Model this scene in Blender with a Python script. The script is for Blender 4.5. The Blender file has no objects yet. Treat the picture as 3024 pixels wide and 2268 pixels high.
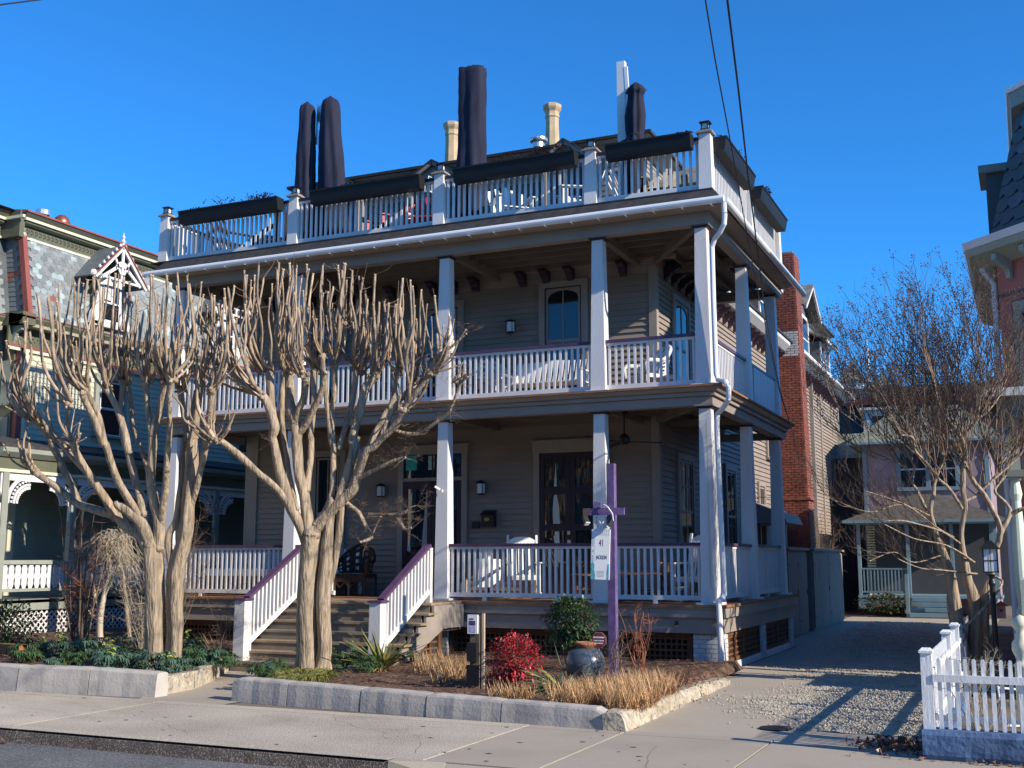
import bpy, bmesh, math, random
from math import sin, cos, pi, radians, sqrt, atan2
from mathutils import Vector, Matrix, noise
random.seed(7)
R = random.random
def U(a, b): return a + (b - a) * random.random()
SC = bpy.context.scene
COL = SC.collection
# ---------------------------------------------------------------- camera
cam_d = bpy.data.cameras.new('camera'); cam = bpy.data.objects.new('camera', cam_d); COL.objects.link(cam)
cam_d.sensor_width = 36.0; cam_d.lens = 40.0; cam_d.clip_start = 0.1; cam_d.clip_end = 3000
cam.location = (4.575, -18.059, 1.78)
cam.rotation_euler = (radians(90 + 8.698), 0, radians(24.3))
SC.camera = cam
# ---------------------------------------------------------------- sky and sun
SUN = Vector((1.93, -0.37, 1.0)).normalized()
EL = math.asin(SUN.z); AZ = atan2(SUN.x, SUN.y)
wd = bpy.data.worlds.new('World'); SC.world = wd; wd.use_nodes = True
nt = wd.node_tree; nt.nodes.clear()
sky = nt.nodes.new('ShaderNodeTexSky'); sky.sky_type = 'NISHITA'; sky.sun_disc = False
sky.sun_elevation = EL; sky.sun_rotation = AZ; sky.altitude = 2500; sky.air_density = 1.0; sky.dust_density = 0.0; sky.ozone_density = 2.0
hs = nt.nodes.new('ShaderNodeMix'); hs.data_type = 'RGBA'; hs.blend_type = 'MULTIPLY'; hs.inputs[0].default_value = 1.0; hs.inputs[7].default_value = (0.24, 0.96, 1.58, 1)
bg = nt.nodes.new('ShaderNodeBackground'); bg.inputs["Strength"].default_value = 0.115
wo = nt.nodes.new('ShaderNodeOutputWorld')
nt.links.new(sky.outputs[0], hs.inputs[6]); nt.links.new(hs.outputs[2], bg.inputs[0]); nt.links.new(bg.outputs[0], wo.inputs[0])
sd = bpy.data.lights.new('sun', 'SUN'); sd.energy = 5.0; sd.angle = radians(0.5); sd.color = (1.0, 0.90, 0.76)
so = bpy.data.objects.new('sun', sd); COL.objects.link(so)
so.rotation_euler = SUN.to_track_quat('Z', 'Y').to_euler()
SC.view_settings.view_transform = 'Standard'; SC.view_settings.look = 'None'
SC.view_settings.exposure = 0.5; SC.view_settings.gamma = 1.0; SC.view_settings.use_curve_mapping = False

# ---------------------------------------------------------------- materials
def mat(name, col, rough=0.7, var=0.12, sc=2.0, bump=0.15, bsc=40.0, rnd=0.06, metal=0.0, stain=None, st_sc=1.5, st_amt=0.5,
        stretch=(1, 1, 1), spec=0.4, speck=None, speck_sc=120.0, alpha=None):
    m = bpy.data.materials.new(name); m.use_nodes = True
    n = m.node_tree.nodes; l = m.node_tree.links; b = n['Principled BSDF']
    b.inputs['Roughness'].default_value = rough; b.inputs['Metallic'].default_value = metal
    b.inputs['Specular IOR Level'].default_value = spec
    geo = n.new('ShaderNodeNewGeometry'); mp = n.new('ShaderNodeMapping'); mp.inputs['Scale'].default_value = stretch
    l.new(geo.outputs['Position'], mp.inputs[0])
    n1 = n.new('ShaderNodeTexNoise'); n1.inputs['Scale'].default_value = sc; n1.inputs['Detail'].default_value = 5
    l.new(mp.outputs[0], n1.inputs['Vector'])
    mr = n.new('ShaderNodeMapRange'); mr.inputs[1].default_value = 0.3; mr.inputs[2].default_value = 0.7
    mr.inputs[3].default_value = 1 - var; mr.inputs[4].default_value = 1 + var
    l.new(n1.outputs['Fac'], mr.inputs[0])
    oi = n.new('ShaderNodeObjectInfo'); mr2 = n.new('ShaderNodeMapRange'); mr2.inputs[3].default_value = 1 - rnd; mr2.inputs[4].default_value = 1 + rnd
    l.new(oi.outputs['Random'], mr2.inputs[0])
    mul = n.new('ShaderNodeMath'); mul.operation = 'MULTIPLY'; l.new(mr.outputs[0], mul.inputs[0]); l.new(mr2.outputs[0], mul.inputs[1])
    vm = n.new('ShaderNodeVectorMath'); vm.operation = 'SCALE'; l.new(mul.outputs[0], vm.inputs['Scale'])
    src = None
    if stain:
        n3 = n.new('ShaderNodeTexNoise'); n3.inputs['Scale'].default_value = st_sc; n3.inputs['Detail'].default_value = 8; n3.inputs['Roughness'].default_value = 0.65
        l.new(mp.outputs[0], n3.inputs['Vector'])
        r3 = n.new('ShaderNodeMapRange'); r3.inputs[1].default_value = 0.5; r3.inputs[2].default_value = 0.72; r3.inputs[4].default_value = st_amt
        l.new(n3.outputs['Fac'], r3.inputs[0])
        mx = n.new('ShaderNodeMix'); mx.data_type = 'RGBA'; mx.inputs[6].default_value = (*col, 1); mx.inputs[7].default_value = (*stain, 1)
        l.new(r3.outputs[0], mx.inputs[0]); src = mx.outputs[2]
    if speck:
        n4 = n.new('ShaderNodeTexNoise'); n4.inputs['Scale'].default_value = speck_sc; n4.inputs['Detail'].default_value = 2
        l.new(geo.outputs['Position'], n4.inputs['Vector'])
        r4 = n.new('ShaderNodeMapRange'); r4.inputs[1].default_value = 0.52; r4.inputs[2].default_value = 0.62
        l.new(n4.outputs['Fac'], r4.inputs[0])
        mx2 = n.new('ShaderNodeMix'); mx2.data_type = 'RGBA'; mx2.inputs[6].default_value = (*col, 1); mx2.inputs[7].default_value = (*speck, 1)
        if src: l.new(src, mx2.inputs[6])
        l.new(r4.outputs[0], mx2.inputs[0]); src = mx2.outputs[2]
    if src: l.new(src, vm.inputs[0])
    else: vm.inputs[0].default_value = col
    l.new(vm.outputs[0], b.inputs['Base Color'])
    if bump:
        n2 = n.new('ShaderNodeTexNoise'); n2.inputs['Scale'].default_value = bsc; n2.inputs['Detail'].default_value = 3
        l.new(mp.outputs[0], n2.inputs['Vector'])
        bp = n.new('ShaderNodeBump'); bp.inputs['Strength'].default_value = bump; bp.inputs['Distance'].default_value = 0.03 if name == 'smooth_bark' else 0.01
        l.new(n2.outputs['Fac'], bp.inputs['Height']); l.new(bp.outputs[0], b.inputs['Normal'])
    return m
def glass(name, col=(0.012, 0.014, 0.018), rough=0.03):
    m = bpy.data.materials.new(name); m.use_nodes = True
    n = m.node_tree.nodes; l = m.node_tree.links; b = n['Principled BSDF']
    b.inputs['Base Color'].default_value = (*col, 1); b.inputs['Roughness'].default_value = rough; b.inputs['Specular IOR Level'].default_value = 0.9
    t = n.new('ShaderNodeTexNoise'); t.inputs['Scale'].default_value = 1.6
    bp = n.new('ShaderNodeBump'); bp.inputs['Strength'].default_value = 0.08; bp.inputs['Distance'].default_value = 0.05
    l.new(t.outputs['Fac'], bp.inputs['Height']); l.new(bp.outputs[0], b.inputs['Normal'])
    return m
M = {}
M['siding'] = mat('taupe_siding_paint', (0.275, 0.222, 0.182), .62, .07, 1.2, .12, 25, .05, stretch=(1, 1, 4), stain=(.24, .21, .18), st_sc=.8, st_amt=.35)
M['trim'] = mat('taupe_trim_paint', (0.295, 0.252, 0.215), .55, .08, 1.5, .1, 30, .04, stain=(.20, .18, .155), st_sc=1.2, st_amt=.5)
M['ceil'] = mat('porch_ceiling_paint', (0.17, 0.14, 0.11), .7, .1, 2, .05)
M['white'] = mat('white_paint', (0.66, 0.645, 0.63), .5, .05, 3, .25, 55, .03, stretch=(1, 1, .25), stain=(.55, .55, .53), st_sc=2.5, st_amt=.4)
M['rail'] = mat('white_rail_paint', (0.66, 0.65, 0.64), .5, .06, 4, .08, 60, .04)
M['purple'] = mat('purple_rail_paint', (0.085, 0.045, 0.095), .45, .15, 4, .1, 40, .05)
M['dark'] = mat('dark_plum_paint', (0.026, 0.015, 0.027), .5, .15, 3, .05)
M['bracket'] = mat('bracket_paint', (0.035, 0.018, 0.035), .5, .1)
M['deckwood'] = mat('deck_boards', (0.25, 0.125, 0.065), .75, .25, 5, .2, 40, .1, stretch=(1, 6, 1))
M['step'] = mat('step_paint', (0.18, 0.155, 0.125), .75, .15, 2, .15, 30, .05, stain=(.33, .27, .19), st_sc=3, st_amt=.6)
M['nosing'] = mat('worn_nosing', (0.27, 0.20, 0.13), .75, .25, 6, .2, 30, .08)
M['lattice'] = mat('brown_lattice', (0.13, 0.058, 0.026), .75, .25, 6, .1, 40, .12)
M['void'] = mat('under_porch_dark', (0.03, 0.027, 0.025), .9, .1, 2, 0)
M['pier'] = mat('painted_brick', (0.55, 0.555, 0.56), .7, .12, 5, .5, 45, .1, stain=(.3, .3, .29), st_sc=5, st_amt=.5)
M['piermortar'] = mat('painted_mortar', (0.42, 0.42, 0.41), .8, .15, 5, .4, 50)
M['brick'] = mat('red_brick', (0.19, 0.062, 0.044), .85, .35, 9, .5, 50, .28, stain=(.12, .04, .03), st_sc=6, st_amt=.6)
M['mortar'] = mat('pale_mortar', (0.27, 0.18, 0.14), .9, .2, 8, .4, 60)
M['shingle'] = mat('dark_asphalt_shingle', (0.035, 0.034, 0.036), .8, .35, 8, .3, 80, .25)
M['slate'] = mat('mansard_slate', (0.10, 0.115, 0.12), .6, .25, 3, .2, 30, .35)
M['gutter'] = mat('white_gutter_metal', (0.72, 0.73, 0.74), .35, .05, 2, .03, 20, .02, spec=.6)
M['black'] = mat('black_planter_plastic', (0.006, 0.0065, 0.008), .6, .2, 4, .05, 30, .05)
M['lblack'] = mat('black_metal', (0.015, 0.015, 0.017), .4, .1, 4, .0)
M['navy'] = mat('navy_canvas', (0.020, 0.022, 0.042), .8, .2, 5, .4, 18, .05, stretch=(1, 1, .3), spec=.2)
M['steel'] = mat('galvanised_metal', (0.55, 0.55, 0.56), .35, .1, 4, .1, 20, .03, metal=.8)
M['glass'] = glass('window_glass')
M['curtain'] = mat('pale_curtain', (0.36, 0.36, 0.36), .9, .2, 12, .3, 20, stretch=(6, 1, .3))
M['lanternglass'] = mat('lantern_glass', (0.62, 0.64, 0.62), .2, .1, 8, 0)
M['wicker_d'] = mat('dark_wicker', (0.045, 0.024, 0.016), .7, .3, 30, .5, 60)
M['wicker_w'] = mat('white_wicker', (0.62, 0.62, 0.60), .65, .15, 30, .5, 60)
M['chairw'] = mat('white_chair_paint', (0.76, 0.77, 0.76), .4, .05, 4, .05)
M['tan'] = mat('tan_chimney', (0.50, 0.37, 0.22), .75, .15, 4, .3, 25, stain=(.36, .25, .14), st_sc=3, st_amt=.6)
M['conc'] = mat('pavement_concrete', (0.40, 0.345, 0.27), .9, .16, .8, .9, 70, .05, stain=(.25, .215, .17), st_sc=1.1, st_amt=.7, speck=(.56, .50, .41), speck_sc=55)
M['conc2'] = mat('driveway_concrete', (0.36, 0.31, 0.24), .9, .12, .9, .3, 90, .05, stain=(.22, .195, .165), st_sc=.9, st_amt=.6, speck=(.37, .33, .28), speck_sc=90)
M['kerb'] = mat('kerb_aggregate', (0.10, 0.078, 0.066), .9, .3, 6, .8, 60, .04, speck=(.26, .22, .18), speck_sc=60)
M['asphalt'] = mat('road_asphalt', (0.10, 0.10, 0.102), .9, .15, 1.5, .9, 70, .0, speck=(.24, .235, .23), speck_sc=65)
M['wallc'] = mat('weathered_concrete_block', (0.42, 0.385, 0.34), .85, .14, 2.5, .5, 28, .05, stain=(.24, .23, .22), st_sc=3.2, st_amt=.75)
M['curby'] = mat('lichen_concrete', (0.40, 0.35, 0.27), .9, .3, 7, 1.0, 25, .12, stain=(.40, .29, .12), st_sc=3, st_amt=.7, speck=(.24, .21, .17), speck_sc=22)
M['mulch'] = mat('bark_mulch', (0.095, 0.055, 0.036), .95, .5, 9, 1.0, 40, 0, stain=(.20, .13, .08), st_sc=18, st_amt=.8)
M['gravelbase'] = mat('gravel_base', (0.34, 0.30, 0.235), .9, .3, 14, 1.0, 50, 0, speck=(.52, .47, .38), speck_sc=30)
M['stone'] = mat('gravel_stones', (0.44, 0.40, 0.32), .85, .3, 3, .2, 40, .3)
M['soil'] = mat('yard_ground', (0.16, 0.13, 0.10), .95, .3, 1, .5, 20)
M['bark'] = mat('smooth_bark', (0.34, 0.26, 0.18), .8, .40, 16, 1.0, 34, .05, stretch=(1, 1, .13), stain=(.11, .10, .06), st_sc=24, st_amt=1.0)
M['bark2'] = mat('shoot_bark', (0.33, 0.25, 0.175), .75, .35, 9, .6, 30, .28, stretch=(1, 1, .5), stain=(.13, .085, .06), st_sc=16, st_amt=.95)
M['cut'] = mat('cut_wood', (0.58, 0.42, 0.24), .8, .1)
M['twig'] = mat('grey_brown_twig', (0.17, 0.12, 0.085), .8, .3, 6, .3, 30, .1)
M['twigl'] = mat('pale_twig', (0.36, 0.30, 0.22), .8, .25, 6, .3, 30, .1)
M['seed'] = mat('dry_seed_heads', (0.085, 0.055, 0.045), .9, .4, 8, 0)
def leafmat(name, c, var=.35, sc=8):
    return mat(name, c, .45, var, sc, 0, 40, .2, spec=.5)
M['leaf'] = leafmat('dark_green_leaf', (0.042, 0.085, 0.026))
M['leafb'] = leafmat('bluish_green_leaf', (0.06, 0.115, 0.075))
M['leafy'] = leafmat('lime_green_leaf', (0.38, 0.46, 0.09))
M['leafr'] = leafmat('red_leaf', (0.42, 0.035, 0.045), .5, 14)
M['grassy'] = leafmat('yellow_green_blade', (0.22, 0.21, 0.05))
M['straw'] = leafmat('straw_grass', (0.50, 0.31, 0.15), .35, 12)
M['deadbrown'] = leafmat('dead_brown_leaf', (0.16, 0.075, 0.045), .4, 12)

# ---------------------------------------------------------------- mesh helpers
class MB:
    def __init__(s): s.v = []; s.f = []
    def q(s, pts):
        i = len(s.v); s.v += [tuple(p) for p in pts]; s.f.append(tuple(range(i, i + len(pts)))); return s
    def hexa(s, b, t):   # bottom 4, top 4, ccw
        i = len(s.v); s.v += [tuple(p) for p in b] + [tuple(p) for p in t]
        s.f += [(i + 3, i + 2, i + 1, i), (i + 4, i + 5, i + 6, i + 7), (i, i + 1, i + 5, i + 4), (i + 1, i + 2, i + 6, i + 5), (i + 2, i + 3, i + 7, i + 6), (i + 3, i, i + 4, i + 7)]
        return s
    def box(s, x0, x1, y0, y1, z0, z1):
        return s.hexa([(x0, y0, z0), (x1, y0, z0), (x1, y1, z0), (x0, y1, z0)], [(x0, y0, z1), (x1, y0, z1), (x1, y1, z1), (x0, y1, z1)])
    def taper(s, cx, cy, z0, z1, w0, w1, d0=None, d1=None):
        d0 = d0 or w0; d1 = d1 or w1
        a, b, c, d = w0 / 2, d0 / 2, w1 / 2, d1 / 2
        return s.hexa([(cx - a, cy - b, z0), (cx + a, cy - b, z0), (cx + a, cy + b, z0), (cx - a, cy + b, z0)], [(cx - c, cy - d, z1), (cx + c, cy - d, z1), (cx + c, cy + d, z1), (cx - c, cy + d, z1)])
    def prism(s, poly, ax, a, b):   # poly in the other two axes
        def P(p, t):
            return (t, p[0], p[1]) if ax == 0 else ((p[0], t, p[1]) if ax == 1 else (p[0], p[1], t))
        i = len(s.v); n = len(poly)
        s.v += [P(p, a) for p in poly] + [P(p, b) for p in poly]
        s.f.append(tuple(i + k for k in range(n))); s.f.append(tuple(i + n + k for k in reversed(range(n))))
        for k in range(n):
            k2 = (k + 1) % n; s.f.append((i + k, i + n + k, i + n + k2, i + k2))
        return s
    def beam(s, p, q, w, h, up=(0, 0, 1)):   # board from p to q
        p = Vector(p); q = Vector(q); d = (q - p).normalized(); u = Vector(up)
        r = d.cross(u)
        if r.length < 1e-4: r = d.cross(Vector((1, 0, 0)))
        r.normalize(); u = r.cross(d).normalized(); r = r * w / 2; u = u * h / 2
        return s.hexa([p - r - u, p + r - u, q + r - u, q - r - u], [p - r + u, p + r + u, q + r + u, q - r + u])
    def tube(s, pts, rad, n=6, cap=True):
        pts = [Vector(p) for p in pts]
        if not isinstance(rad, (list, tuple)): rad = [rad] * len(pts)
        i0 = len(s.v); ref = None
        for k, p in enumerate(pts):
            d = (pts[min(k + 1, len(pts) - 1)] - pts[max(k - 1, 0)])
            d = d.normalized() if d.length > 1e-9 else Vector((0, 0, 1))
            if ref is None: ref = Vector((1, 0, 0)) if abs(d.x) < .8 else Vector((0, 1, 0))
            a = d.cross(ref)
            if a.length < 1e-5: a = d.cross(Vector((0, 1, 0)))
            a.normalize(); b = d.cross(a); ref = b.cross(d) if False else ref
            for j in range(n):
                t = 2 * pi * j / n; s.v.append(tuple(p + a * cos(t) * rad[k] + b * sin(t) * rad[k]))
        for k in range(len(pts) - 1):
            for j in range(n):
                j2 = (j + 1) % n
                s.f.append((i0 + k * n + j, i0 + k * n + j2, i0 + (k + 1) * n + j2, i0 + (k + 1) * n + j))
        if cap:
            s.f.append(tuple(i0 + j for j in reversed(range(n)))); s.f.append(tuple(i0 + (len(pts) - 1) * n + j for j in range(n)))
        return s
    def lathe(s, prof, c=(0, 0, 0), n=16):
        i0 = len(s.v)
        for r, z in prof:
            for j in range(n): s.v.append((c[0] + r * cos(2 * pi * j / n), c[1] + r * sin(2 * pi * j / n), c[2] + z))
        for k in range(len(prof) - 1):
            for j in range(n):
                j2 = (j + 1) % n; s.f.append((i0 + k * n + j, i0 + k * n + j2, i0 + (k + 1) * n + j2, i0 + (k + 1) * n + j))
        s.f.append(tuple(i0 + j for j in reversed(range(n)))); s.f.append(tuple(i0 + (len(prof) - 1) * n + j for j in range(n)))
        return s
    def mesh(s, name, m, smooth=False):
        me = bpy.data.meshes.new(name); me.from_pydata(s.v, [], s.f); me.materials.append(m if not isinstance(m, str) else M[m])
        if smooth: me.shade_smooth()
        me.update(); return me
    def build(s, name, m, parent=None, smooth=False, **kw):
        return ob(name, s.mesh(name, m, smooth), parent, **kw)
WL = {}   # world location of empties
def ob(name, me, parent=None, loc=None, kind=None, label=None):
    o = bpy.data.objects.new(name, me); COL.objects.link(o)
    if loc: o.location = loc
    if parent:
        o.parent = parent
        if parent.name in WL: o.matrix_parent_inverse = Matrix.Translation(-Vector(WL[parent.name]))
    if kind: o['kind'] = kind
    if label: o['label'] = label
    return o
def tag(o, label, cat, group=None, kind=None):
    o['label'] = label; o['category'] = cat
    if group: o['group'] = group
    if kind: o['kind'] = kind
    return o
def thing(name, loc, label, cat, group=None, local=False, rz=0):
    """Empty at the thing's base. local=True: parts are written in its own coordinates."""
    o = bpy.data.objects.new(name, None); COL.objects.link(o); o.location = loc; o.rotation_euler = (0, 0, rz); o.empty_display_size = .1
    if not local: WL[o.name] = tuple(loc)
    tag(o, label, cat, group); return o
def struct(name, mb, m, parent=None, **kw):
    o = mb.build(name, m, parent, **kw)
    if not parent: o['kind'] = 'structure'
    return o
def copy_tree(o, loc=None, rz=None, label=None, parent=None):
    c = o.copy(); COL.objects.link(c)
    if parent: c.parent = parent
    if loc is not None: c.location = loc
    if rz is not None: c.rotation_euler = (0, 0, rz)
    if label: c['label'] = label
    for ch in list(o.children): copy_tree(ch, parent=c)
    return c
_cube = {}
def bx(name, m, parent, x0, x1, y0, y1, z0, z1, label=None):
    """a board: shared unit cube, scaled"""
    if m not in _cube: _cube[m] = MB().box(-.5, .5, -.5, .5, -.5, .5).mesh('board', m)
    o = ob(name, _cube[m], parent, ((x0 + x1) / 2, (y0 + y1) / 2, (z0 + z1) / 2), label=label)
    o.scale = (x1 - x0, y1 - y0, z1 - z0); return o
# ================================================================ GROUND
struct('ground', MB().q([(-400, -60, -.2), (400, -60, -.2), (400, 900, -.2), (-400, 900, -.2)]), 'soil')
struct('road', MB().q([(-90, -45, -.13), (90, -45, -.13), (90, -8.93, -.13), (-90, -8.93, -.13)]), 'asphalt')
yard = MB().box(-90, 90, -6.35, 60, -.19, -.012)
struct('yard_ground', yard, 'soil')
# pavement slabs, each with its own recessed joints
pave = struct('pavement', MB().box(-60, 3.0 + 40, -8.80, -6.36, -.19, -.02), 'kerb')
xs = [-60, -40, -26, -16.2, -10.6, -5.5, -.48, .62, 2.14, 7, 12, 20, 30, 43]
for i in range(len(xs) - 1):
    a, b = xs[i] + .011, xs[i + 1] - .011
    m = 'conc' if b < 0 else 'conc2'
    y0 = -8.79 if b < 0 else -8.79
    MB().box(a, b, y0, -6.61, -.018, 0.0).build('slab', m, pave)
    MB().box(a, b, -6.59, -6.36, -.018, -.001).build('slab', m, pave)
kb = struct('kerb', MB().box(-60, -.75, -8.93, -8.80, -.19, -.025), 'kerb')
ks = [-60, -45, -30, -20, -14, -9.8, -5.32, -5.24, -.75]
for i in range(len(ks) - 1):
    a, b = ks[i] + .006, ks[i + 1] - .006
    mb = MB().hexa([(a, -8.975, -.18), (b, -8.975, -.18), (b, -8.79, -.18), (a, -8.79, -.18)], [(a, -8.94, -.022), (b, -8.94, -.022), (b, -8.797, .004), (a, -8.797, .004)])
    mb.build('kerb_stone', 'kerb', kb)
    MB().box(a, b, -8.935, -8.797, .0055, .008).build('kerb_top', 'conc', kb)
# dropped kerb by the driveway
mb = MB().hexa([(-.75, -8.975, -.18), (-.25, -8.975, -.18), (-.25, -8.79, -.18), (-.75, -8.79, -.18)], [(-.75, -8.94, .0), (-.25, -8.94, -.1), (-.25, -8.797, -.0), (-.75, -8.797, .004)])
mb.build('kerb_stone', 'conc2', kb)
MB().hexa([(-.25, -8.975, -.18), (4.6, -8.975, -.18), (4.6, -8.79, -.18), (-.25, -8.79, -.18)], [(-.25, -8.95, -.11), (4.6, -8.95, -.11), (4.6, -8.797, -.01), (-.25, -8.797, -.01)]).build('kerb_stone', 'conc2', kb)
# driveway: concrete strip, then loose gravel
dr = MB().q([(-.6, -6.36, -.004), (3.45, -6.36, -.004), (3.45, -4.4, -.004), (-.6, -4.4, -.004)])
struct('driveway', MB().q([(.1, -6.36, -.004), (3.6, -6.36, -.004), (3.6, 19.2, -.004), (-.6, 19.2, -.004), (-.6, 6, -.004), (.1, 6, -.004)]), 'conc2')
gp = []
for k in range(61):
    t = k / 60; y = -5.3 + t * 23
    xl = 1.55 - .25 * sin(y * 1.3) + .12 * sin(y * 4.1) + (.75 if y < -4.2 else 0) * max(0, (-4.2 - y)) - .03 * y
    if y > 4: xl = 1.3 - .07 * (y - 4) + .1 * sin(y * 3)
    gp.append((xl, y))
g = MB()
for (x0, y0), (x1, y1) in zip(gp[:-1], gp[1:]):
    g.q([(x0, y0, .001), (3.58, y0, .001), (3.58, y1, .001), (x1, y1, .001)])
struct('gravel_bed', g, 'gravelbase')
st = MB()
def pebble(mb, x, y, z, r):
    i = len(mb.v); a = U(0, pi)
    for k in range(4):
        t = a + k * pi / 2 + U(-.3, .3); mb.v.append((x + r * cos(t), y + r * sin(t), z - r * .1))
    mb.v.append((x + U(-.3, .3) * r, y + U(-.3, .3) * r, z + r * U(.5, .9)))
    for k in range(4): mb.f.append((i + k, i + (k + 1) % 4, i + 4))
for _ in range(26000):
    y = -5.6 + (R() ** 1.7) * 22
    k = min(59, max(0, int((y + 5.3) / 23 * 60))); xl = gp[k][0]
    x = U(xl - .05, 3.5) if R() < .93 else xl - abs(random.gauss(0, .35))
    if x < .2: continue
    pebble(st, x, y, .004, U(.008, .022))
st.build('gravel', 'stone', kind='stuff'); bpy.data.objects['gravel']['label'] = 'loose pale gravel over the driveway'; bpy.data.objects['gravel']['category'] = 'gravel'
struct('path', MB().q([(-5.95, -6.36, .0), (-4.6, -6.36, .0), (-4.3, -2.9, .0), (-7.6, -2.9, .0)]), 'conc2')
# hairline cracks and small stains on the pavement
ck = MB(); random.seed(4)
for (x, y, dx, dy, n) in ((-6.8, -6.9, .22, -.10, 22), (-3.4, -8.5, .18, .11, 20), (-9.5, -7.2, .25, -.05, 22), (-1.6, -7.0, .10, -.16, 12), (1.2, -7.2, .05, -.2, 9), (-2.8, -6.7, .15, -.09, 14)):
    for k in range(n):
        nx_, ny_ = x + dx * U(.4, 1), y + dy * U(.2, 1.4) + U(-.05, .05); L_ = sqrt((nx_ - x) ** 2 + (ny_ - y) ** 2) or 1; w_ = U(.0008, .0018); ox, oy = -(ny_ - y) / L_ * w_, (nx_ - x) / L_ * w_
        ck.q([(x - ox, y - oy, .004), (nx_ - ox, ny_ - oy, .004), (nx_ + ox, ny_ + oy, .004), (x + ox, y + oy, .004)]); x, y = nx_, ny_
        if not -8.75 < y < -6.4: break
ck.build('pavement_cracks', 'kerb', pave, kind='stuff')
gm = MB()
for _ in range(70):
    x, y, r = U(-14, 3), U(-8.7, -6.45), U(.008, .035); gm.q([(x + r * cos(a) * U(.7, 1.2), y + r * sin(a) * U(.5, .8), .0042) for a in [k * pi / 4 for k in range(8)]])
gm.build('pavement_spots', 'kerb', pave, kind='stuff')
# metal plate in driveway
o = MB().lathe([(.02, 0), (.17, 0), (.17, .012), (.02, .014)], (2.0, -5.6, 0), 14).build('utility_cover', 'lblack')
tag(o, 'small dark round utility cover set in the driveway concrete', 'cover')
# ---------------------------------------------------------------- planting beds (mulch)
def bed(name, x0, x1, y0, y1, z, seed, nx=60, ny=50, xe=None):
    mb = MB(); 
    for j in range(ny + 1):
        for i in range(nx + 1):
            y = y0 + (y1 - y0) * j / ny; x = x0 + ((xe(y) if xe else x1) - x0) * i / nx
            h = z + .05 * noise.noise((x * 1.1 + seed, y * 1.1, 0)) + .025 * noise.noise((x * 6, y * 6, seed)) + .03 * (R() - .5) * .5
            e = min(i, nx - i, j, ny - j)
            if e == 0: h = z - .12
            mb.v.append((x, y, h))
    for j in range(ny):
        for i in range(nx):
            a = j * (nx + 1) + i; mb.f.append((a, a + 1, a + nx + 2, a + nx + 1))
    return struct(name, mb, 'mulch')
bed('mulch_bed', -4.45, .33, -5.98, .2, .17, 3)
bed('mulch_bed_left', -16, -7.3, -6.02, 2.5, .2, 9)
bed('mulch_bed_mid', -7.4, -5.95, -6.02, -3.0, .2, 12, 20, 40, xe=lambda y: -6.03 if y < -5.5 else -6.05 - .50 * (y + 5.5))
# bark chips
ch = MB()
for _ in range(5200):
    if R() < .62: x, y = U(-4.4, .3), U(-5.85, -.3)
    else: x, y = U(-12, -6.0), U(-5.95, -2.6)
    s = U(.01, .035); a = U(0, pi); z = (.185 if x > -5 else .215) + .05 * noise.noise((x * 1.1 + (3 if x > -5 else 9), y * 1.1, 0)) + U(0, .02)
    dx, dy = cos(a) * s, sin(a) * s; w = .3
    ch.q([(x - dx - dy * w, y - dy + dx * w, z), (x - dx + dy * w, y - dy - dx * w, z + .004), (x + dx + dy * w, y + dy - dx * w, z + U(0, .02)), (x + dx - dy * w, y + dy + dx * w, z + U(0, .015))])
o = ch.build('bark_chips', 'deadbrown', kind='stuff'); tag(o, 'brown bark chips and fallen leaf litter over the planting beds', 'mulch')
# fallen leaves in the gutter and by the blue wall
lf = MB()
def litter(mb, cx, cy, rx, ry, n, z, s0=.015, s1=.04, up=.05):
    for _ in range(n):
        x = cx + random.gauss(0, rx); y = cy + random.gauss(0, ry); a = U(0, 2 * pi); s = U(s0, s1); t = U(0, up)
        dx, dy = cos(a) * s, sin(a) * s
        mb.q([(x - dx, y - dy, z + t * R()), (x + dy * .5, y - dx * .5, z + t * R()), (x + dx, y + dy, z + t * R()), (x - dy * .5, y + dx * .5, z + t * R())])
litter(lf, 3.35, -6.3, .2, .25, 420, .0, up=.10); litter(lf, -5.75, -8.99 - .1, .35, .03, 90, -.128); litter(lf, 4.4, -6.98, .5, .03, 60, .0)
litter(lf, .55, -4.6, .05, 1.0, 120, .0, .008, .02)
tag(lf.build('fallen_leaves', 'deadbrown', kind='stuff'), 'dry brown leaves gathered along the kerb and the blue wall', 'leaves')

# ---------------------------------------------------------------- low concrete walls
def rounded_block(x0, x1, yA, yB, h0, h1, d=.24, r0=0, r1=0):
    """front-wall block; front face leans slightly; rounded top edge"""
    mb = MB(); n = 9
    def prof(x, y, h):
        return [(x, y, -.01), (x, y + .015, h * .55), (x, y + .03, h - .03), (x, y + .045, h - .008), (x, y + .07, h), (x, y + d - .03, h), (x, y + d, h - .02), (x, y + d, -.01)]
    secs = []
    for k in range(n):
        t = k / (n - 1); x = x0 + (x1 - x0) * t; y = yA + (yB - yA) * t; h = h0 + (h1 - h0) * t
        e = 0
        if r1 and t > .9: h -= r1 * ((t - .9) / .1) ** 2
        if r0 and t < .1: h -= r0 * ((.1 - t) / .1) ** 2
        secs.append(prof(x, y + .004 * sin(k * 2.1 + x), h + .002 * sin(k * 3 + x)))
    m = len(secs[0])
    for s_ in secs: mb.v += s_
    for k in range(n - 1):
        for j in range(m - 1):
            a = k * m + j; mb.f.append((a, a + m, a + m + 1, a + 1))
    mb.f.append(tuple(range(m))); mb.f.append(tuple((n - 1) * m + j for j in reversed(range(m))))
    return mb
t = thing('garden_wall', (-2, -6.2, 0), 'low grey concrete block wall in front of the mulch bed beside the driveway', 'wall')
js = [-4.74, -3.85, -2.75, -1.83, -.85, .45]
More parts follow.
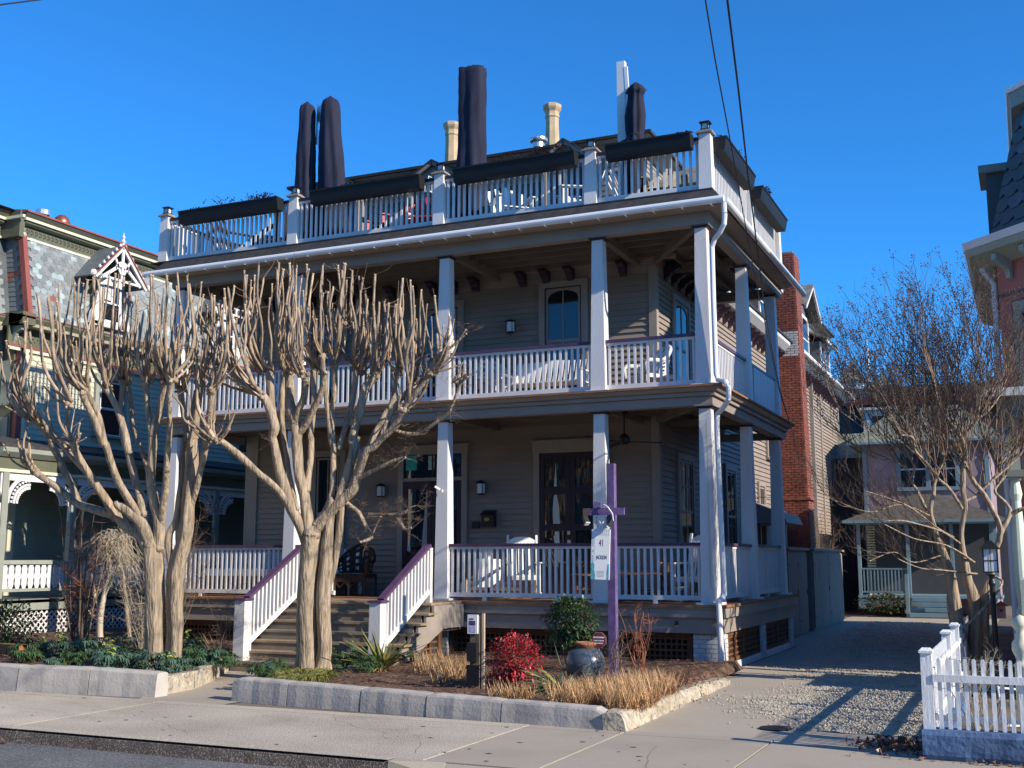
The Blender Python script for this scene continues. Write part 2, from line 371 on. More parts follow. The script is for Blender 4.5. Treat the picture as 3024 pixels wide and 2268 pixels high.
for i in range(len(js) - 1):
    a, b = js[i] + .007, js[i + 1] - .007
    f = lambda x: -6.05 - .40 * (x + 4.74) / 5.2
    g_ = lambda x: .29 - .075 * (x + 4.74) / 5.2
    rounded_block(a, b, f(a), f(b), g_(a), g_(b), r0=.03 if i == 0 else .006, r1=.07 if i == 4 else .006).build('wall_block', 'wallc', t)
t = thing('garden_wall', (-12, -6.3, 0), 'low grey concrete block wall left of the front path, below the forked tree', 'wall')
js = [-22, -19, -16, -13.4, -11.4, -9.6, -8.05, -6.9, -5.85]
for i in range(len(js) - 1):
    a, b = js[i] + .008, js[i + 1] - .008
    rounded_block(a, b, -6.42 + .26 * max(0, (a + 8.3) / 2.45) if a > -8.3 else -6.42, -6.42 + .26 * max(0, (b + 8.3) / 2.45) if b > -8.3 else -6.42, .34, .34 if b < -6 else .31, r0=.005, r1=.005).build('wall_block', 'wallc', t)
t = thing('path_kerb', (-6, -5, 0), 'low tan concrete kerb along the left side of the front path', 'kerb')
for (p, q_) in (((-5.97, -6.1), (-6.1, -5.2)), ((-6.11, -5.18), (-6.55, -4.25)), ((-6.56, -4.23), (-7.25, -3.0))):
    MB().beam((p[0], p[1], .115), (q_[0], q_[1], .12), .13, .24).build('kerb_stone', 'curby', t)
t = thing('driveway_kerb', (.55, -4.4, 0), 'rough yellowed concrete kerb between the mulch bed and the driveway', 'kerb')
for (y0, y1, z0, z1, xo) in ((-6.45, -5.3, .20, .17, .60), (-5.28, -4.05, .17, .16, .585), (-4.03, -3.2, .15, .14, .55), (-3.17, -2.45, .13, .12, .54), (-2.42, -1.5, .10, .09, .52)):
    mb = MB(); n = 8; m = 7
    for k in range(n):
        tt = k / (n - 1); y = y0 + (y1 - y0) * tt; h = z0 + (z1 - z0) * tt; e = .02 if k in (0, n - 1) else 0
        pr = [(xo + .02, -.02), (xo + .005, h * .5), (xo - .03, h - .02 - e), (xo - .06, h - e), (xo - .19, h + .005 - e), (xo - .22, h - .03), (xo - .22, -.02)]
        mb.v += [(x + U(-.012, .012), y, z + U(-.008, .008)) for x, z in pr]
    for k in range(n - 1):
        for j in range(m - 1):
            a = k * m + j; mb.f.append((a, a + 1, a + m + 1, a + m))
    mb.f.append(tuple(reversed(range(m)))); mb.f.append(tuple((n - 1) * m + j for j in range(m)))
    mb.build('kerb_stone', 'curby', t)
# ================================================================ THE INN
F = 2.3; SX = -1.62; WLX = -11.0
D1, D2, D3 = 1.045, 4.57, 7.86
inn = thing('guest_house', (-6, 4, 0), 'large taupe wooden guest house with two white railed porches and a roof terrace', 'house')
def wall_part(name, *b): return MB().box(*b).build(name, 'siding', inn)
wf = wall_part('front_wall', WLX, SX - .03, F + .03, F + .25, D1 - .2, 7.52)
ws = wall_part('side_wall', SX - .3, SX - .03, F + .25, 25.0, .0, 7.6)
wall_part('rear_wall', WLX, SX - .3, 24.8, 25.0, 0, 7.6)
wl = wall_part('left_wall', WLX, WLX + .2, F + .25, 24.8, 0, 7.6)
MB().box(WLX + .3, SX - .4, F + .4, 24.6, 7.3, 7.4).build('attic_floor', 'void', inn)
# clapboards: wedge boards, one object per board
cb = MB().prism([(0, .002), (-.034, 0), (-.004, .1145), (0, .1145)], 0, 0, 1).mesh('clapboard', 'siding')      # front: y,z profile
cs = MB().prism([(0, .002), (.034, 0), (.004, .1145), (0, .1145)], 1, 0, 1).mesh('clapboard_side', 'siding')
def clap_front(x0, x1, z0, z1, y=F + .028, par=wf, me=cb):
    z = z0
    while z < z1 - .02:
        o = ob('clapboard', me, par, (x0, y, z)); o.scale = (x1 - x0, 1, min(1, (z1 - z) / .113)); z += .113
def clap_side(y0, y1, z0, z1, x=SX - .028, par=ws, me=cs):
    z = z0
    while z < z1 - .02:
        o = ob('clapboard', me, par, (x, y0, z)); o.scale = (1, y1 - y0, min(1, (z1 - z) / .113)); z += .113
clap_front(WLX + .12, SX - .14, D1, 4.4); clap_front(WLX + .12, SX - .14, D2, 7.18)
clap_side(F + .12, 13.6, D1, 7.2); clap_side(14.5, 24.9, .5, 7.2)
bx('frieze_board', 'siding', wf, WLX, SX, F - .0, F + .03, 7.18, 7.46)
bx('frieze_board', 'siding', ws, SX - .03, SX + .0, F + .05, 25, 7.18, 7.5)
bx('corner_board', 'trim', wf, SX - .14, SX + .012, F - .015, F + .13, D1, 4.42)
bx('corner_board', 'trim', wf, SX - .14, SX + .012, F - .015, F + .13, D2, 7.3)
bx('corner_board', 'trim', wf, WLX - .012, WLX + .3, F - .03, F + .1, D1, 4.42)
bx('corner_board', 'trim', wf, WLX - .012, WLX + .2, F - .03, F + .1, D2, 7.3)
bx('corner_board', 'trim', ws, SX - .05, SX + .015, 24.88, 25.02, .3, 7.5)
bx('corner_board', 'trim', ws, SX - .05, SX + .03, 20.9, 21.05, .3, 7.5)
# ---------------------------------------------------------------- porch floors, beams, fascias
DY1 = 6.15
def Lbox(name, m, z0, z1, o, yi=F + .03, xr=0.0, back=DY1):
    """board ring of the wrap-around porch: outer face o metres outside the column plane"""
    return MB().box(-11.65 - o, xr + o, -o, yi, z0, z1).build(name, m, inn)
fl = MB(); fl.box(-11.5, .16, -.17, F + .02, D1 - .04, D1); fl.box(SX, .16, F + .02, DY1, D1 - .04, D1); fl.build('porch_floor', 'deckwood', inn)
for z0, z1, o_, m in ((.845, D1 - .045, .13, 'trim'), (.60, .84, .075, 'trim')):
    mb = MB(); mb.box(-11.40 - o_ + .0, o_, -o_, -o_ + .04, z0, z1); mb.box(o_ - .04, o_ - .001, -o_ + .041, DY1 - .03, z0, z1); mb.box(-11.4 - o_, -11.36 - o_, -o_ + .041, F, z0, z1)
    mb.build('fascia_board', m, inn)
MB().box(-11.5, .12, -.158, -.13, .985, 1.002).build('fascia_bead', 'trim', inn)
for x in (-8.1, -4.2, -1.1): bx('board_joint', 'void', inn, x, x + .006, -.1315, -.128, .85, 1.0)
fl = MB(); fl.box(-11.46, .2, -.2, F + .02, D2 - .035, D2); fl.box(SX, .2, F + .02, DY1, D2 - .035, D2); fl.build('balcony_floor', 'deckwood', inn)
def ring(name, m, z0, z1, o_, zt=None, ot=None, t=.05, zb=None, parent=inn, XL=-11.28):
    """three-sided band (left, front, right) with outer faces o_ (bottom) .. ot (top)"""
    ot = ot if ot is not None else o_
    mb = MB(); a, b = o_, ot
    def face(p, q, pt, qt, inn_p, inn_q, inn_pt, inn_qt):
        mb.hexa([p, q, inn_q, inn_p], [pt, qt, inn_qt, inn_pt])
    mb.hexa([(XL - a, -a, z0), (a, -a, z0), (a - t, -a + t, z0), (XL - a + t, -a + t, z0)], [(XL - b, -b, z1), (b, -b, z1), (b - t, -b + t, z1), (XL - b + t, -b + t, z1)])
    mb.hexa([(a, -a, z0), (a, DY1, z0), (a - t, DY1, z0), (a - t, -a + t, z0)], [(b, -b, z1), (b, DY1, z1), (b - t, DY1, z1), (b - t, -b + t, z1)])
    mb.hexa([(XL - a, F, z0), (XL - a, -a, z0), (XL - a + t, -a + t, z0), (XL - a + t, F, z0)], [(XL - b, F, z1), (XL - b, -b, z1), (XL - b + t, -b + t, z1), (XL - b + t, F, z1)])
    return mb.build(name, m, parent)
ring('lower_beam', 'trim', 4.25, 4.395, -.0, t=.2)
ring('cornice_board', 'trim', 4.40, 4.465, .05, t=.22)
ring('cornice_board', 'trim', 4.47, 4.532, .10, ot=.16, t=.25)
ring('upper_beam', 'trim', 7.30, 7.50, .015, t=.2)
ring('eave_board', 'trim', 7.505, 7.56, .10, ot=.26, t=.28)
ring('eave_shingles', 'shingle', 7.60, 7.835, .33, ot=.13, t=.10)
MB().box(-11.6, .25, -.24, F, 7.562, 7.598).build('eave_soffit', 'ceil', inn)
mbd = MB(); mbd.box(-11.78, .13, -.14, F + 1.2, 7.84, D3); mbd.box(SX - .8, .13, F + 1.2, DY1, 7.84, D3); mbd.build('terrace_floor', 'shingle', inn)
# beam returns at the rear of the side porch, ceilings, joists
for z0, z1 in ((4.25, 4.395), (7.30, 7.50)):
    bx('return_beam', 'trim', inn, SX, -.19, DY1 - .2, DY1 - .02, z0, z1)
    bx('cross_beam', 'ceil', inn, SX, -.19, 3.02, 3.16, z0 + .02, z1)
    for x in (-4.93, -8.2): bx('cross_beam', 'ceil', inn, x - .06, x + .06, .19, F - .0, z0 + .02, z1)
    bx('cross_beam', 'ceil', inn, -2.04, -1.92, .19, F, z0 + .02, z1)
    MB().beam((-.17, .17, z0 + .11), (SX + .02, F - .02, z0 + .11), .11, .17).build('corner_beam', 'ceil', inn)
for z0, z1 in ((4.40, 4.53), (7.47, 7.56)):
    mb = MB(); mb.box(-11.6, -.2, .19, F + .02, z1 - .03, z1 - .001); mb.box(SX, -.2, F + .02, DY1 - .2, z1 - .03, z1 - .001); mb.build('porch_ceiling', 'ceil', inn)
for j in range(5):
    y = .5 + j * .4
    bx('ceiling_joist', 'ceil', inn, -11.4, -.6 + .3 * 0 if j < 4 else -1.5, y, y + .045, 7.42, 7.528)
    bx('ceiling_joist', 'ceil', inn, -11.4, -.6, y, y + .045, 4.39, 4.498)
for x in (-.55, -.95, -1.3):
    bx('ceiling_joist', 'ceil', inn, x, x + .045, F + .1, DY1 - .2, 7.42, 7.528); bx('ceiling_joist', 'ceil', inn, x, x + .045, F + .1, DY1 - .2, 4.39, 4.498)
MB().box(-11.5, -.9 - .3, F - .1, F - .001, 7.40, 7.469).build('ceiling_trim', 'trim', inn)
# dark corbels under the upper ceiling and the wing eave
def corbel_mesh(side):
    p = [(0, 0), (0, .26), (.33, .26), (.33, .21), (.27, .2), (.22, .15), (.15, .13), (.13, .07), (.06, .04), (.04, 0)]
    if side: return MB().prism([(a, b) for a, b in p], 1, -.07, .07).mesh('corbel', 'bracket')
    return MB().prism([(-a, b) for a, b in p], 0, -.07, .07).mesh('corbel', 'bracket')
cf = corbel_mesh(0)
c2m = corbel_mesh(1)
x = -10.4
for x in (-10.4, -9.9, -9.38, -8.87, -8.38, -7.87, -7.37, -6.86, -6.37, -5.9, -5.41, -4.36, -3.85, -3.33, -2.25):
    ob('corbel', cf, inn, (x, F - .0, 7.14))
y = 2.9
while y < 24.6:
    if not 13.3 < y < 14.8: ob('corbel', c2m, inn, (SX + .0, y, 7.14 + (.02 if y > 6 else 0)))
    y += .52
# ---------------------------------------------------------------- columns
def column(x, y, z0, z1, wb=.265, wt=.195):
    c = MB().taper(x, y, z0 + .035, z1 - .05, wb, wt).build('column', 'white', inn)
    MB().box(x - .2, x + .2, y - .2, y + .2, z0, z0 + .034).build('base_plate', 'white', c)
    mb = MB().box(x - .15, x + .15, y - .15, y + .15, z1 - .022, z1 - .001); mb.taper(x, y, z1 - .05, z1 - .0225, .24, .27); mb.build('capital', 'dark', c)
    MB().box(x - .155, x + .155, y - .155, y + .155, z1 - .014, z1 - .0062).build('capital_edge', 'trim', c)
    return c
CX = [-11.13, -8.24, -4.97, -1.98, -.145]
for x in CX:
    column(x, .145, D1, 4.25); column(x, .145, D2, 7.30)
for y in (3.05, 5.72):
    column(-.145, y, D1, 4.25); column(-.145, y, D2, 7.30)
# column joint seam on the corner column
bx('seam', 'trim', inn, -.115, -.111, .0075, .012, 1.3, 4.0)
# ---------------------------------------------------------------- railings
bal_m = {}
def railing(p, q, zb, zt, cap_h=.05, cap_w=.11, bot_h=.075, capmat='purple', foot=True, spacing=.109, bw=.04, bmat='rail', toprail=True):
    """straight level railing from p to q (x,y)"""
    P = Vector((p[0], p[1], 0)); Q = Vector((q[0], q[1], 0)); L = (Q - P).length; d = (Q - P) / L
    rail = MB().beam(P + Vector((0, 0, zb + bot_h / 2)), Q + Vector((0, 0, zb + bot_h / 2)), .06, bot_h)
    if toprail: rail.beam(P + Vector((0, 0, zt - cap_h - .022)), Q + Vector((0, 0, zt - cap_h - .022)), .055, .042)
    if foot:
        n = max(1, int(L / 1.3))
        for k in range(n):
            c = P + d * L * (k + .5) / n; rail.box(c.x - .035, c.x + .035, c.y - .03, c.y + .03, zb - foot, zb + .002)
    r = rail.build('railing', bmat, inn)
    MB().beam(P + Vector((0, 0, zt - cap_h / 2)), Q + Vector((0, 0, zt - cap_h / 2)), cap_w, cap_h).build('handrail', capmat, r)
    h = zt - cap_h - .043 - zb - bot_h; key = (round(h, 3), bw, bmat)
    if key not in bal_m: bal_m[key] = MB().box(-bw / 2, bw / 2, -bw / 2, bw / 2, 0, h + .002).mesh('baluster', bmat)
    n = int(L / spacing); 
    for k in range(n):
        c = P + d * (L * (k + .5) / n); o = ob('baluster', bal_m[key], r, (c.x, c.y, zb + bot_h - .001))
    return r
w = .125
ST0, ST1 = -7.18, -4.64      # stair side planes
railing((CX[0] + w, .13), (CX[1] - .12, .13), 1.107, 2.03, foot=.062)
railing((CX[1] + w, .13), (-7.25, .13), 1.107, 2.03, foot=.062)
railing((CX[2] + w, .13), (CX[3] - w, .13), 1.107, 2.03, foot=.062)
railing((CX[3] + w, .13), (CX[4] - w, .13), 1.107, 2.03, foot=.062)
railing((-.13, .27), (-.13, 2.92), 1.107, 2.03, foot=.062)
railing((-.13, 3.18), (-.13, 5.59), 1.107, 2.03, foot=.062)
railing((-.25, 6.05), (SX, 6.05), 1.107, 2.03, foot=.062)
railing((CX[0], .27), (CX[0], F), 1.107, 2.03, foot=.062)
for a, b in zip(CX[:-1], CX[1:]): railing((a + w, .13), (b - w, .13), 4.62, 5.475, foot=.05)
railing((-.13, .27), (-.13, 2.92), 4.62, 5.475, foot=.05)
r_ = railing((-.13, 3.18), (-.13, 5.59), 4.62, 5.475, foot=.05)
bx('screen_board', 'siding', r_, -.10, -.08, 3.2, 3.55, 4.6, 5.42); 
for k in range(7): bx('screen_board', 'rail', r_, -.10, -.08, 3.56 + k * .29, 3.84 + k * .29, 4.6, 5.42)
railing((CX[0], .27), (CX[0], F), 4.62, 5.475, foot=.05)
# terrace
PX = [-11.51, -8.28, -5.03, -2.04, .005]; PY = [3.05, 5.72]
def tpost(x, y):
    c = MB().taper(x, y, D3, 8.84, .225, .19).build('terrace_post', 'white', inn)
    mb = MB().box(x - .14, x + .14, y - .14, y + .14, 8.841, 8.87); mb.box(x - .105, x + .105, y - .105, y + .105, 8.871, 8.90); mb.build('post_cap', 'trim', c)
    mb = MB().box(x - .075, x + .075, y - .075, y + .075, 8.90, 8.93)
    for a in (-1, 1):
        for b in (-1, 1): mb.box(x + a * .055 - .008, x + a * .055 + .008, y + b * .055 - .008, y + b * .055 + .008, 8.93, 9.03)
    mb.box(x - .075, x + .075, y - .075, y + .075, 9.03, 9.045); mb.taper(x, y, 9.045, 9.065, .19, .13); mb.build('post_lantern', 'lblack', c)
    MB().box(x - .045, x + .045, y - .045, y + .045, 8.931, 9.028).build('lantern_glass', 'lanternglass', c)
for x in PX: tpost(x, 0)
for y in PY: tpost(.005, y)
for a, b in zip(PX[:-1], PX[1:]): railing((a + .1, 0), (b - .1, 0), 7.90, 8.80, capmat='dark', foot=.045, cap_h=.055)
railing((.005, .1), (.005, 2.95), 7.90, 8.80, capmat='dark', foot=.045); railing((.005, 3.16), (.005, 5.62), 7.90, 8.80, capmat='dark', foot=.045)
railing((PX[0], .1), (PX[0], 2.2), 7.90, 8.80, capmat='dark', foot=.045)
# ---------------------------------------------------------------- stairs
LX0, LX1 = -7.3, -4.45
MB().box(LX0, LX1, -1.30, -.171, D1 - .035, D1 + .001).build('landing', 'nosing', inn)
MB().box(LX0 + .04, LX1 - .04, -1.27, -.14, .57, D1 - .036).build('landing_riser', 'step', inn)
for k in range(1, 7):
    z = D1 - k * D1 / 7; y = -1.30 - k * .262
    s_ = MB().box(LX0 + .02, LX1 + (.10 if k < 6 else .02), y, y + .29, z - .034, z).build('tread', 'nosing' if k % 3 else 'step', inn)
    s_.name = 'tread'
    MB().box(LX0 + .05, LX1 - .04, y + .02, y + .04, z - .151, z - .035).build('riser', 'step', inn)
    if k == 6: pass
for x0 in (LX0 + .01, LX1 - .001):
    mb = MB()
    # closed cheek following the steps (sawtooth outline)
    poly = [(-1.2, D1 - .04)]
    for k in range(1, 7):
        z = D1 - k * D1 / 7; y = -1.30 - k * .262
        poly += [(y + .262 + .03, z + D1 / 7 - .036), (y + .262 + .03, z - .036)]
    poly += [(-2.84, .11), (-2.84, -.01), (-2.55, -.01), (-.92, .62), (-.2, .62), (-.2, D1 - .04)]
    mb.prism(poly, 0, x0, x0 + .045)
    mb.build('stair_cheek', 'trim', inn)
def newel(x):
    c = MB().taper(x, -2.66, .165 - .02, 1.10, .21, .19).build('newel', 'white', inn)
    MB().box(x - .12, x + .12, -2.78, -2.54, 1.10, 1.135).build('newel_cap', 'purple', c)
    return c
for x in (ST0, ST1):
    newel(x)
    a = Vector((x, -2.56, 1.14)); b = Vector((x, -1.06, 1.96 + .03)); 
    d = (b - a)
    s_ = MB().beam(a + Vector((0, .0, -.74)), b + Vector((0, 0, -.76)), .06, .085).build('stair_rail', 'rail', inn)
    MB().beam(a + Vector((0, -.02, .0)), b, .12, .05).build('stair_handrail', 'purple', s_)
    n = 14; me = MB().box(-.02, .02, -.02, .02, 0, .72).mesh('stair_baluster', 'rail')
    for k in range(n):
        c = a + d * ((k + .6) / n); ob('baluster', me, s_, (x, c.y, c.z - .73))
    bx('end_post', 'white', inn, x - .04, x + .04, -1.06, -.97, D1, 1.95)
# ---------------------------------------------------------------- brick piers, lattice, foundation
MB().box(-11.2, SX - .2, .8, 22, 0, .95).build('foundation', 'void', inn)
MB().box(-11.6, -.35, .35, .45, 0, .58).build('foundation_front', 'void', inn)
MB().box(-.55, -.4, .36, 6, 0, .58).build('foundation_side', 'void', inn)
def pier(x0, x1, y0, y1, z0=0, z1=.598, m='pier', mm='piermortar', bh=.062, gap=.009, bl=.2):
    c = MB().box(x0 + .012, x1 - .012, y0 + .012, y1 - .012, z0, z1 - .002).build('pier', mm, inn)
    z = z0 + .01; row = 0
    while z + bh < z1:
        for (fx, a0, a1) in ((1, x0, x1), (0, y0, y1)):
            p = a0 - (bl / 2 if row % 2 else 0)
            while p < a1 - .01:
                s0 = max(p, a0 + .001); s1 = min(p + bl, a1 - .001)
                if s1 - s0 > .03:
                    j = U(0, .006)
                    if fx: bx('brick', m, c, s0 + gap / 2, s1 - gap / 2, y0 - j, y0 + .03, z, z + bh)
                    else: bx('brick', m, c, x1 - .03, x1 + j, s0 + gap / 2, s1 - gap / 2, z, z + bh)
                p += bl
        z += bh + gap; row += 1
    return c
pier(-.42, .045, .0, .40); pier(-5.18, -4.82, .0, .3); pier(-8.4, -8.05, .0, .3); pier(-11.6, -11.25, 0, .35)
pier(-.3, .045, 2.95, 3.32); pier(-.3, .045, 5.62, 5.98)
def lattice(u0, u1, z0, z1, ax, w, door=True):
    """square lattice panel in a frame; ax 0: along x on plane y=w; ax 1: along y on plane x=w"""
    sgn = -1 if ax == 0 else 1
    def B(name, a0, a1, d0, d1, b0, b1, par):
        lo, hi = sorted((w + sgn * d0, w + sgn * d1))
        return bx(name, 'lattice', par, a0, a1, lo, hi, b0, b1) if ax == 0 else bx(name, 'lattice', par, lo, hi, a0, a1, b0, b1)
    fr = MB()
    for a0, a1, b0, b1 in ((u0, u1, z1 - .07, z1), (u0, u1, z0, z0 + .07), (u0, u0 + .07, z0 + .07, z1 - .07), (u1 - .07, u1, z0 + .07, z1 - .07)):
        lo, hi = sorted((w + sgn * .0, w + sgn * .045))
        if ax == 0: fr.box(a0, a1, lo, hi, b0, b1)
        else: fr.box(lo, hi, a0, a1, b0, b1)
    f = fr.build('lattice_panel', 'lattice', inn)
    a = u0 + .11
    while a < u1 - .08: B('slat', a, a + .032, .012, .022, z0 + .05, z1 - .05, f); a += .092
    z = z0 + .11
    while z < z1 - .08: B('slat', u0 + .05, u1 - .05, .023, .033, z, z + .032, f); z += .092
for a, b in ((-4.8, -3.4), (-3.39, -1.95), (-1.94, -.44)): lattice(a, b, .1, .598, 0, .10)
for a, b in ((-11.2, -9.8), (-9.79, -8.45), (-8.0, -7.32)): lattice(a, b, .1, .598, 0, .10)
for a, b in ((.42, 1.65), (1.66, 2.92), (3.35, 4.5), (4.51, 5.6)): lattice(a, b, .10, .598, 1, -.03)
MB().box(-.05, .03, .41, 5.95, -.02, .10).build('sill_board', 'rail', inn)
lt = MB()
for k in range(9):
    y = -2.2 + k * .12; zt = .12 + (y + 2.55) * .36
    lt.box(LX1 - .06, LX1 - .045, y, y + .035, .0, max(.1, zt))
    if k % 2 == 0: lt.box(LX1 - .045, LX1 - .03, y, -.9, .1 + k * .05, .13 + k * .05)
lt.box(LX1 - .06, LX1 - .0, -1.02, -.9, 0, .6)
lt.build('stair_lattice', 'lattice', inn)
# ---------------------------------------------------------------- windows and doors
def plane_box(side, base=None):
    base = base if base is not None else (SX if side else F)
    def f(mb, u0, u1, w0, w1, z0, z1):
        return mb.box(base + w0, base + w1, u0, u1, z0, z1) if side else mb.box(u0, u1, base - w1, base - w0, z0, z1)
    return f
def window(side, u0, u1, z0, z1, arch=False, cas=.13, sashmat='trim', cols=2, sill=True, base=None, par=None, curtain=True, casmat='trim', dark='dark', toprows=1, botrows=1):
    par = par or inn; B = plane_box(side, base); i = cas
    c = MB(); B(c, u0, u1, 0, .05, z1 - i, z1); B(c, u0, u0 + i, 0, .05, z0, z1 - i); B(c, u1 - i, u1, 0, .05, z0, z1 - i)
    if sill: B(c, u0 - .03, u1 + .03, 0, .09, z0 - .05, z0)
    wdw = c.build('window', casmat, par)
    a0, a1, b0, b1 = u0 + i, u1 - i, z0, z1 - i
    r = MB(); B(r, a0, a0 + .025, 0, .042, b0, b1); B(r, a1 - .025, a1, 0, .042, b0, b1); B(r, a0 + .025, a1 - .025, 0, .042, b1 - .025, b1); r.build('reveal', dark, wdw)
    a0 += .026; a1 -= .026; b1 -= .026
    B(MB(), a0, a1, .0, .012, b0, b1)
    if curtain:
        g2 = MB(); B(g2, a0 + .02, a1 - .02, .0, .008, (b0 + b1) / 2 if side else b0 + .3, b1); g2.build('curtain', 'curtain', wdw)
    mid = (b0 + b1) / 2
    g = MB(); B(g, a0, a1, .0165, .018, b0, mid); B(g, a0, a1, .0165, .018, mid, b1); g.build('pane', 'glass', wdw)
    s = MB(); t = .038
    for lo, hi, d in ((b0, mid, .028), (mid - .02, b1, .036)):
        B(s, a0, a0 + t, .019, d, lo, hi); B(s, a1 - t, a1, .019, d, lo, hi); B(s, a0 + t, a1 - t, .019, d, hi - t, hi); B(s, a0 + t, a1 - t, .019, d, lo, lo + t)
        for k in range(1, cols):
            x = a0 + (a1 - a0) * k / cols; B(s, x - .01, x + .01, .019, d - .004, lo + t, hi - t)
    if toprows > 1:
        for k in range(1, toprows):
            z = mid + (b1 - mid) * k / toprows; B(s, a0 + t, a1 - t, .019, .030, z - .009, z + .009)
    if arch:
        n = 10; cx = (a0 + a1) / 2; rx = (a1 - a0) / 2 - t
        for k in range(n):
            t0 = pi * k / n; t1 = pi * (k + 1) / n
            x0_, x1_ = cx + rx * cos(t0), cx + rx * cos(t1); h0, h1 = b1 - .2 + .16 * sin(t0), b1 - .2 + .16 * sin(t1)
            if side: s.hexa([(SX + .019, x1_, h1), (SX + .034, x1_, h1), (SX + .034, x0_, h0), (SX + .019, x0_, h0)], [(SX + .019, x1_, b1 - .02), (SX + .034, x1_, b1 - .02), (SX + .034, x0_, b1 - .02), (SX + .019, x0_, b1 - .02)])
            else: s.hexa([(x1_, F - .034, h1), (x0_, F - .034, h0), (x0_, F - .019, h0), (x1_, F - .019, h1)], [(x1_, F - .034, b1 - .02), (x0_, F - .034, b1 - .02), (x0_, F - .019, b1 - .02), (x1_, F - .019, b1 - .02)])
    s.build('sash', sashmat, wdw)
    return wdw
window(0, -4.02, -2.99, 4.95, 7.19, arch=True)
window(0, -6.72, -5.69, 4.95, 7.0, arch=True); window(0, -9.5, -8.5, 4.95, 7.0, arch=True)
window(0, -9.30, -8.45, 1.55, 4.03)
# side windows (facing the driveway)
window(1, 3.35, 4.55, 5.0, 7.0, arch=True, cas=.11); window(1, 3.45, 4.6, 1.7, 3.82, cas=.11, toprows=2)
window(1, 7.25, 8.3, 1.7, 3.9, cas=.13); window(1, 10.7, 11.5, 1.7, 3.7, cas=.11); 
window(1, 7.5, 8.5, 5.1, 6.5, cas=.13); window(1, 11.9, 12.9, 4.4, 5.9, cas=.13)
window(1, 15.6, 16.75, 3.35, 5.6, cas=.12); window(1, 16.76, 17.9, 3.35, 5.6, cas=.12)
window(1, 22.4, 23.6, 3.6, 5.35, cas=.12); window(1, 15.7, 16.8, .4, 2.4, cas=.12); window(1, 16.81, 17.9, .4, 2.4, cas=.12)
window(1, 12.3, 13.3, .6, 2.35, cas=.12)
MB().box(SX, SX + .11, 18.9, 19.0, .3, 7.4).build('downpipe', 'trim', inn)
# side entrance hood on brackets beyond the porch
hd = MB(); hd.hexa([(SX, 9.9, 2.62), (-.75, 9.9, 2.62), (-.75, 12.0, 2.62), (SX, 12.0, 2.62)], [(SX, 9.9, 3.15), (-.85, 9.9, 2.84), (-.85, 12.0, 2.84), (SX, 12.0, 3.15)])
hd.box(-.92, -.80, 9.95, 10.07, .1, 2.62); hd.build('side_door_hood', 'trim', inn)
def door(name, x0, x1, z1, leaves, rows, header=.22, trans=None, zb=D1):
    c = MB(); c.box(x0, x0 + .12, F - .06, F, zb, z1 - header); c.box(x1 - .12, x1, F - .06, F, zb, z1 - header); c.box(x0 - .02, x1 + .02, F - .07, F, z1 - header, z1); c.box(x0 - .05, x1 + .05, F - .09, F, z1, z1 + .03)
    d = c.build(name, 'trim', inn)
    a0, a1, top = x0 + .12, x1 - .12, z1 - header
    if trans:
        MB().box(a0, a1, F - .05, F - .001, trans - .07, trans).build('transom_bar', 'trim', d)
        MB().box(a0, a1, F - .02, F - .012, trans, top).build('transom_pane', 'glass', d)
        MB().box((a0 + a1) / 2 - .02, (a0 + a1) / 2 + .02, F - .03, F - .0, trans, top).build('transom_post', 'dark', d)
        top = trans - .07
    MB().box(a0, a1, F - .010, F - .001, zb, top).build('door_backing', 'dark', d)
    W = (a1 - a0) / leaves; st = .1 if leaves == 2 else .1
    for k in range(leaves):
        b0, b1 = a0 + W * k + .004, a0 + W * (k + 1) - .004
        m = MB(); m.box(b0, b0 + st, F - .045, F - .011, zb + .01, top); m.box(b1 - st, b1, F - .045, F - .011, zb + .01, top)
        zz = [zb + .01, zb + .16] + [q for r_ in rows for q in r_] + [top - .12, top]
        edges = [(zb + .01, rows[0][0])] + [(rows[i][1], rows[i + 1][0]) for i in range(len(rows) - 1)] + [(rows[-1][1], top)]
        for e0, e1 in edges: m.box(b0 + st, b1 - st, F - .04, F - .0111, e0, e1)
        lf_ = m.build('door_leaf', 'dark', d)
        g = MB()
        for e0, e1 in rows: g.box(b0 + st, b1 - st, F - .024, F - .018, e0, e1)
        g.build('door_pane', 'glass', d)
    return d
dd = door('front_door', -7.16, -5.58, 4.02, 2, [(1.85, 3.17)], .16, 3.39)
MB().box(-6.99, -6.74, F - .028, F - .0245, 3.55, 3.85).build('door_poster', mat('turquoise_paper', (.03, .42, .42), .6, .15, 12, 0), dd)
MB().box(-6.47, -6.33, F - .028, F - .0245, 3.55, 3.83).build('door_poster', mat('pale_paper', (.35, .5, .52), .6, .5, 14, 0), dd)
MB().box(-6.94, -6.86, F - .028, F - .0245, 1.92, 2.02).build('door_notice', mat('blue_notice', (.25, .45, .60), .6, .1, 12, 0), dd)
MB().hexa([(-6.62, F - .027, 1.86), (-6.48, F - .027, 1.86), (-6.48, F - .0245, 1.86), (-6.62, F - .0245, 1.86)], [(-6.50, F - .027, 3.15), (-6.48, F - .027, 3.15), (-6.48, F - .0245, 3.15), (-6.50, F - .0245, 3.15)]).build('door_curtain', 'curtain', dd)
dd = door('french_door', -4.14, -2.62, 4.01, 2, [(1.62, 2.30), (2.42, 2.99), (3.13, 3.66)], .22)
cur = MB()
for pl in ([(-3.66, 3.14), (-3.72, 3.14), (-3.68, 3.6)], [(-3.74, 2.43), (-3.60, 2.43), (-3.62, 2.75), (-3.66, 2.98), (-3.72, 2.98), (-3.75, 2.7)], [(-3.72, 1.7), (-3.60, 1.7), (-3.62, 2.28), (-3.71, 2.28)]):
    cur.prism(pl, 1, F - .027, F - .0245)
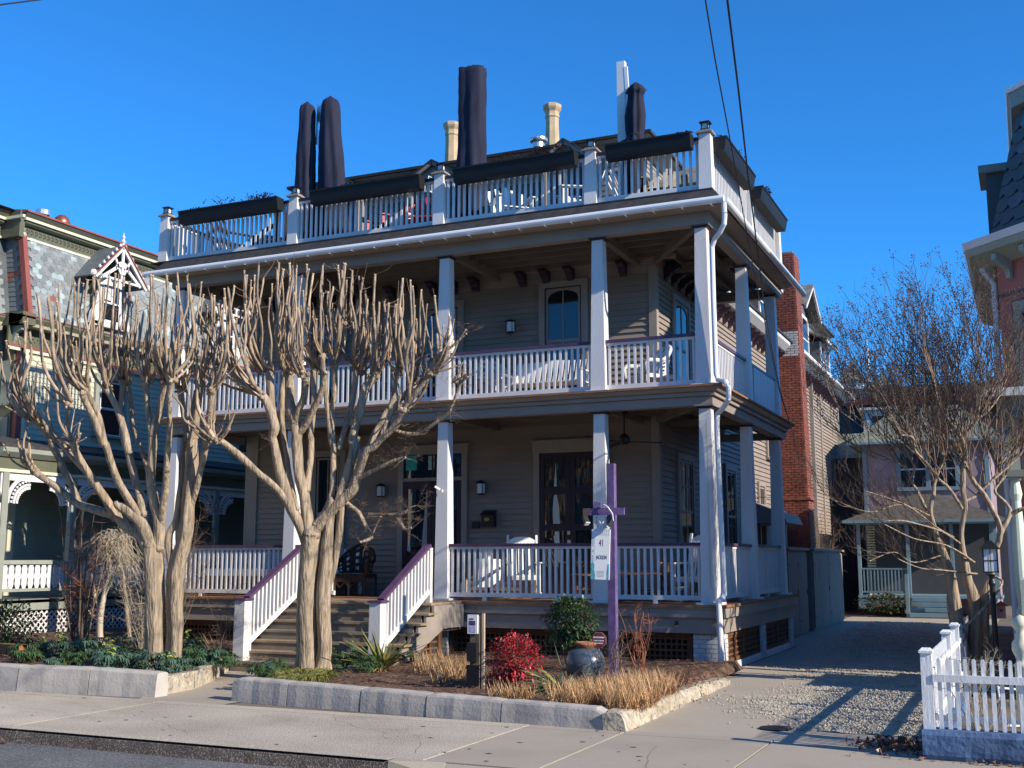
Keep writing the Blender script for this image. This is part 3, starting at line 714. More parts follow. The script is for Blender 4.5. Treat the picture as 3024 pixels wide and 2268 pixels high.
cur.build('door_curtain', mat('white_curtain', (.55, .56, .5), .9, .1), dd)
MB().box(-3.44, -3.37, F - .056, F - .046, 1.98, 2.12).box(-3.56, -3.40, F - .08, F - .06, 1.985, 2.005).box(-3.44, -3.38, F - .056, F - .046, 2.22, 2.29).build('door_handle', 'steel', dd)
# wall lanterns
def sconce(x, z):
    mb = MB().box(x - .05, x + .05, F - .04, F - .02, z - .1, z + .1); 
    mb.lathe([(.02, .14), (.10, .10), (.11, .07)], (x, F - .12, z), 8); mb.lathe([(.10, -.13), (.06, -.15)], (x, F - .12, z), 8)
    for a in range(4): mb.tube([(x + .09 * cos(a * pi / 2 + .78), F - .12 + .09 * sin(a * pi / 2 + .78), z + .08), (x + .095 * cos(a * pi / 2 + .78), F - .12 + .095 * sin(a * pi / 2 + .78), z - .13)], .008, 4)
    s = mb.build('wall_lantern', 'lblack', inn); MB().lathe([(.085, -.12), (.085, .07)], (x, F - .12, z), 10).build('lantern_glass', 'lanternglass', s)
sconce(-5.24, 3.16); sconce(-7.52, 3.16); sconce(-4.6, 6.35); sconce(-7.4, 6.35)
MB().box(-5.47, -5.30, F - .05, F - .02, 2.36, 2.49).box(-5.43, -5.34, F - .055, F - .049, 2.42, 2.46).build('door_bell_panel', 'lblack', inn)
# ---------------------------------------------------------------- gutters and downspouts
g = MB()
g.tube([(-11.72, -.375, 7.545), (.375, -.375, 7.565)], .062, 12); g.tube([(.375, -.375, 7.565), (.375, DY1 + .65, 7.50)], .062, 12)
for k in range(26): x = -11.6 + k * .49; g.box(x, x + .02, -.44, -.31, 7.475, 7.482)
gut = g.build('gutter', 'gutter', inn)
def pxz(l, y): return [(a, y, b) for a, b in l]
dn = MB(); dn.tube([(.36, -.34, 7.53), (.36, -.30, 7.30), (.34, -.27, 7.17), (.25, -.2, 7.06), (.14, -.12, 6.98), (.08, -.08, 6.86), (.075, -.06, 6.0), (.085, -.05, 4.75), (.12, -.07, 4.64), (.28, -.22, 4.57), (.34, -.28, 4.46), (.33, -.27, 4.28), (.22, -.16, 4.17), (.09, -.06, 4.08), (.07, -.05, 3.9), (.12, -.06, 1.2)], .043, 10)
dn.build('downspout', 'gutter', inn)
MB().tube([(.12, -.06, 1.24), (.10, -.10, 1.16), (.06, -.19, 1.10), (.07, -.2, 1.0), (.08, -.2, .10), (.10, -.28, .03)], .047, 10).tube([(.1, -.28, .03), (.115, -.34, .02)], .05, 10).build('downspout', 'gutter', inn)
MB().lathe([(.04, 0), (.041, .004)], (0, 0, 0), 10).build('downspout_mouth', 'void', inn, loc=(.116, -.345, .02)).rotation_euler = (pi / 2, 0, 0)
# ================================================================ THIRD FLOOR AND ROOF OF THE INN
MX0, MX1 = -9.78, -1.85
zb, zt = D3 - .1, 9.34
mb = MB(); mb.hexa([(MX0, 2.36, zb), (MX1, 2.36, zb), (MX1, 24.6, zb), (MX0, 24.6, zb)], [(MX0 + .18, 2.52, zt), (MX1 - .18, 2.52, zt), (MX1 - .18, 24.4, zt), (MX0 + .18, 24.4, zt)])
mans = mb.build('mansard_roof', 'shingle', inn)
M['shg'] = mat('weathered_grey_shingle', (0.15, 0.15, 0.135), .85, .3, 5, .3, 40, .25)
sh = MB(); row = 0; z = D3
while z < zt - .02:
    t = (z - zb) / (zt - zb); y = 2.36 + .16 * t; x = MX0 + .18 * t + (.08 if row % 2 else 0)
    while x < MX1 - .18 * t - .05:
        w_ = min(U(.10, .17), MX1 - .18 * t - x); g = .004; o_ = U(.012, .022)
        sh.hexa([(x + g, y - o_, z), (x + w_ - g, y - o_, z), (x + w_ - g, y + .01, z), (x + g, y + .01, z)], [(x + g, y + .008, z + .118), (x + w_ - g, y + .008, z + .118), (x + w_ - g, y + .02, z + .118), (x + g, y + .02, z + .118)])
        x += w_
    z += .112; row += 1
sh.build('shingles', 'shg', inn, kind='stuff')
sh = MB(); row = 0; z = D3 - .1
while z < zt - .02:
    t = (z - zb) / (zt - zb); x = MX1 - .18 * t; y = 2.5 + (.08 if row % 2 else 0)
    while y < 24.3:
        w_ = U(.2, .3); o_ = U(.012, .022)
        sh.hexa([(x - .01, y + .004, z), (x + o_, y + .004, z), (x + o_, y + w_ - .004, z), (x - .01, y + w_ - .004, z)], [(x - .02, y + .004, z + .15), (x - .006, y + .004, z + .15), (x - .006, y + w_ - .004, z + .15), (x - .02, y + w_ - .004, z + .15)])
        y += w_
    z += .145; row += 1
sh.build('shingles', 'shg', inn, kind='stuff')
def cap_ring(name, m, z0, z1, o0, o1):
    mb = MB(); x0, x1, y0, y1 = MX0 + .18, MX1 - .18, 2.52, 24.4
    mb.hexa([(x0 - o0, y0 - o0, z0), (x1 + o0, y0 - o0, z0), (x1 + o0, y1 + o0, z0), (x0 - o0, y1 + o0, z0)], [(x0 - o1, y0 - o1, z1), (x1 + o1, y0 - o1, z1), (x1 + o1, y1 + o1, z1), (x0 - o1, y1 + o1, z1)])
    return mb.build(name, m, inn)
for k in range(4): cap_ring('frieze_board', 'trim', zt + .005 + k * .1, zt + .10 + k * .1, .06 + .0 * k, .045)
cap_ring('cornice', 'trim', zt + .405, zt + .50, .10, .28); cap_ring('cornice', 'trim', zt + .501, zt + .55, .31, .38); cap_ring('roof_edge', 'shingle', zt + .551, zt + .61, .43, .43)
RZ = zt + .61
def dormer(x, w_, ya=2.02, z0=9.62, za=10.0):
    """gabled dormer with doors on the terrace side"""
    mb = MB().box(x - w_ / 2 + .08, x + w_ / 2 - .08, ya + .12, 2.7, D3, z0 - .0)
    mb.prism([(x - w_ / 2 + .06, z0), (x + w_ / 2 - .06, z0), (x, za - .05)], 1, ya + .1, 2.9)
    d = mb.build('dormer', 'siding', inn)
    r = MB()
    for s in (-1, 1): r.beam((x + s * (w_ / 2 + .06), ya + .35, z0 - .03), (x, ya + .35, za), .75, .035, up=(0, 0, 1))
    r.build('dormer_roof', 'shingle', d)
    r = MB()
    for s in (-1, 1): r.beam((x + s * (w_ / 2 + .03), ya + .02, z0 - .055), (x, ya + .02, za - .045), .05, .09)
    r.box(x - w_ / 2 + .05, x + w_ / 2 - .05, ya + .06, ya + .10, z0 - .09, z0 - .03)
    r.build('gable_trim', 'trim', d)
    MB().box(x - w_ / 2 + .16, x + w_ / 2 - .16, ya + .085, ya + .118, D3 + .05, z0 - .22).build('dormer_door', 'dark', d)
    g = MB(); f = MB()
    for k in range(2):
        a = x - w_ / 2 + .2 + k * (w_ / 2 - .18); b = a + w_ / 2 - .22
        for j in range(3):
            for i in range(2):
                h0 = D3 + .35 + j * .42; u0 = a + .03 + i * (b - a) / 2; g.box(u0, u0 + (b - a) / 2 - .04, ya + .076, ya + .083, h0, h0 + .36)
    g.build('dormer_pane', 'glass', d)
    f = MB(); f.box(x - w_ / 2 + .08, x - w_ / 2 + .16, ya + .05, ya + .117, D3, z0 - .1); f.box(x + w_ / 2 - .16, x + w_ / 2 - .08, ya + .05, ya + .117, D3, z0 - .1); f.box(x - .02, x + .02, ya + .05, ya + .084, D3, z0 - .22)
    f.build('dormer_casing', 'trim', d)
dormer(-6.33, 1.3); dormer(-3.38, 1.1); dormer(-8.6, 1.1)
# hanging lantern at the middle gable
mb = MB().box(-6.41, -6.29, 1.86, 1.98, 9.27, 9.29).box(-6.41, -6.29, 1.86, 1.98, 9.48, 9.50).tube([(-6.35, 1.92, 9.5), (-6.35, 1.92, 9.62), (-6.35, 2.15, 9.64)], .012, 5)
for a in (-.055, .055):
    for b in (-.055, .055): mb.box(-6.35 + a - .008, -6.35 + a + .008, 1.92 + b - .008, 1.92 + b + .008, 9.29, 9.48)
o = mb.build('wall_lantern', 'gutter', inn); MB().lathe([(.028, 0), (.028, .1)], (-6.35, 1.92, 9.29), 8).build('lantern_glass', 'lanternglass', o)
# side dormers facing the driveway
def side_dormer(y, w_, z0, z1, za, shed=False, depth=.6, xo=SX + .2):
    mb = MB().box(xo - 1.2, xo - .03, y - w_ / 2, y + w_ / 2, z0, z1)
    d = mb.build('dormer', 'slate', inn)
    window(1, y - w_ / 2 + .02, y + w_ / 2 - .02, z0 + .08, z1 - .04, cas=.1, base=xo - .03, par=d, casmat='trim', dark='dark', curtain=False, sill=False) if False else None
    B = plane_box(1, xo - .03)
    f = MB(); B(f, y - w_ / 2, y - w_ / 2 + .1, 0, .04, z0, z1); B(f, y + w_ / 2 - .1, y + w_ / 2, 0, .04, z0, z1); B(f, y - .04, y + .04, 0, .045, z0, z1); B(f, y - w_ / 2 + .1, y + w_ / 2 - .1, 0, .035, z1 - .1, z1); B(f, y - w_ / 2 + .1, y + w_ / 2 - .1, 0, .03, (z0 + z1) / 2, (z0 + z1) / 2 + .04); f.build('dormer_casing', 'rail', d)
    g = MB(); B(g, y - w_ / 2 + .1, y + w_ / 2 - .1, .0, .012, z0, z1 - .1); g.build('dormer_pane', 'glass', d)
    if shed:
        MB().hexa([(xo + .28, y - w_ / 2 - .25, z1 + .02), (xo + .28, y + w_ / 2 + .25, z1 + .02), (xo - 1.2, y + w_ / 2 + .25, za), (xo - 1.2, y - w_ / 2 - .25, za)], [(xo + .28, y - w_ / 2 - .25, z1 + .08), (xo + .28, y + w_ / 2 + .25, z1 + .08), (xo - 1.2, y + w_ / 2 + .25, za + .06), (xo - 1.2, y - w_ / 2 - .25, za + .06)]).build('dormer_roof', 'shg', d)
        MB().box(xo + .2, xo + .26, y - w_ / 2 - .2, y + w_ / 2 + .2, z1 - .06, z1 + .02).build('dormer_eave', 'rail', d)
    else:
        r = MB()
        for s in (-1, 1): r.beam((xo - .35, y + s * (w_ / 2 + .3), z1 - .06), (xo - .35, y, za), 1.5, .05, up=(0, 0, 1))
        # beams run across the slope
        r.build('dormer_roof', 'shg', d)
        MB().prism([(y - w_ / 2, z1), (y + w_ / 2, z1), (y, za - .1)], 0, xo - .6, xo - .02).build('dormer_gable', mat('plum_gable_paint', (.16, .12, .16), .6), d)
        r = MB()
        for s in (-1, 1): r.beam((xo + .36, y + s * (w_ / 2 + .28), z1 - .12), (xo + .36, y, za - .05), .06, .13)
        r.build('gable_trim', 'rail', d)
        MB().prism([(y - w_ / 2 - .25, z1 - .06), (y, za - .06), (y + w_ / 2 + .25, z1 - .06)], 0, xo + .3, xo + .32).build('gable_soffit', 'rail', d) if False else None
side_dormer(4.6, 1.5, 8.0, 9.3, 9.95); side_dormer(11.6, 1.7, 7.75, 9.0, 9.6, True); side_dormer(16.9, 2.2, 7.7, 9.25, 10.1); side_dormer(21.2, 1.8, 7.65, 8.95, 9.6, True)
# wing eave: white cornice with gutter and slate edge
ev = MB(); ev.prism([(-1.62, 7.42), (-1.32, 7.47), (-1.16, 7.60), (-1.16, 7.70), (-1.62, 7.78)], 1, DY1 + .05, 13.4); ev.prism([(-1.62, 7.42), (-1.32, 7.47), (-1.16, 7.60), (-1.16, 7.70), (-1.62, 7.78)], 1, 14.7, 25.2)
for a in (0,): pass
ev.build('wing_cornice', 'rail', inn)
MB().hexa([(-1.12, DY1, 7.70), (-1.12, 25.2, 7.70), (-1.9, 25.2, 7.9), (-1.9, DY1, 7.9)], [(-1.12, DY1, 7.76), (-1.12, 25.2, 7.76), (-1.9, 25.2, 8.1), (-1.9, DY1, 8.1)]).build('eave_slates', 'shingle', inn)
MB().tube([(-1.08, 14.75, 7.68), (-1.08, 25.2, 7.62)], .07, 8).build('gutter', 'gutter', inn)
# brick chimney on the driveway side
def chimney():
    c = MB().hexa([(SX - .02, 13.65, 0), (-.83, 13.65, 0), (-.83, 14.42, 0), (SX - .02, 14.42, 0)], [(SX + .03, 13.65, 10.35), (-1.05, 13.65, 10.35), (-1.05, 14.42, 10.35), (SX + .03, 14.42, 10.35)]).build('brick_chimney', 'mortar', inn)
    pieces = []
    b = MB(); wh = MB(); z = 0.02; row = 0; H = 10.36
    def xr(z): return -.82 - .215 * (z / 10.35)
    while z < H - .05:
        for fx in (1, 0):
            a0, a1 = (SX + .0, xr(z)) if fx else (13.64, 14.43)
            p = a0 - (.1 if row % 2 else 0)
            while p < a1 - .01:
                s0, s1 = max(p, a0), min(p + .2, a1)
                if s1 - s0 > .03:
                    j = U(.0, .008); tgt = wh if 7.35 < z < 8.02 and fx and row > 0 else b
                    if fx: tgt.box(s0 + .005, s1 - .005, 13.625 - j, 13.66, z + .005, z + .062)
                    else: tgt.box(xr(z) - .02, xr(z) + .012 + j, s0 + .005, s1 - .005, z + .005, z + .062)
                p += .21
        z += .0705; row += 1
    b.build('bricks', 'brick', c, kind='stuff'); wh.build('whitewashed_bricks', 'pier', c, kind='stuff')
    MB().hexa([(SX, 13.6, 3.35), (-.80, 13.6, 3.35), (-.80, 14.46, 3.35), (SX, 14.46, 3.35)], [(SX, 13.61, 3.42), (-.83, 13.61, 3.42), (-.83, 14.45, 3.42), (SX, 14.45, 3.42)]).build('brick_ledge', 'brick', c)
chimney()
# tan octagonal roof chimneys and flue vent
def tan_chimney(x, y, zt_, r=.155):
    c = MB().lathe([(r * 1.15, RZ - zt_ - .05), (r * 1.1, -1.0), (r, -.55), (r, -.32)], (x, y, zt_), 8).build('tan_chimney', 'tan', inn)
    MB().lathe([(r * 1.02, -.345), (r * 1.12, -.33), (r * 1.12, -.29), (r * 1.02, -.27), (r * 1.05, -.20), (r * 1.3, -.14), (r * 1.42, -.10), (r * 1.42, -.03), (r * 1.15, .0), (r * .8, .02)], (x, y, zt_), 8).build('chimney_cap', 'tan', c)
tan_chimney(-5.23, 6, 12.52, .165); tan_chimney(-7.93, 6, 12.5, .165)
MB().lathe([(.12, RZ - 10.5), (.12, -.12), (.13, -.1), (.13, .0), (.19, .03), (.20, .06), (.20, .09), (.15, .10)], (-4.41, 3.2, 10.47), 14).build('flue_vent', 'steel', inn)
MB().box(-.2, -.1, .3, .4, 7.0, 7.0001) if False else None
# ---------------------------------------------------------------- planter troughs on the terrace rail
def trough(x0, x1, side=False, label='', sprigs=()):
    zb_, zt_ = 8.56, 8.815
    pr = [(-.10, zt_), (-.345, zt_), (-.345, zt_ - .03), (-.33, zt_ - .035), (-.30, zb_ + .06), (-.285, zb_), (-.10, zb_)]
    pr2 = [(.10, zt_), (.345, zt_), (.345, zt_ - .03), (.33, zt_ - .035), (.30, zb_ + .06), (.285, zb_), (.10, zb_)]
    cx = (x0 + x1) / 2
    t = thing('planter_trough', (.25, cx, zb_) if side else (cx, -.22, zb_), label, 'planter', 'black planter troughs hung on the terrace railing')
    (MB().prism(pr2, 1, x0, x1) if side else MB().prism(pr, 0, x0, x1)).build('trough', 'black', t)
    for k in range(3):
        q = x0 + (x1 - x0) * (k + .5) / 3
        (MB().box(.0, .12, q - .02, q + .02, 8.80, 8.83) if side else MB().box(q - .02, q + .02, -.12, .0, 8.80, 8.83)).build('hook', 'lblack', t)
    s = MB()
    def pt(q, h, d=0): return (.22 + d, q, h) if side else (q, -.22 + d, h)
    for q, n, h, w_ in sprigs:
        for _ in range(n):
            a = q + random.gauss(0, w_); hh = h * U(.4, 1)
            p0 = pt(a, zt_ - .01); p1 = pt(a + U(-.06, .06), zt_ + hh * .6, U(-.05, .05)); p2 = pt(a + U(-.12, .12), zt_ + hh, U(-.08, .08))
            s.tube([p0, p1, p2], [.003, .0025, .002], 3, False)
            for _ in range(5):
                c = Vector(p1).lerp(Vector(p2), R()); r = U(.006, .016); s.q([c + Vector((-r, 0, 0)), c + Vector((0, r, -r)), c + Vector((r, 0, 0)), c + Vector((0, -r, r))])
    if s.v: s.build('dry_plants', 'deadbrown', t, kind='stuff')
trough(-10.95, -8.5, label='leftmost black planter trough on the front of the terrace railing', sprigs=((-9.9, 14, .22, .25), (-9.0, 40, .17, .2), (-10.5, 16, .05, .1)))
trough(-7.73, -5.32, label='black planter trough on the front terrace railing under the pair of covered parasols', sprigs=((-7.5, 16, .05, .1), (-6.9, 18, .06, .3), (-6.2, 12, .05, .3)))
trough(-4.62, -2.25, label='black terrace trough with pale dried stalks, below the tall square topped parasol', sprigs=((-3.9, 14, .14, .2), (-3.5, 18, .2, .2), (-2.9, 34, .16, .15), (-2.5, 22, .2, .1)))
trough(-1.68, -.18, label='shortest black planter trough, beside the tall corner post of the terrace', sprigs=((-.3, 16, .06, .06), (-1.4, 8, .05, .1)))
trough(.10, 2.35, True, 'planter trough on the driveway side of the terrace, next to the corner post', sprigs=((.3, 10, .04, .1), (1.7, 16, .22, .2), (1.0, 10, .05, .3)))
trough(2.95, 5.4, True, 'rearmost planter trough on the driveway side, with a reddish brown plant', sprigs=((3.9, 60, .26, .12), (4.9, 20, .12, .2)))
# ---------------------------------------------------------------- parasols
def cover(cx, cy, z0, z1, w0, w1, d0, d1, seed=0, lean=0, flat=False, folds=7):
    mb = MB(); n = 36; m = 30
    for k in range(m + 1):
        t = k / m; z = z0 + (z1 - z0) * t
        wx = w0 + (w1 - w0) * t; wy = d0 + (d1 - d0) * t
        if not flat and t > .93: q = (t - .93) / .07; s_ = sqrt(max(.02, 1 - q * q * .98)); wx *= s_; wy *= s_
        for j in range(n):
            a = 2 * pi * j / n
            f = 1 + .20 * (1 - t * .5) * sin(a * folds + seed + 2.4 * t) * (.5 + .5 * noise.noise((cos(a) * 2 + seed, sin(a) * 2, t * 2.5))) + .12 * noise.noise((cos(a) * 2.2, sin(a) * 2.2 + seed, t * 4)) + .05 * noise.noise((cos(a) * 6, sin(a) * 6 + seed, t * 16))
            if flat: f *= 1 / max(abs(cos(a)), abs(sin(a))) ** .55
            mb.v.append((cx + lean * t + wx / 2 * cos(a) * f, cy + wy / 2 * sin(a) * f, z + (U(-.01, .01) if k == m else 0)))
    for k in range(m):
        for j in range(n):
            j2 = (j + 1) % n; mb.f.append((k * n + j, k * n + j2, (k + 1) * n + j2, (k + 1) * n + j))
    i = len(mb.v); mb.v.append((cx + lean, cy, z1 + (.03 if not flat else .0)))
    for j in range(n): mb.f.append((m * n + j, m * n + (j + 1) % n, i))
    mb.f.append(tuple(reversed(range(n))))
    return mb
t = thing('twin_parasol', (-8.15, .6, D3), 'pair of closed parasols in rounded navy covers sharing one silver mast', 'parasol')
cover(-8.44, .55, D3 + .35, 11.07, .50, .32, .40, .30, 1, -.02).build('parasol_cover', 'navy', t, smooth=True)
cover(-7.83, .60, D3 + .35, 11.12, .72, .36, .5, .34, 5, -.10).build('parasol_cover', 'navy', t, smooth=True)
mb = MB().box(-8.26, -8.19, .72, .79, D3, 10.0); mb.box(-8.24, -8.19, .74, .79, 10.0, 10.95); mb.box(-8.33, -8.31, .70, .74, 10.2, 10.85)
mb.build('mast', 'gutter', t); MB().box(-8.29, -8.14, .66, .82, 10.68, 11.02).build('mast_head', 'steel', t)
MB().box(-8.5, -7.9, .4, 1.05, D3 + .001, D3 + .07).build('mast_foot', 'lblack', t)
t = thing('parasol', (-4.7, .6, D3), 'closed parasol in a tall square topped navy cover, middle of the terrace', 'parasol')
cover(-4.72, .6, D3 + .3, 11.12, .56, .50, .42, .36, 9, .04, True).build('parasol_cover', 'navy', t, smooth=True)
MB().lathe([(.03, 0), (.03, .5)], (-4.72, .6, D3), 8).build('pole', 'gutter', t); MB().box(-5.0, -4.4, .35, .85, D3 + .001, D3 + .07).build('foot', 'lblack', t)
t = thing('parasol_mast', (-1.7, .65, D3), 'tall white parasol mast without canopy at the right of the terrace', 'mast')
MB().box(-1.76, -1.61, .6, .72, D3, 10.72).build('mast', 'rail', t); MB().beam((-1.59, .62, 10.6), (-1.53, .62, 9.35), .05, .06).build('arm', 'gutter', t)
MB().box(-1.62, -1.56, .6, .66, 10.52, 10.6).build('pivot', mat('rust', (.25, .07, .04), .8), t)
t = thing('parasol', (-1.4, .6, D3), 'folded black parasol tied with a cord beside the white mast', 'parasol')
cv = MB(); n = 32; pr = [(0, .10), (.45, .15), (.85, .18), (1.22, .17), (1.38, .125), (1.5, .15), (1.75, .165), (2.05, .125), (2.17, .12), (2.2, .16), (2.3, .115), (2.38, .02)]
for k, (h, r) in enumerate(pr):
    for j in range(n):
        a = 2 * pi * j / n; f = 1 + (.16 if 0 < k < len(pr) - 2 else .03) * sin(8 * a + .5 * h) + .06 * noise.noise((cos(a) * 3, sin(a) * 3, h * 2)); cv.v.append((-1.47 + .06 * h / 2 + r * 1.08 * cos(a) * f, .6 + r * sin(a) * f, D3 + .02 + h))
for k in range(len(pr) - 1):
    for j in range(n): j2 = (j + 1) % n; cv.f.append((k * n + j, k * n + j2, (k + 1) * n + j2, (k + 1) * n + j))
cv.build('folded_canopy', 'navy', t, smooth=True); MB().lathe([(.135, 0), (.142, .02), (.135, .04)], (-1.43, .6, D3 + 1.37), 16).tube([(-1.43, .6, D3 + 1.39), (-1.7, .6, D3 + 1.33)], .012, 5).build('cord', 'lblack', t)
# cords swagging
# ================================================================ FURNITURE
def slats(n, f, name, m, t):
    for k in range(n): f(k).build(name, m, t)
def adirondack(name, loc, rz, m, label, group=None, w_=.62):
    t = thing(name, loc, label, 'chair', group, True, rz)
    for k in range(5):
        x = -w_ / 2 + .07 + k * (w_ - .14) / 4; dx = (x) * .35
        MB().beam((x, .22, .26), (x + dx, .50, 1.0 - abs(x) * .45), .088, .018, up=(0, 1, 0)).build('back_slat', m, t)
    for k in range(5): MB().box(-w_ / 2 + .03, w_ / 2 - .03, -.30 + k * .11, -.30 + k * .11 + .09, .37 - k * .025, .39 - k * .025).build('seat_slat', m, t)
    for s in (-1, 1):
        x = s * w_ / 2
        MB().box(x - .06, x + .06, -.38, .32, .56, .58).build('armrest', m, t); MB().box(x - .02, x + .02, -.34, -.24, 0, .56).build('leg', m, t)
        MB().beam((x * .9, -.3, .34), (x * .9, .5, .06), .03, .12).build('leg', m, t)
    return t
def rocker(loc, rz, m, label, group=None):
    t = thing('rocking_chair', loc, label, 'rocking chair', group, True, rz); w_ = .52
    for k in range(7):
        x = -.19 + k * .063; MB().beam((x, .22, .42), (x, .40, 1.02), .035, .015, up=(0, 1, 0)).build('back_slat', m, t)
    mb = MB().prism([(-.24, 1.0), (.24, 1.0), (.24, 1.07), (.14, 1.12), (0, 1.135), (-.14, 1.12), (-.24, 1.07)], 1, .40, .425); mb.build('headrest', m, t)
    MB().box(-.27, .27, -.26, .25, .40, .425).build('seat', m, t); MB().box(-.27, .27, -.265, -.24, .34, .40).build('seat_apron', m, t)
    for s in (-1, 1):
        x = s * .27
        MB().beam((x, .24, .1), (x, .43, 1.16), .04, .04, up=(0, 1, 0)).build('back_post', m, t); MB().beam((x, -.24, .08), (x, -.22, .64), .04, .04, up=(0, 1, 0)).build('front_leg', m, t)
        MB().box(x - .045, x + .045, -.3, .27, .64, .662).build('armrest', m, t)
        MB().tube([(x, -.5, .11), (x, -.25, .045), (x, 0, .022), (x, .25, .04), (x, .55, .12)], .022, 6).build('runner', m, t)
        MB().beam((x, -.22, .2), (x, .26, .22), .025, .03).build('stretcher', m, t)
    return t
def wicker_chair(loc, rz, m, label, group=None, cush=None):
    t = thing('wicker_armchair', loc, label, 'armchair', group, True, rz)
    mb = MB(); n = 18; rows = 8
    for j in range(rows + 1):
        v = j / rows
        for k in range(n + 1):
            a = pi * k / n; h = .44 + v * (.22 + .34 * sin(a) ** 1.6); r = .33 + .05 * v
            mb.v.append((r * cos(a), -.08 + (r + .02) * sin(a) * 1.0, h))
    for j in range(rows):
        for k in range(n):
            if (j % 2 == 1 and k % 3 == 1): continue
            a = j * (n + 1) + k; mb.f.append((a, a + 1, a + n + 2, a + n + 1))
    mb.build('woven_back', m, t)
    MB().tube([((.38) * cos(pi * k / n), -.08 + .40 * sin(pi * k / n), .66 + .34 * sin(pi * k / n) ** 1.6) for k in range(n + 1)], .035, 8).build('rolled_rim', m, t, smooth=True)
    MB().box(-.32, .32, -.34, .28, .36, .43).build('seat', m, t)
    for s in (-1, 1):
        MB().tube([(s * .37, -.10, .66), (s * .37, -.3, .655), (s * .37, -.37, .6), (s * .35, -.36, .4)], .04, 7).build('rolled_arm', m, t, smooth=True)
        for y in (-.33, .27): MB().tube([(s * .31, y, 0), (s * .31, y, .38)], .022, 6).build('leg', m, t)
    MB().box(-.32, .32, -.345, -.33, .28, .36).build('skirt', m, t)
    for k in range(3): MB().tube([(-.3 + k * .2, -.34, .28), (-.2 + k * .2, -.34, .17), (-.1 + k * .2, -.34, .28)], .01, 5).build('scroll', m, t)
    if cush: MB().box(-.28, .28, -.3, .24, .43, .50).build('cushion', cush, t)
    return t
def table(loc, m, label, r=.32, h=.5, name='side_table', square=False, cat='table', group=None):
    t = thing(name, loc, label, cat, group, True)
    (MB().box(-r, r, -r, r, h - .03, h) if square else MB().lathe([(r, h - .03), (r, h)], n=20)).build('tabletop', m, t)
    for a in range(4): x, y = r * .75 * cos(a * pi / 2 + .78), r * .75 * sin(a * pi / 2 + .78); MB().box(x - .018, x + .018, y - .018, y + .018, 0, h - .03).build('leg', m, t)
    (MB().box(-r * .6, r * .6, -r * .6, r * .6, h * .35, h * .35 + .015)).build('shelf', m, t)
    return t
def bench(loc, rz, w_, m, label, hb=.95):
    t = thing('bench', loc, label, 'bench', None, True, rz); n = int(w_ / .105)
    for k in range(n):
        x = -w_ / 2 + .05 + k * (w_ - .1) / (n - 1); MB().beam((x, .2, .42), (x, .36, hb - .03 * abs(sin(x * 3))), .075, .018, up=(0, 1, 0)).build('back_slat', m, t)
    for k in range(5): MB().box(-w_ / 2, w_ / 2, -.28 + k * .105, -.19 + k * .105, .40, .42).build('seat_slat', m, t)
    MB().box(-w_ / 2, w_ / 2, .2, .23, .44, .50).build('back_rail', m, t)
    for s in (-1, 1):
        x = s * w_ / 2; MB().box(x - .04, x + .04, -.32, .25, .60, .62).build('armrest', m, t)
        for y in (-.27, .2): MB().box(x - .025, x + .025, y - .025, y + .025, 0, .6).build('leg', m, t)
    return t
# lower porch
G = 'white rocking chairs on the lower porch'
rocker((-3.95, 1.35, D1), radians(28), 'chairw', 'white rocking chair left of the dark double doors on the lower porch', G)
rocker((-.62, .95, D1), radians(-12), 'chairw', 'white rocking chair behind the thick corner column of the lower porch', G)
wicker_chair((-7.55, 1.35, D1), radians(10), 'wicker_d', 'dark brown wicker armchair at the top of the front steps')
table((-8.5, 1.25, D1), 'wicker_d', 'dark wicker side table left of the wicker armchair', .3, .55, square=True)
bench((-8.7, 1.95, D1), 0, 1.5, 'chairw', 'white slatted bench against the wall behind the dark wicker table', .95)
table((-2.75, 1.5, D1), 'deckwood', 'small brown wooden stool table in front of the double doors', .3, .45, group=None)
table((-1.75, 1.25, D1), 'deckwood', 'brown wooden coffee table in the right bay of the lower porch', .42, .48, square=True)
rocker((-1.15, 1.7, D1), radians(-60), 'deckwood', 'brown wooden rocking chair against the side corner of the lower porch')
# table with white cloth and a post lantern on it
t = thing('cloth_table', (-4.75, 1.5, D1), 'small table under a white cloth beside the rocking chair', 'table', None, True)
mb = MB(); n = 24
for z_, r_, f_ in ((.72, .2, 0), (.715, .24, .0), (.5, .26, .06), (.2, .27, .10)):
    for k in range(n): a = 2 * pi * k / n; rr = r_ * (1 + f_ * sin(6 * a)); mb.v.append((rr * cos(a), rr * sin(a), z_))
for j in range(3):
    for k in range(n): mb.f.append((j * n + (k + 1) % n, j * n + k, (j + 1) * n + k, (j + 1) * n + (k + 1) % n))
mb.f.append(tuple(range(n))); mb.build('tablecloth', 'chairw', t); MB().lathe([(.2, 0), (.03, .05), (.03, .7)], n=10).build('pedestal', 'lblack', t)
t = thing('table_lantern', (-4.78, 1.5, D1 + .72), 'small white lantern with a black top on the cloth covered table', 'lantern', None, True)
MB().box(-.07, .07, -.07, .07, 0, .2).build('body', 'lanternglass', t); MB().taper(0, 0, .2, .25, .2, .1).build('lid', 'lblack', t)
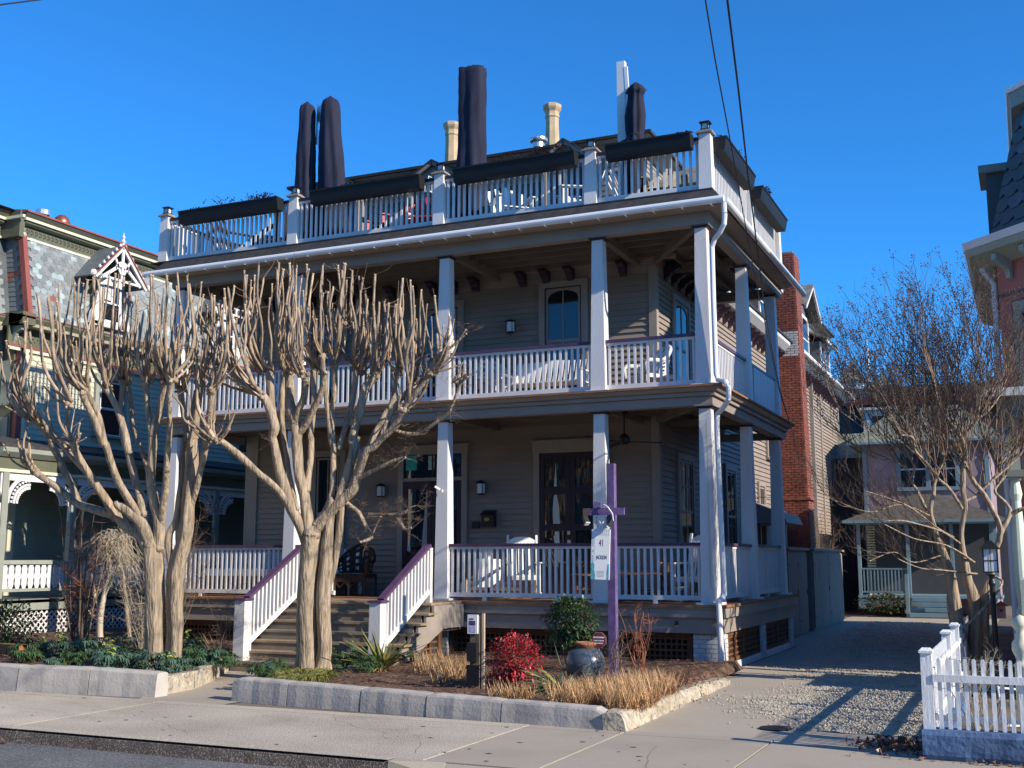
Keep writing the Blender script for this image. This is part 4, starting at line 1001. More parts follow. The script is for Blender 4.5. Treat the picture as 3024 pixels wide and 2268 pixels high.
# left bay of lower porch
t = thing('porch_sofa', (-9.9, 1.2, D1), 'low sofa with pale blue grey cushions in the left bay of the lower porch', 'sofa', None, True)
MB().box(-1.0, 1.0, -.35, .35, .12, .38).build('sofa_frame', 'wicker_d', t); cu = mat('blue_grey_cushion', (.33, .38, .45), .9, .1, 4, .2, 30)
for k in range(3): MB().box(-.98 + k * .66, -.34 + k * .66, -.35, .2, .38, .52).build('seat_cushion', cu, t); MB().box(-.98 + k * .66, -.34 + k * .66, .15, .35, .5, .86).build('back_cushion', cu, t)
for s in (-1, 1): MB().box(s * 1.02 - .05, s * 1.02 + .05, -.35, .35, .0, .6).build('sofa_arm', 'wicker_d', t)
# mailbox and fan
t = thing('mailbox', (-5.08, F - .02, 2.38), 'small black wall mailbox between the front door and the double doors', 'mailbox')
MB().hexa([(-5.21, F - .14, 2.38), (-4.95, F - .14, 2.38), (-4.95, F - .022, 2.38), (-5.21, F - .022, 2.38)], [(-5.21, F - .16, 2.62), (-4.95, F - .16, 2.62), (-4.95, F - .022, 2.69), (-5.21, F - .022, 2.69)]).build('box_body', 'lblack', t)
MB().hexa([(-5.225, F - .185, 2.60), (-4.935, F - .185, 2.60), (-4.935, F - .02, 2.695), (-5.225, F - .02, 2.695)], [(-5.225, F - .185, 2.615), (-4.935, F - .185, 2.615), (-4.935, F - .02, 2.71), (-5.225, F - .02, 2.71)]).build('lid', 'lblack', t)
o = MB().lathe([(.03, 0), (.045, .004)], n=14).build('oval_badge', mat('brass', (.45, .30, .10), .35, .1, 4, 0, metal=.8), t, loc=(-5.09, F - .155, 2.53)); o.rotation_euler = (pi / 2, 0, 0); o.scale = (1.3, .8, 1)
t = thing('ceiling_fan', (-1.92, 1.2, 4.4), 'black ceiling fan hanging in the right bay of the lower porch', 'fan')
MB().lathe([(.07, -.08), (.075, 0)], (-1.92, 1.2, 4.40), 14).build('ceiling_mount', 'lblack', t); MB().lathe([(.014, -.42), (.014, -.08)], (-1.92, 1.2, 4.40), 8).build('rod', 'lblack', t)
MB().lathe([(.05, -.62), (.10, -.58), (.105, -.5), (.05, -.44), (.03, -.42)], (-1.92, 1.2, 4.40), 14).build('motor', 'lblack', t)
for k in range(3):
    a = radians(14 + 120 * k); MB().beam((-1.92 + .1 * cos(a), 1.2 + .1 * sin(a), 3.83), (-1.92 + .68 * cos(a), 1.2 + .68 * sin(a), 3.80), .11, .012).build('blade', 'lblack', t)
# upper porch
bench((-3.45, 1.3, D2), 0, 1.55, 'chairw', 'long white slatted bench below the arched window of the upper porch', .92)
wicker_chair((-1.42, 1.35, D2), radians(-40), 'wicker_w', 'white wicker armchair in the right bay of the upper porch')
G = 'white wicker armchairs on the upper porch left of the bench'
wicker_chair((-4.62, 1.4, D2), radians(40), 'wicker_w', 'white wicker armchair beside the second upper column, left end of the long bench')
table((-4.35, .75, D2), 'chairw', 'round white table in front of the upper porch bench', .26, .5)
bench((-9.9, 1.5, D2), 0, 1.5, 'chairw', 'white slatted bench in the leftmost bay of the upper porch', .92)
wicker_chair((-6.5, 1.4, D2), radians(10), 'wicker_w', 'white wicker armchair under the middle window of the upper porch')
# terrace
adirondack('lounge_chair', (-10.3, .75, D3), radians(150), 'wicker_d', 'dark slatted lounge chair in the left bay of the terrace', w_=.8)
adirondack('lounge_chair', (-8.95, .7, D3), radians(-120), 'wicker_d', 'dark slatted lounge chair beside the left pair of covered parasols', w_=.8)
table((-9.6, .9, D3), 'wicker_d', 'low dark round table between the two lounge chairs on the terrace', .4, .5)
redm = mat('red_chair_paint', (.45, .02, .02), .4, .1)
adirondack('garden_chair', (-5.75, .65, D3), radians(20), redm, 'red slatted garden chair left of the second terrace post')
adirondack('garden_chair', (-6.7, .9, D3), radians(-30), redm, 'red slatted garden chair in the middle of the second terrace bay')
t = thing('round_drum', (-6.15, .5, D3), 'round white drum table on the terrace', 'table', None, True); MB().lathe([(.2, 0), (.23, .1), (.23, .38), (.2, .46)], n=20).build('drum', 'chairw', t, smooth=True); MB().lathe([(.24, .46), (.24, .49)], n=20).build('tabletop', 'chairw', t)
adirondack('garden_chair', (-3.95, .8, D3), radians(40), 'chairw', 'white slatted garden chair below the square topped parasol')
adirondack('garden_chair', (-2.6, .8, D3), radians(-60), 'chairw', 'white slatted garden chair left of the third terrace post')
tanw = mat('weathered_tan_wood', (.40, .33, .22), .8, .2, 6, .2)
adirondack('garden_chair', (-1.0, .95, D3), radians(15), tanw, 'tan wooden garden chair in the right bay of the terrace', w_=.7)
adirondack('garden_chair', (-1.65, 1.35, D3), radians(120), 'chairw', 'white slatted garden chair behind the white mast')
# ================================================================ LEFT HOUSE (slate mansard, carved brackets)
M['cream'] = mat('cream_siding_paint', (0.52, 0.50, 0.38), .6, .05, 1.2, .1, 25, .04, stretch=(1, 1, 4))
M['olive'] = mat('olive_green_trim', (0.11, 0.115, 0.075), .6, .12, 3, .1)
M['cream2'] = mat('cream_trim_paint', (0.60, 0.57, 0.43), .6, .06, 3, .1)
M['redtrim'] = mat('dull_red_trim', (0.26, 0.075, 0.06), .55, .15, 3, .15, stretch=(4, 4, .5))
M['sage'] = mat('sage_grey_trim', (0.26, 0.28, 0.24), .6, .08, 3, .1)
M['sl1'] = mat('mid_grey_slate', (0.20, 0.22, 0.22), .55, .2, 4, .2, 30, .22)
M['sl2'] = mat('pale_blue_slate', (0.31, 0.38, 0.385), .55, .2, 4, .2, 30, .12)
M['sl3'] = mat('rusty_red_slate', (0.24, 0.085, 0.06), .6, .2, 4, .2)
M['copper'] = mat('copper', (0.42, 0.14, 0.08), .35, .2, 5, .05, metal=.7)
LXW = -14.6; SXW = LXW
lh = thing('slate_mansard_house', (-17, 5, 0), 'cream Victorian house with a patterned grey slate mansard roof and olive brackets', 'house')
MB().box(-24, LXW - .04, -.78, 16, 0, 6.6).build('house_body', 'cream', lh)
MB().box(-24, -15.05, -9, -.79, 0, 6.6).build('front_body', 'sage', lh)
def lclap(y0, y1, z0, z1, x, m='cream'):
    me = MB().prism([(0, 0), (.020, 0), (.005, .1145), (0, .1145)], 1, 0, 1).mesh('clapboard', m); z = z0
    while z < z1: o = ob('clapboard', me, lh, (x - .035, y0, z)); o.scale = (1, y1 - y0, 1); z += .113
lclap(-.62, 15.9, 4.15, 6.1, LXW); lclap(-.62, 15.9, 1.1, 3.5, LXW, 'sage')
lclap(-5, -.9, 1.1, 6.0, -15.02, 'sage')
# mansard: base prism then slates
def mansard_poly(xb, xt): return [(xb, 6.85), (xt, 8.62), (-24, 8.62), (-24, 6.85)]
MB().prism(mansard_poly(-14.45, -14.78), 1, -.80, 14).build('mansard_roof', 'slate', lh)
MB().prism(mansard_poly(-14.95, -15.25), 1, -9, -.79).build('mansard_roof', 'slate', lh)
def slate_mesh(m, scal):
    w_ = .172; h = .150; t = .014; mb = MB()
    if scal: pts = [(0, h), (0, .06), (.02, .028), (.055, .006), (w_ / 2, 0), (w_ - .055, .006), (w_ - .02, .028), (w_, .06), (w_, h)]
    else: pts = [(0, h), (0, 0), (w_, 0), (w_, h)]
    return MB().prism(pts, 0, 0, t).mesh('slate', m)
SLM = {(m, s): slate_mesh(m, s) for m in ('sl1', 'sl2', 'sl3') for s in (0, 1)}
ang = atan2(.33, 1.77)
patt = [0, 0, 1, 1, 1, 1, 0, 1, 1, 1, 1, 0, 0, 0, 0, 0]
random.seed(11)
def slates(y0, y1, xb, par, limit):
    """rows from eave to frieze; nearest as objects, the rest joined"""
    mbs = {m: MB() for m in ('sl1', 'sl2', 'sl3')}; cnt = 0
    rows = []
    for r in range(16):
        z = 6.87 + r * .109; t = (z - 6.85) / 1.77
        y = y0 + (.0875 if r % 2 else 0)
        while y < y1 - .1:
            rows.append((y, z, xb + .005 - .33 * t, 15 - r)); y += .1755
    rows.sort(key=lambda q: (q[0] > 2.4, q[0]) if par else q[0])
    for y, z, x, rr in rows:
        q = R(); m = 'sl3' if q < .012 else ('sl2' if q < .17 else 'sl1'); s = patt[rr]
        if cnt < limit and y > -.79:
            o = ob('slate', SLM[(m, s)], lh, (x + .004, y, z)); o.rotation_euler = (0, -ang - .03, 0); cnt += 1
        else:
            me = SLM[(m, s)]; mb = mbs[m]; i = len(mb.v); rot = Matrix.Translation((x + .004, y, z)) @ Matrix.Rotation(-ang - .03, 4, 'Y')
            mb.v += [tuple(rot @ v.co) for v in me.vertices]; mb.f += [tuple(i + k for k in p.vertices) for p in me.polygons]
    for m, mb in mbs.items():
        if mb.v: mb.build('slates', m, lh, kind='stuff')
slates(-.68, 9.5, -14.45, True, 296); slates(-5.5, -.95, -14.95, False, 0)
# the short front-facing return with slates
mb = {m: MB() for m in ('sl1', 'sl3')}
for r in range(16):
    z = 6.87 + r * .109; t = (z - 6.85) / 1.77; x = -14.55 - .33 * t - (.08 if r % 2 else 0)
    while x > -15.3:
        m = 'sl3' if (r in (7, 8) and R() < .6) else 'sl1'; s = .17
        y = -.80 - .02
        mb[m].hexa([(x - s, y, z), (x, y, z), (x, y + .02, z), (x - s, y + .02, z)], [(x - s, y + .012, z + .14), (x, y + .012, z + .14), (x, y + .02, z + .14), (x - s, y + .02, z + .14)]); x -= .175
for m in mb: mb[m].build('slates', m, lh, kind='stuff') if mb[m].v else None
MB().beam((-14.43, -.80, 6.86), (-14.76, -.80, 8.66), .13, .12, up=(0, 1, 0)).build('hip_board', 'redtrim', lh)
MB().beam((-14.93, -1.35, 6.86), (-15.22, -1.35, 8.62), .10, .05, up=(0, 1, 0)).build('hip_board', 'redtrim', lh)
MB().lathe([(.07, 0), (.10, .06), (.04, .12), (.06, .18), (.01, .22)], (-14.74, -.83, 8.60), 8).build('finial', 'cream2', lh)
def side_cornice(x, y0, y1, z, sc, front=None):
    """stacked cornice along y at x (outer wall line), z = frieze bottom"""
    fr = MB().box(x - .1, x + .015, y0, y1, z + .02, z + .26).build('frieze', 'olive', lh)
    y = y0 + .15
    hb = MB()
    while y < min(y1, 9): 
        for dz in (.10, .17): hb.box(x + .016, x + .019, y, y + .035, z + dz, z + dz + .035)
        hb.box(x + .016, x + .019, y + .05, y + .07, z + .125, z + .185); y += .115
    hb.build('frieze_cutouts', 'void', lh, kind='stuff')
    MB().box(x - .1, x + .045, y0, y1, z - .03, z + .018).build('moulding', 'cream2', lh)
    MB().prism([(x - .1, z + .262), (x + .08, z + .262), (x + .14, z + .30), (x + .14, z + .345), (x - .1, z + .345)], 1, y0 - .0, y1).build('moulding', 'olive', lh)
    MB().box(x - .1, x + .19, y0 - .04, y1, z + .347, z + .405).build('moulding', 'cream2', lh)
    MB().prism([(x - .1, z + .407), (x + .19, z + .407), (x + .27, z + .50), (x - .1, z + .50)], 1, y0 - .08, y1).build('moulding', 'olive', lh)
    MB().prism([(x - .3, z + .502), (x + .29, z + .502), (x + .29, z + .54), (x - .3, z + .62)], 1, y0 - .10, y1).build('roof_edge', 'redtrim', lh)
side_cornice(-14.78, -.84, 14, 8.60, 1); side_cornice(-15.2, -9, -1.0, 8.60, 1)
MB().box(-15.3, -14.66, -.98, -.845, 8.57, 9.15).build('return_cornice', 'olive', lh); MB().box(-15.1, -14.5, -1.05, -.99, 8.95, 9.01).build('return_moulding', 'cream2', lh)
MB().box(-24, -14.8, -9, 14, 9.15, 9.16).build('flat_roof', 'shingle', lh)
# eave between the mansard and the wall
def eave(x, y0, y1):
    MB().prism([(x, 6.62), (x + .34, 6.66), (x + .40, 6.74), (x + .40, 6.78), (x, 6.86)], 1, y0, y1).build('eave', 'olive', lh)
    MB().prism([(x, 6.60), (x + .30, 6.60), (x + .34, 6.655), (x, 6.618)], 1, y0, y1).build('eave_trim', 'cream2', lh)
    MB().box(x - .02, x + .41, y0, y1, 6.79, 6.81).build('eave_flashing', 'redtrim', lh)
    MB().box(x - .03, x + .02, y0, y1, 6.22, 6.60).build('frieze', 'olive', lh); MB().box(x - .03, x + .045, y0, y1, 6.17, 6.22).build('picture_moulding', 'redtrim', lh); MB().box(x - .03, x + .03, y0, y1, 6.10, 6.17).build('moulding', 'cream2', lh)
    hb = MB(); y = y0 + .1
    while y < min(y1, 9): 
        hb.box(x + .0205, x + .023, y, y + .05, 6.38, 6.41); hb.box(x + .0205, x + .023, y + .06, y + .09, 6.44, 6.47); hb.box(x + .0205, x + .023, y + .06, y + .09, 6.32, 6.35); y += .13
    hb.build('frieze_cutouts', 'void', lh, kind='stuff')
    y = y0 + .1
    while y < min(y1, 12): MB().prism([(x + .02, 6.59), (x + .28, 6.59), (x + .26, 6.5), (x + .12, 6.44), (x + .08, 6.3), (x + .02, 6.2)], 1, y, y + .08).build('eave_bracket', 'sage', lh); y += 1.28
eave(LXW, -1.15, 14); eave(-15.05, -9, -1.2)
MB().box(-15.1, LXW + .4, -1.15, -.81, 6.60, 6.86).build('eave_return', 'olive', lh)
MB().box(LXW - .1, LXW + .03, -.82, -.68, 3.9, 6.2).build('corner_post', 'redtrim', lh); MB().box(LXW - .1, LXW + .03, -.675, -.60, 3.9, 6.1).build('corner_board', 'cream2', lh)
MB().box(-15.1, LXW - .1, -.86, -.79, 1, 6.6).build('corner_panel', 'olive', lh)
for z0, z1 in ((4.1, 4.7), (4.95, 5.9)): MB().box(-15.0, -14.75, -.885, -.862, z0, z1).build('panel', 'sage', lh)
window(1, 1.35, 2.35, 4.55, 5.95, cas=.12, base=LXW, par=lh, casmat='sage', sashmat='rail', cols=1); window(1, 6.4, 7.3, 4.55, 5.95, cas=.12, base=LXW, par=lh, casmat='sage', sashmat='rail', cols=1)
window(1, -3.2, -2.2, 4.3, 5.9, cas=.16, base=-15.05, par=lh, casmat='olive', sashmat='sage', cols=1)
window(1, 3.0, 3.9, 1.9, 3.2, cas=.1, base=LXW, par=lh, casmat='sage', sashmat='sage', cols=1)
# carved dormers
def carved_dormer(y):
    w_ = .95
    d = MB().box(-15.2, -14.32, y - w_ / 2 + .1, y + w_ / 2 - .1, 7.0, 8.15).build('dormer', 'olive', lh)
    MB().box(-14.325, -14.29, y - .36, y + .36, 7.0, 8.12).box(-14.40, -14.30, y - .50, y + .50, 6.98, 7.08).build('dormer_casing', 'rail', d)
    MB().box(-14.29, -14.283, y - .24, y + .24, 7.15, 7.95).build('dormer_pane', 'glass', d)
    MB().box(-14.283, -14.27, y - .24, y + .24, 7.52, 7.56).box(-14.283, -14.268, y - .02, y + .02, 7.56, 7.95).box(-14.283, -14.272, y - .22, y - .04, 7.6, 7.92).build('dormer_sash', 'rail', d)
    for s in (-1, 1): MB().prism([(y + s * .36, 7.0), (y + s * .62, 7.0), (y + s * .58, 7.25), (y + s * .45, 7.45), (y + s * .42, 7.75), (y + s * .36, 7.8)], 0, -14.36, -14.30).build('scroll', 'rail', d)
    r = MB()
    for s in (-1, 1): r.beam((-14.55, y + s * .80, 8.02), (-14.55, y, 8.86), .95, .035)
    r.build('dormer_roof', 'slate', d)
    r = MB(); 
    for s in (-1, 1):
        r.beam((-14.02, y + s * .80, 7.99), (-14.02, y, 8.83), .05, .08); r.beam((-14.01, y + s * .60, 8.02), (-14.01, y, 8.45), .03, .07)
        r.beam((-14.01, y + s * .05, 8.2), (-14.01, y + s * .22, 8.52), .03, .05)
    r.box(-14.025, -13.99, y - .035, y + .035, 8.02, 8.75); r.box(-14.03, -14.0, y - .6, y + .6, 8.02, 8.07)
    for k in range(8): a = pi * k / 8; b = pi * (k + 1) / 8; r.beam((-14.01, y + .2 * cos(a), 8.28 + .2 * sin(a)), (-14.01, y + .2 * cos(b), 8.28 + .2 * sin(b)), .03, .035)
    r.build('carved_gable', 'rail', d)
    r = MB()
    for s in (-1, 1): r.beam((-13.99, y + s * .84, 8.01), (-13.99, y, 8.89), .05, .03)
    r.build('gable_edge', 'redtrim', d)
    cr = MB().lathe([(.05, 0), (.03, .04), (.06, .09), (.02, .15), (.045, .19), (.012, .25), (.012, .3)], (-14.02, y, 8.88), 8)
    for s in (-1, 1):
        for k in range(6): cr.lathe([(.03, 0), (.035, .04), (.008, .075)], (-14.02, y + s * (.08 + k * .12), 8.80 - k * .125 + .04), 6)
        cr.lathe([(.06, 0), (.08, .05), (.05, .12)], (-14.02, y + s * .86, 8.0), 8)
    cr.build('gable_cresting', 'rail', d)
carved_dormer(1.40); carved_dormer(5.55)
MB().lathe([(.12, 0), (.12, .12), (.19, .15), (.195, .26), (.15, .36), (.08, .42), (.0, .44)], (-15.6, 1.05, 9.28), 14).build('copper_vent', 'copper', lh, smooth=True); MB().lathe([(.11, -.3), (.11, .2), (.155, .22), (.155, .33), (.12, .35)], (-15.6, .48, 9.33), 12).build('steel_vent', 'steel', lh)
# side porch with carved brackets
PXX = -13.2
MB().hexa([(LXW, -2.4, 4.2), (PXX + .15, -2.4, 3.88), (PXX + .15, 14, 3.88), (LXW, 14, 4.2)], [(LXW, -2.4, 4.26), (PXX + .15, -2.4, 3.94), (PXX + .15, 14, 3.94), (LXW, 14, 4.26)]).build('porch_roof', 'shingle', lh)
MB().prism([(PXX - .05, 3.70), (PXX + .04, 3.70), (PXX + .16, 3.79), (PXX + .17, 3.875), (PXX - .05, 3.875)], 1, -2.45, 14).build('porch_cornice', 'sage', lh)
MB().box(PXX - .06, PXX + .0, -2.4, 14, 3.47, 3.70).build('porch_frieze', 'olive', lh); MB().box(PXX - .05, PXX + .03, -2.4, 14, 3.41, 3.47).build('porch_moulding', 'cream2', lh)
MB().box(-15.2, PXX, -2.45, -2.38, 3.41, 3.9).build('porch_cornice_end', 'sage', lh)
MB().box(LXW, PXX, -2.4, 14, .92, .99).build('porch_deck', 'sage', lh); MB().box(LXW, PXX - .02, -2.35, 14, 3.72, 3.76).build('porch_ceiling', 'sage', lh)
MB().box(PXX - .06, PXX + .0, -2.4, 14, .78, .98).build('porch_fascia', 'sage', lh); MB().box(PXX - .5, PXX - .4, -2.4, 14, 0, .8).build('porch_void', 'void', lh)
py = [-2.2, -.47, 1.8, 4.08, 6.4, 8.7, 11]
def fret(y, s):
    """scroll bracket beside a post: pierced quarter ring"""
    mb = MB(); x0, x1 = PXX - .04, PXX - .01; n = 9
    for k in range(n):
        a = pi / 2 * k / n; b = pi / 2 * (k + 1) / n
        for r0, r1 in ((.50, .57), (.36, .40)):
            p = [(y + s * (.62 - r0 * cos(a)), 2.82 + r0 * sin(a)), (y + s * (.62 - r1 * cos(a)), 2.82 + r1 * sin(a)), (y + s * (.62 - r1 * cos(b)), 2.82 + r1 * sin(b)), (y + s * (.62 - r0 * cos(b)), 2.82 + r0 * sin(b))]
            mb.prism(p, 0, x0, x1)
        if k % 1 == 0:
            r0, r1 = .40, .50; c = (y + s * (.62 - .45 * cos(a + .08)), 2.82 + .45 * sin(a + .08)); mb.prism([(c[0] - .02, c[1] - .02), (c[0] + .02, c[1] - .025), (c[0] + .025, c[1] + .02), (c[0] - .02, c[1] + .02)], 0, x0, x1)
            c = (y + s * (.62 - .31 * cos(a + .08)), 2.82 + .31 * sin(a + .08)); mb.prism([(c[0] - .025, c[1] - .02), (c[0] + .025, c[1] - .025), (c[0] + .02, c[1] + .04), (c[0] - .02, c[1] + .04)], 0, x0, x1)
    mb.box(x0, x1, min(y + s * .06, y + s * .1), max(y + s * .06, y + s * .1), 2.5, 3.4); mb.build('fretwork_bracket', 'rail', lh, kind='stuff')
for y in py:
    MB().box(PXX - .09, PXX + .02, y - .07, y + .07, .99, 3.41).build('porch_post', 'sage', lh)
    fret(y, 1); fret(y, -1)
for a, b in zip(py[:-1], py[1:]):
    r = MB().box(PXX - .05, PXX + .02, a + .07, b - .07, 1.66, 1.74).box(PXX - .05, PXX + .0, a + .07, b - .07, 1.14, 1.20).build('porch_railing', 'sage', lh)
    MB().box(PXX - .04, PXX - .02, a + .07, b - .07, 3.26, 3.40).build('valance', 'rail', lh)
    y = a + .1
    while y < b - .2:
        # pierced board: lozenge shaped picket with gaps
        p = [(y, 1.2), (y + .07, 1.2), (y + .10, 1.28), (y + .045 + .05, 1.36), (y + .115, 1.43), (y + .095, 1.50), (y + .10, 1.58), (y + .07, 1.66), (y, 1.66), (y - .03, 1.58), (y - .025, 1.50), (y - .045, 1.43), (y - .025, 1.36), (y - .03, 1.28)]
        if y < 5: MB().prism(p, 0, PXX - .035, PXX - .015).build('picket', 'rail', r)
        y += .158
ltc = MB(); z = .15
for k in range(46):
    y = -2.4 + k * .13; ltc.beam((PXX - .02, y, .1), (PXX - .02, y + .65, .75), .012, .03); ltc.beam((PXX - .035, y + .65, .1), (PXX - .035, y, .75), .012, .03)
ltc.build('diagonal_lattice', 'rail', lh, kind='stuff')
lh.scale = (1.099, 1.099, 1.099); lh.location = (-19.136, 7.283, -.176)
# ================================================================ PINK HOUSE (right)
M['pink'] = mat('salmon_pink_paint', (0.50, 0.17, 0.135), .65, .06, 2, .1, 30, .03)
M['pgreen'] = mat('grey_green_trim', (0.36, 0.40, 0.33), .6, .06, 3, .1)
M['dgreen'] = mat('dark_grey_green', (0.08, 0.10, 0.10), .6, .1)
ph = thing('pink_house', (6.5, 5, 0), 'salmon pink Victorian house with a dark hexagonal slate mansard at the right edge', 'house')
def octo(o, z0, z1, o2=None, m='pink', name='body'):
    """plan with a 45 degree corner; o = offset outward"""
    o2 = o if o2 is None else o2
    def plan(o, z): k = o * .414; return [(4.35 - o, 3.0 - k + 0, z), (5.75 - k, 1.6 - o, z), (12, 1.6 - o, z), (12, 8.8 + o * .1, z), (4.35 - o, 8.8 + o * .1, z)]
    mb = MB(); a = plan(o, z0); b = plan(o2, z1); mb.v = a + b; n = 5
    mb.f = [tuple(reversed(range(n))), tuple(n + i for i in range(n))] + [(i, (i + 1) % n, n + (i + 1) % n, n + i) for i in range(n)]
    return mb.build(name, m, ph)
octo(0, 0, 6.75, name='body'); MB().box(4.4, 12, 8.85, 14.9, 0, 5.3).build('rear_wing', 'pink', ph); MB().box(3.95, 12.2, 8.83, 15.1, 5.3, 5.6).build('rear_roof', 'shingle', ph); octo(.48, 6.86, 6.98, .52, 'gutter', 'eave_gutter'); octo(.42, 6.75, 6.86, .46, 'pgreen', 'eave'); octo(.03, 6.05, 6.09, m='dgreen', name='belt'); octo(.05, 6.6, 6.75, .40, 'pgreen', 'soffit')
octo(.1, 6.98, 9.35, -.55, 'dgreen', 'mansard_roof'); octo(-.38, 9.36, 9.62, -.36, 'sage', 'upper_cornice'); octo(-.32, 9.62, 9.70, -.30, 'gutter', 'roof_edge')
# eave brackets
for k in range(4):
    t = .15 + k * .3; cx, cy = 4.35 + 1.4 * t, 3.0 - 1.4 * t; n_ = Vector((-1, -1, 0)).normalized(); p = Vector((cx, cy, 0)); tv = Vector((1, -1, 0)).normalized() * .05
    mb = MB(); pr = [(0.01, 6.3), (.07, 6.32), (.10, 6.45), (.2, 6.5), (.36, 6.6), (.36, 6.7), (.01, 6.7)]
    i = len(mb.v); mb.v += [tuple(p + n_ * a + tv + Vector((0, 0, h))) for a, h in pr] + [tuple(p + n_ * a - tv + Vector((0, 0, h))) for a, h in pr]; n = len(pr)
    mb.f.append(tuple(range(n))); mb.f.append(tuple(n + j for j in reversed(range(n))))
    for j in range(n): mb.f.append((j, n + j, n + (j + 1) % n, (j + 1) % n))
    mb.build('eave_bracket', 'pgreen', ph)
# hexagonal slates on the 45 degree face and the side face
def hexsl(P0, tv, nv, w_tot, z0, z1, inset0, inset1, m='dgreen'):
    """rows of hexagon-bottom slates over a sloping face"""
    R_ = int((z1 - z0) / .24); 
    for r in range(R_):
        z = z0 + r * .24; ins = inset0 + (inset1 - inset0) * r / R_; u = -.15 if r % 2 else 0
        while u < w_tot - .05:
            pts = [(u, z + .27), (u, z + .09), (u + .09, z), (u + .21, z), (u + .30, z + .09), (u + .30, z + .27)]
            pts = [(min(max(a, 0 + ins * .3), w_tot), h) for a, h in pts]
            mb = MB()
            P = lambda a, h, o: tuple(P0 + tv * a + nv * (o - (inset0 + (inset1 - inset0) * (h - z0) / (z1 - z0))) + Vector((0, 0, h)))
            n = 6; mb.v = [P(a, h, .035 if h < z + .15 else .012) for a, h in pts] + [P(a, h, -.01) for a, h in pts]
            mb.f = [tuple(range(n))] + [(j, n + j, n + (j + 1) % n, (j + 1) % n) for j in range(n)]
            mb.build('slate', m if R() < .6 else 'slate', ph); u += .302
tv = Vector((1, -1, 0)).normalized(); nv = Vector((-1, -1, 0)).normalized()
hexsl(Vector((4.35, 3.0, 0)) + nv * .09, tv, nv, 1.9, 7.0, 9.35, 0, .62)
# dormer on the driveway side
d = MB().box(4.25, 5.0, 4.3, 5.2, 7.1, 8.62).build('dormer', 'dgreen', ph); MB().box(4.13, 5.0, 4.2, 5.3, 8.62, 8.76).build('dormer_roof', 'sage', d); MB().box(4.24, 4.249, 4.45, 5.05, 7.3, 8.4).build('dormer_pane', 'glass', d); ph.location = (6.5, 4.1, 0)
# window on the 45 degree face
def on45(name, u0, u1, w0, w1, z0, z1, m, par):
    mb = MB(); P = lambda u, w: Vector((4.35, 3.0, 0)) + tv * u + nv * w
    a, b, c_, d_ = P(u0, w1), P(u1, w1), P(u1, w0), P(u0, w0)
    mb.hexa([(p.x, p.y, z0) for p in (a, b, c_, d_)], [(p.x, p.y, z1) for p in (a, b, c_, d_)]); return mb.build(name, m, par)
wn = on45('window', .28, 1.7, .0, .03, 4.2, 5.95, 'dgreen', ph); on45('window_casing', .33, 1.65, .031, .05, 4.25, 5.90, 'pgreen', wn); on45('pane', .48, 1.5, .051, .055, 4.35, 5.75, 'glass', wn)
for u in (.48, .80, 1.12, 1.44): on45('muntin', u, u + .05, .056, .075, 4.35, 5.75, 'sage', wn)
for z in (4.35, 4.7, 5.05, 5.4, 5.7): on45('muntin', .5, 1.5, .0765, .085, z, z + .045, 'sage', wn)
wn = on45('window', .28, 1.7, .0, .03, 1.4, 3.4, 'pgreen', ph); on45('pane', .42, 1.5, .031, .04, 1.5, 3.3, 'glass', wn)
MB().tube([(4.1, 3.1, 6.6), (4.28, 3.05, 6.3), (4.28, 3.05, .2)], .045, 8).build('downspout', 'gutter', ph)
# porch wrapping the front
MB().prism([(3.9, 4.16), (3.9, 4.27), (9.5, 4.40), (9.5, 4.16)], 1, .55, 2.6).build('porch_roof', 'gutter', ph) if False else None
MB().box(4.02, 11, .75, 1.58, 4.12, 4.24).build('porch_eave', 'gutter', ph); MB().box(4.25, 11, .95, 1.58, 3.9, 4.12).build('porch_beam', 'pgreen', ph)
MB().box(4.3, 11, .9, 1.58, .75, .9).build('porch_deck', 'pgreen', ph); 
def pcol(x, y):
    c = MB().box(x - .09, x + .09, y - .09, y + .09, 2.9, 3.9).build('porch_column', 'pgreen', ph)
    MB().box(x - .13, x + .13, y - .13, y + .13, 2.95, 3.05).box(x - .15, x + .15, y - .15, y + .15, 3.8, 3.899).build('column_moulding', 'sage', c)
    MB().lathe([(.09, .9), (.10, 1.0), (.065, 1.1), (.09, 1.3), (.10, 1.6), (.095, 1.9), (.08, 2.3), (.065, 2.6), (.09, 2.7), (.06, 2.9)], (x, y, 0), 14).build('turned_shaft', mat('pale_green_paint', (.60, .68, .55), .5, .05), c)
pcol(4.42, 1.05); pcol(6.9, 1.05)
MB().hexa([(4.4, -.9, .0), (5.9, -.9, .0), (5.9, .9, .0), (4.4, .9, .0)], [(4.4, -.5, .75), (5.9, -.5, .75), (5.9, .9, .9), (4.4, .9, .9)]).build('porch_steps', 'pink', ph)
MB().box(4.42, 4.48, -.9, .9, .0, 1.5).build('added_shade_panel', 'pgreen', ph)  # panel added beside the raised steps so shade reaches across the driveway

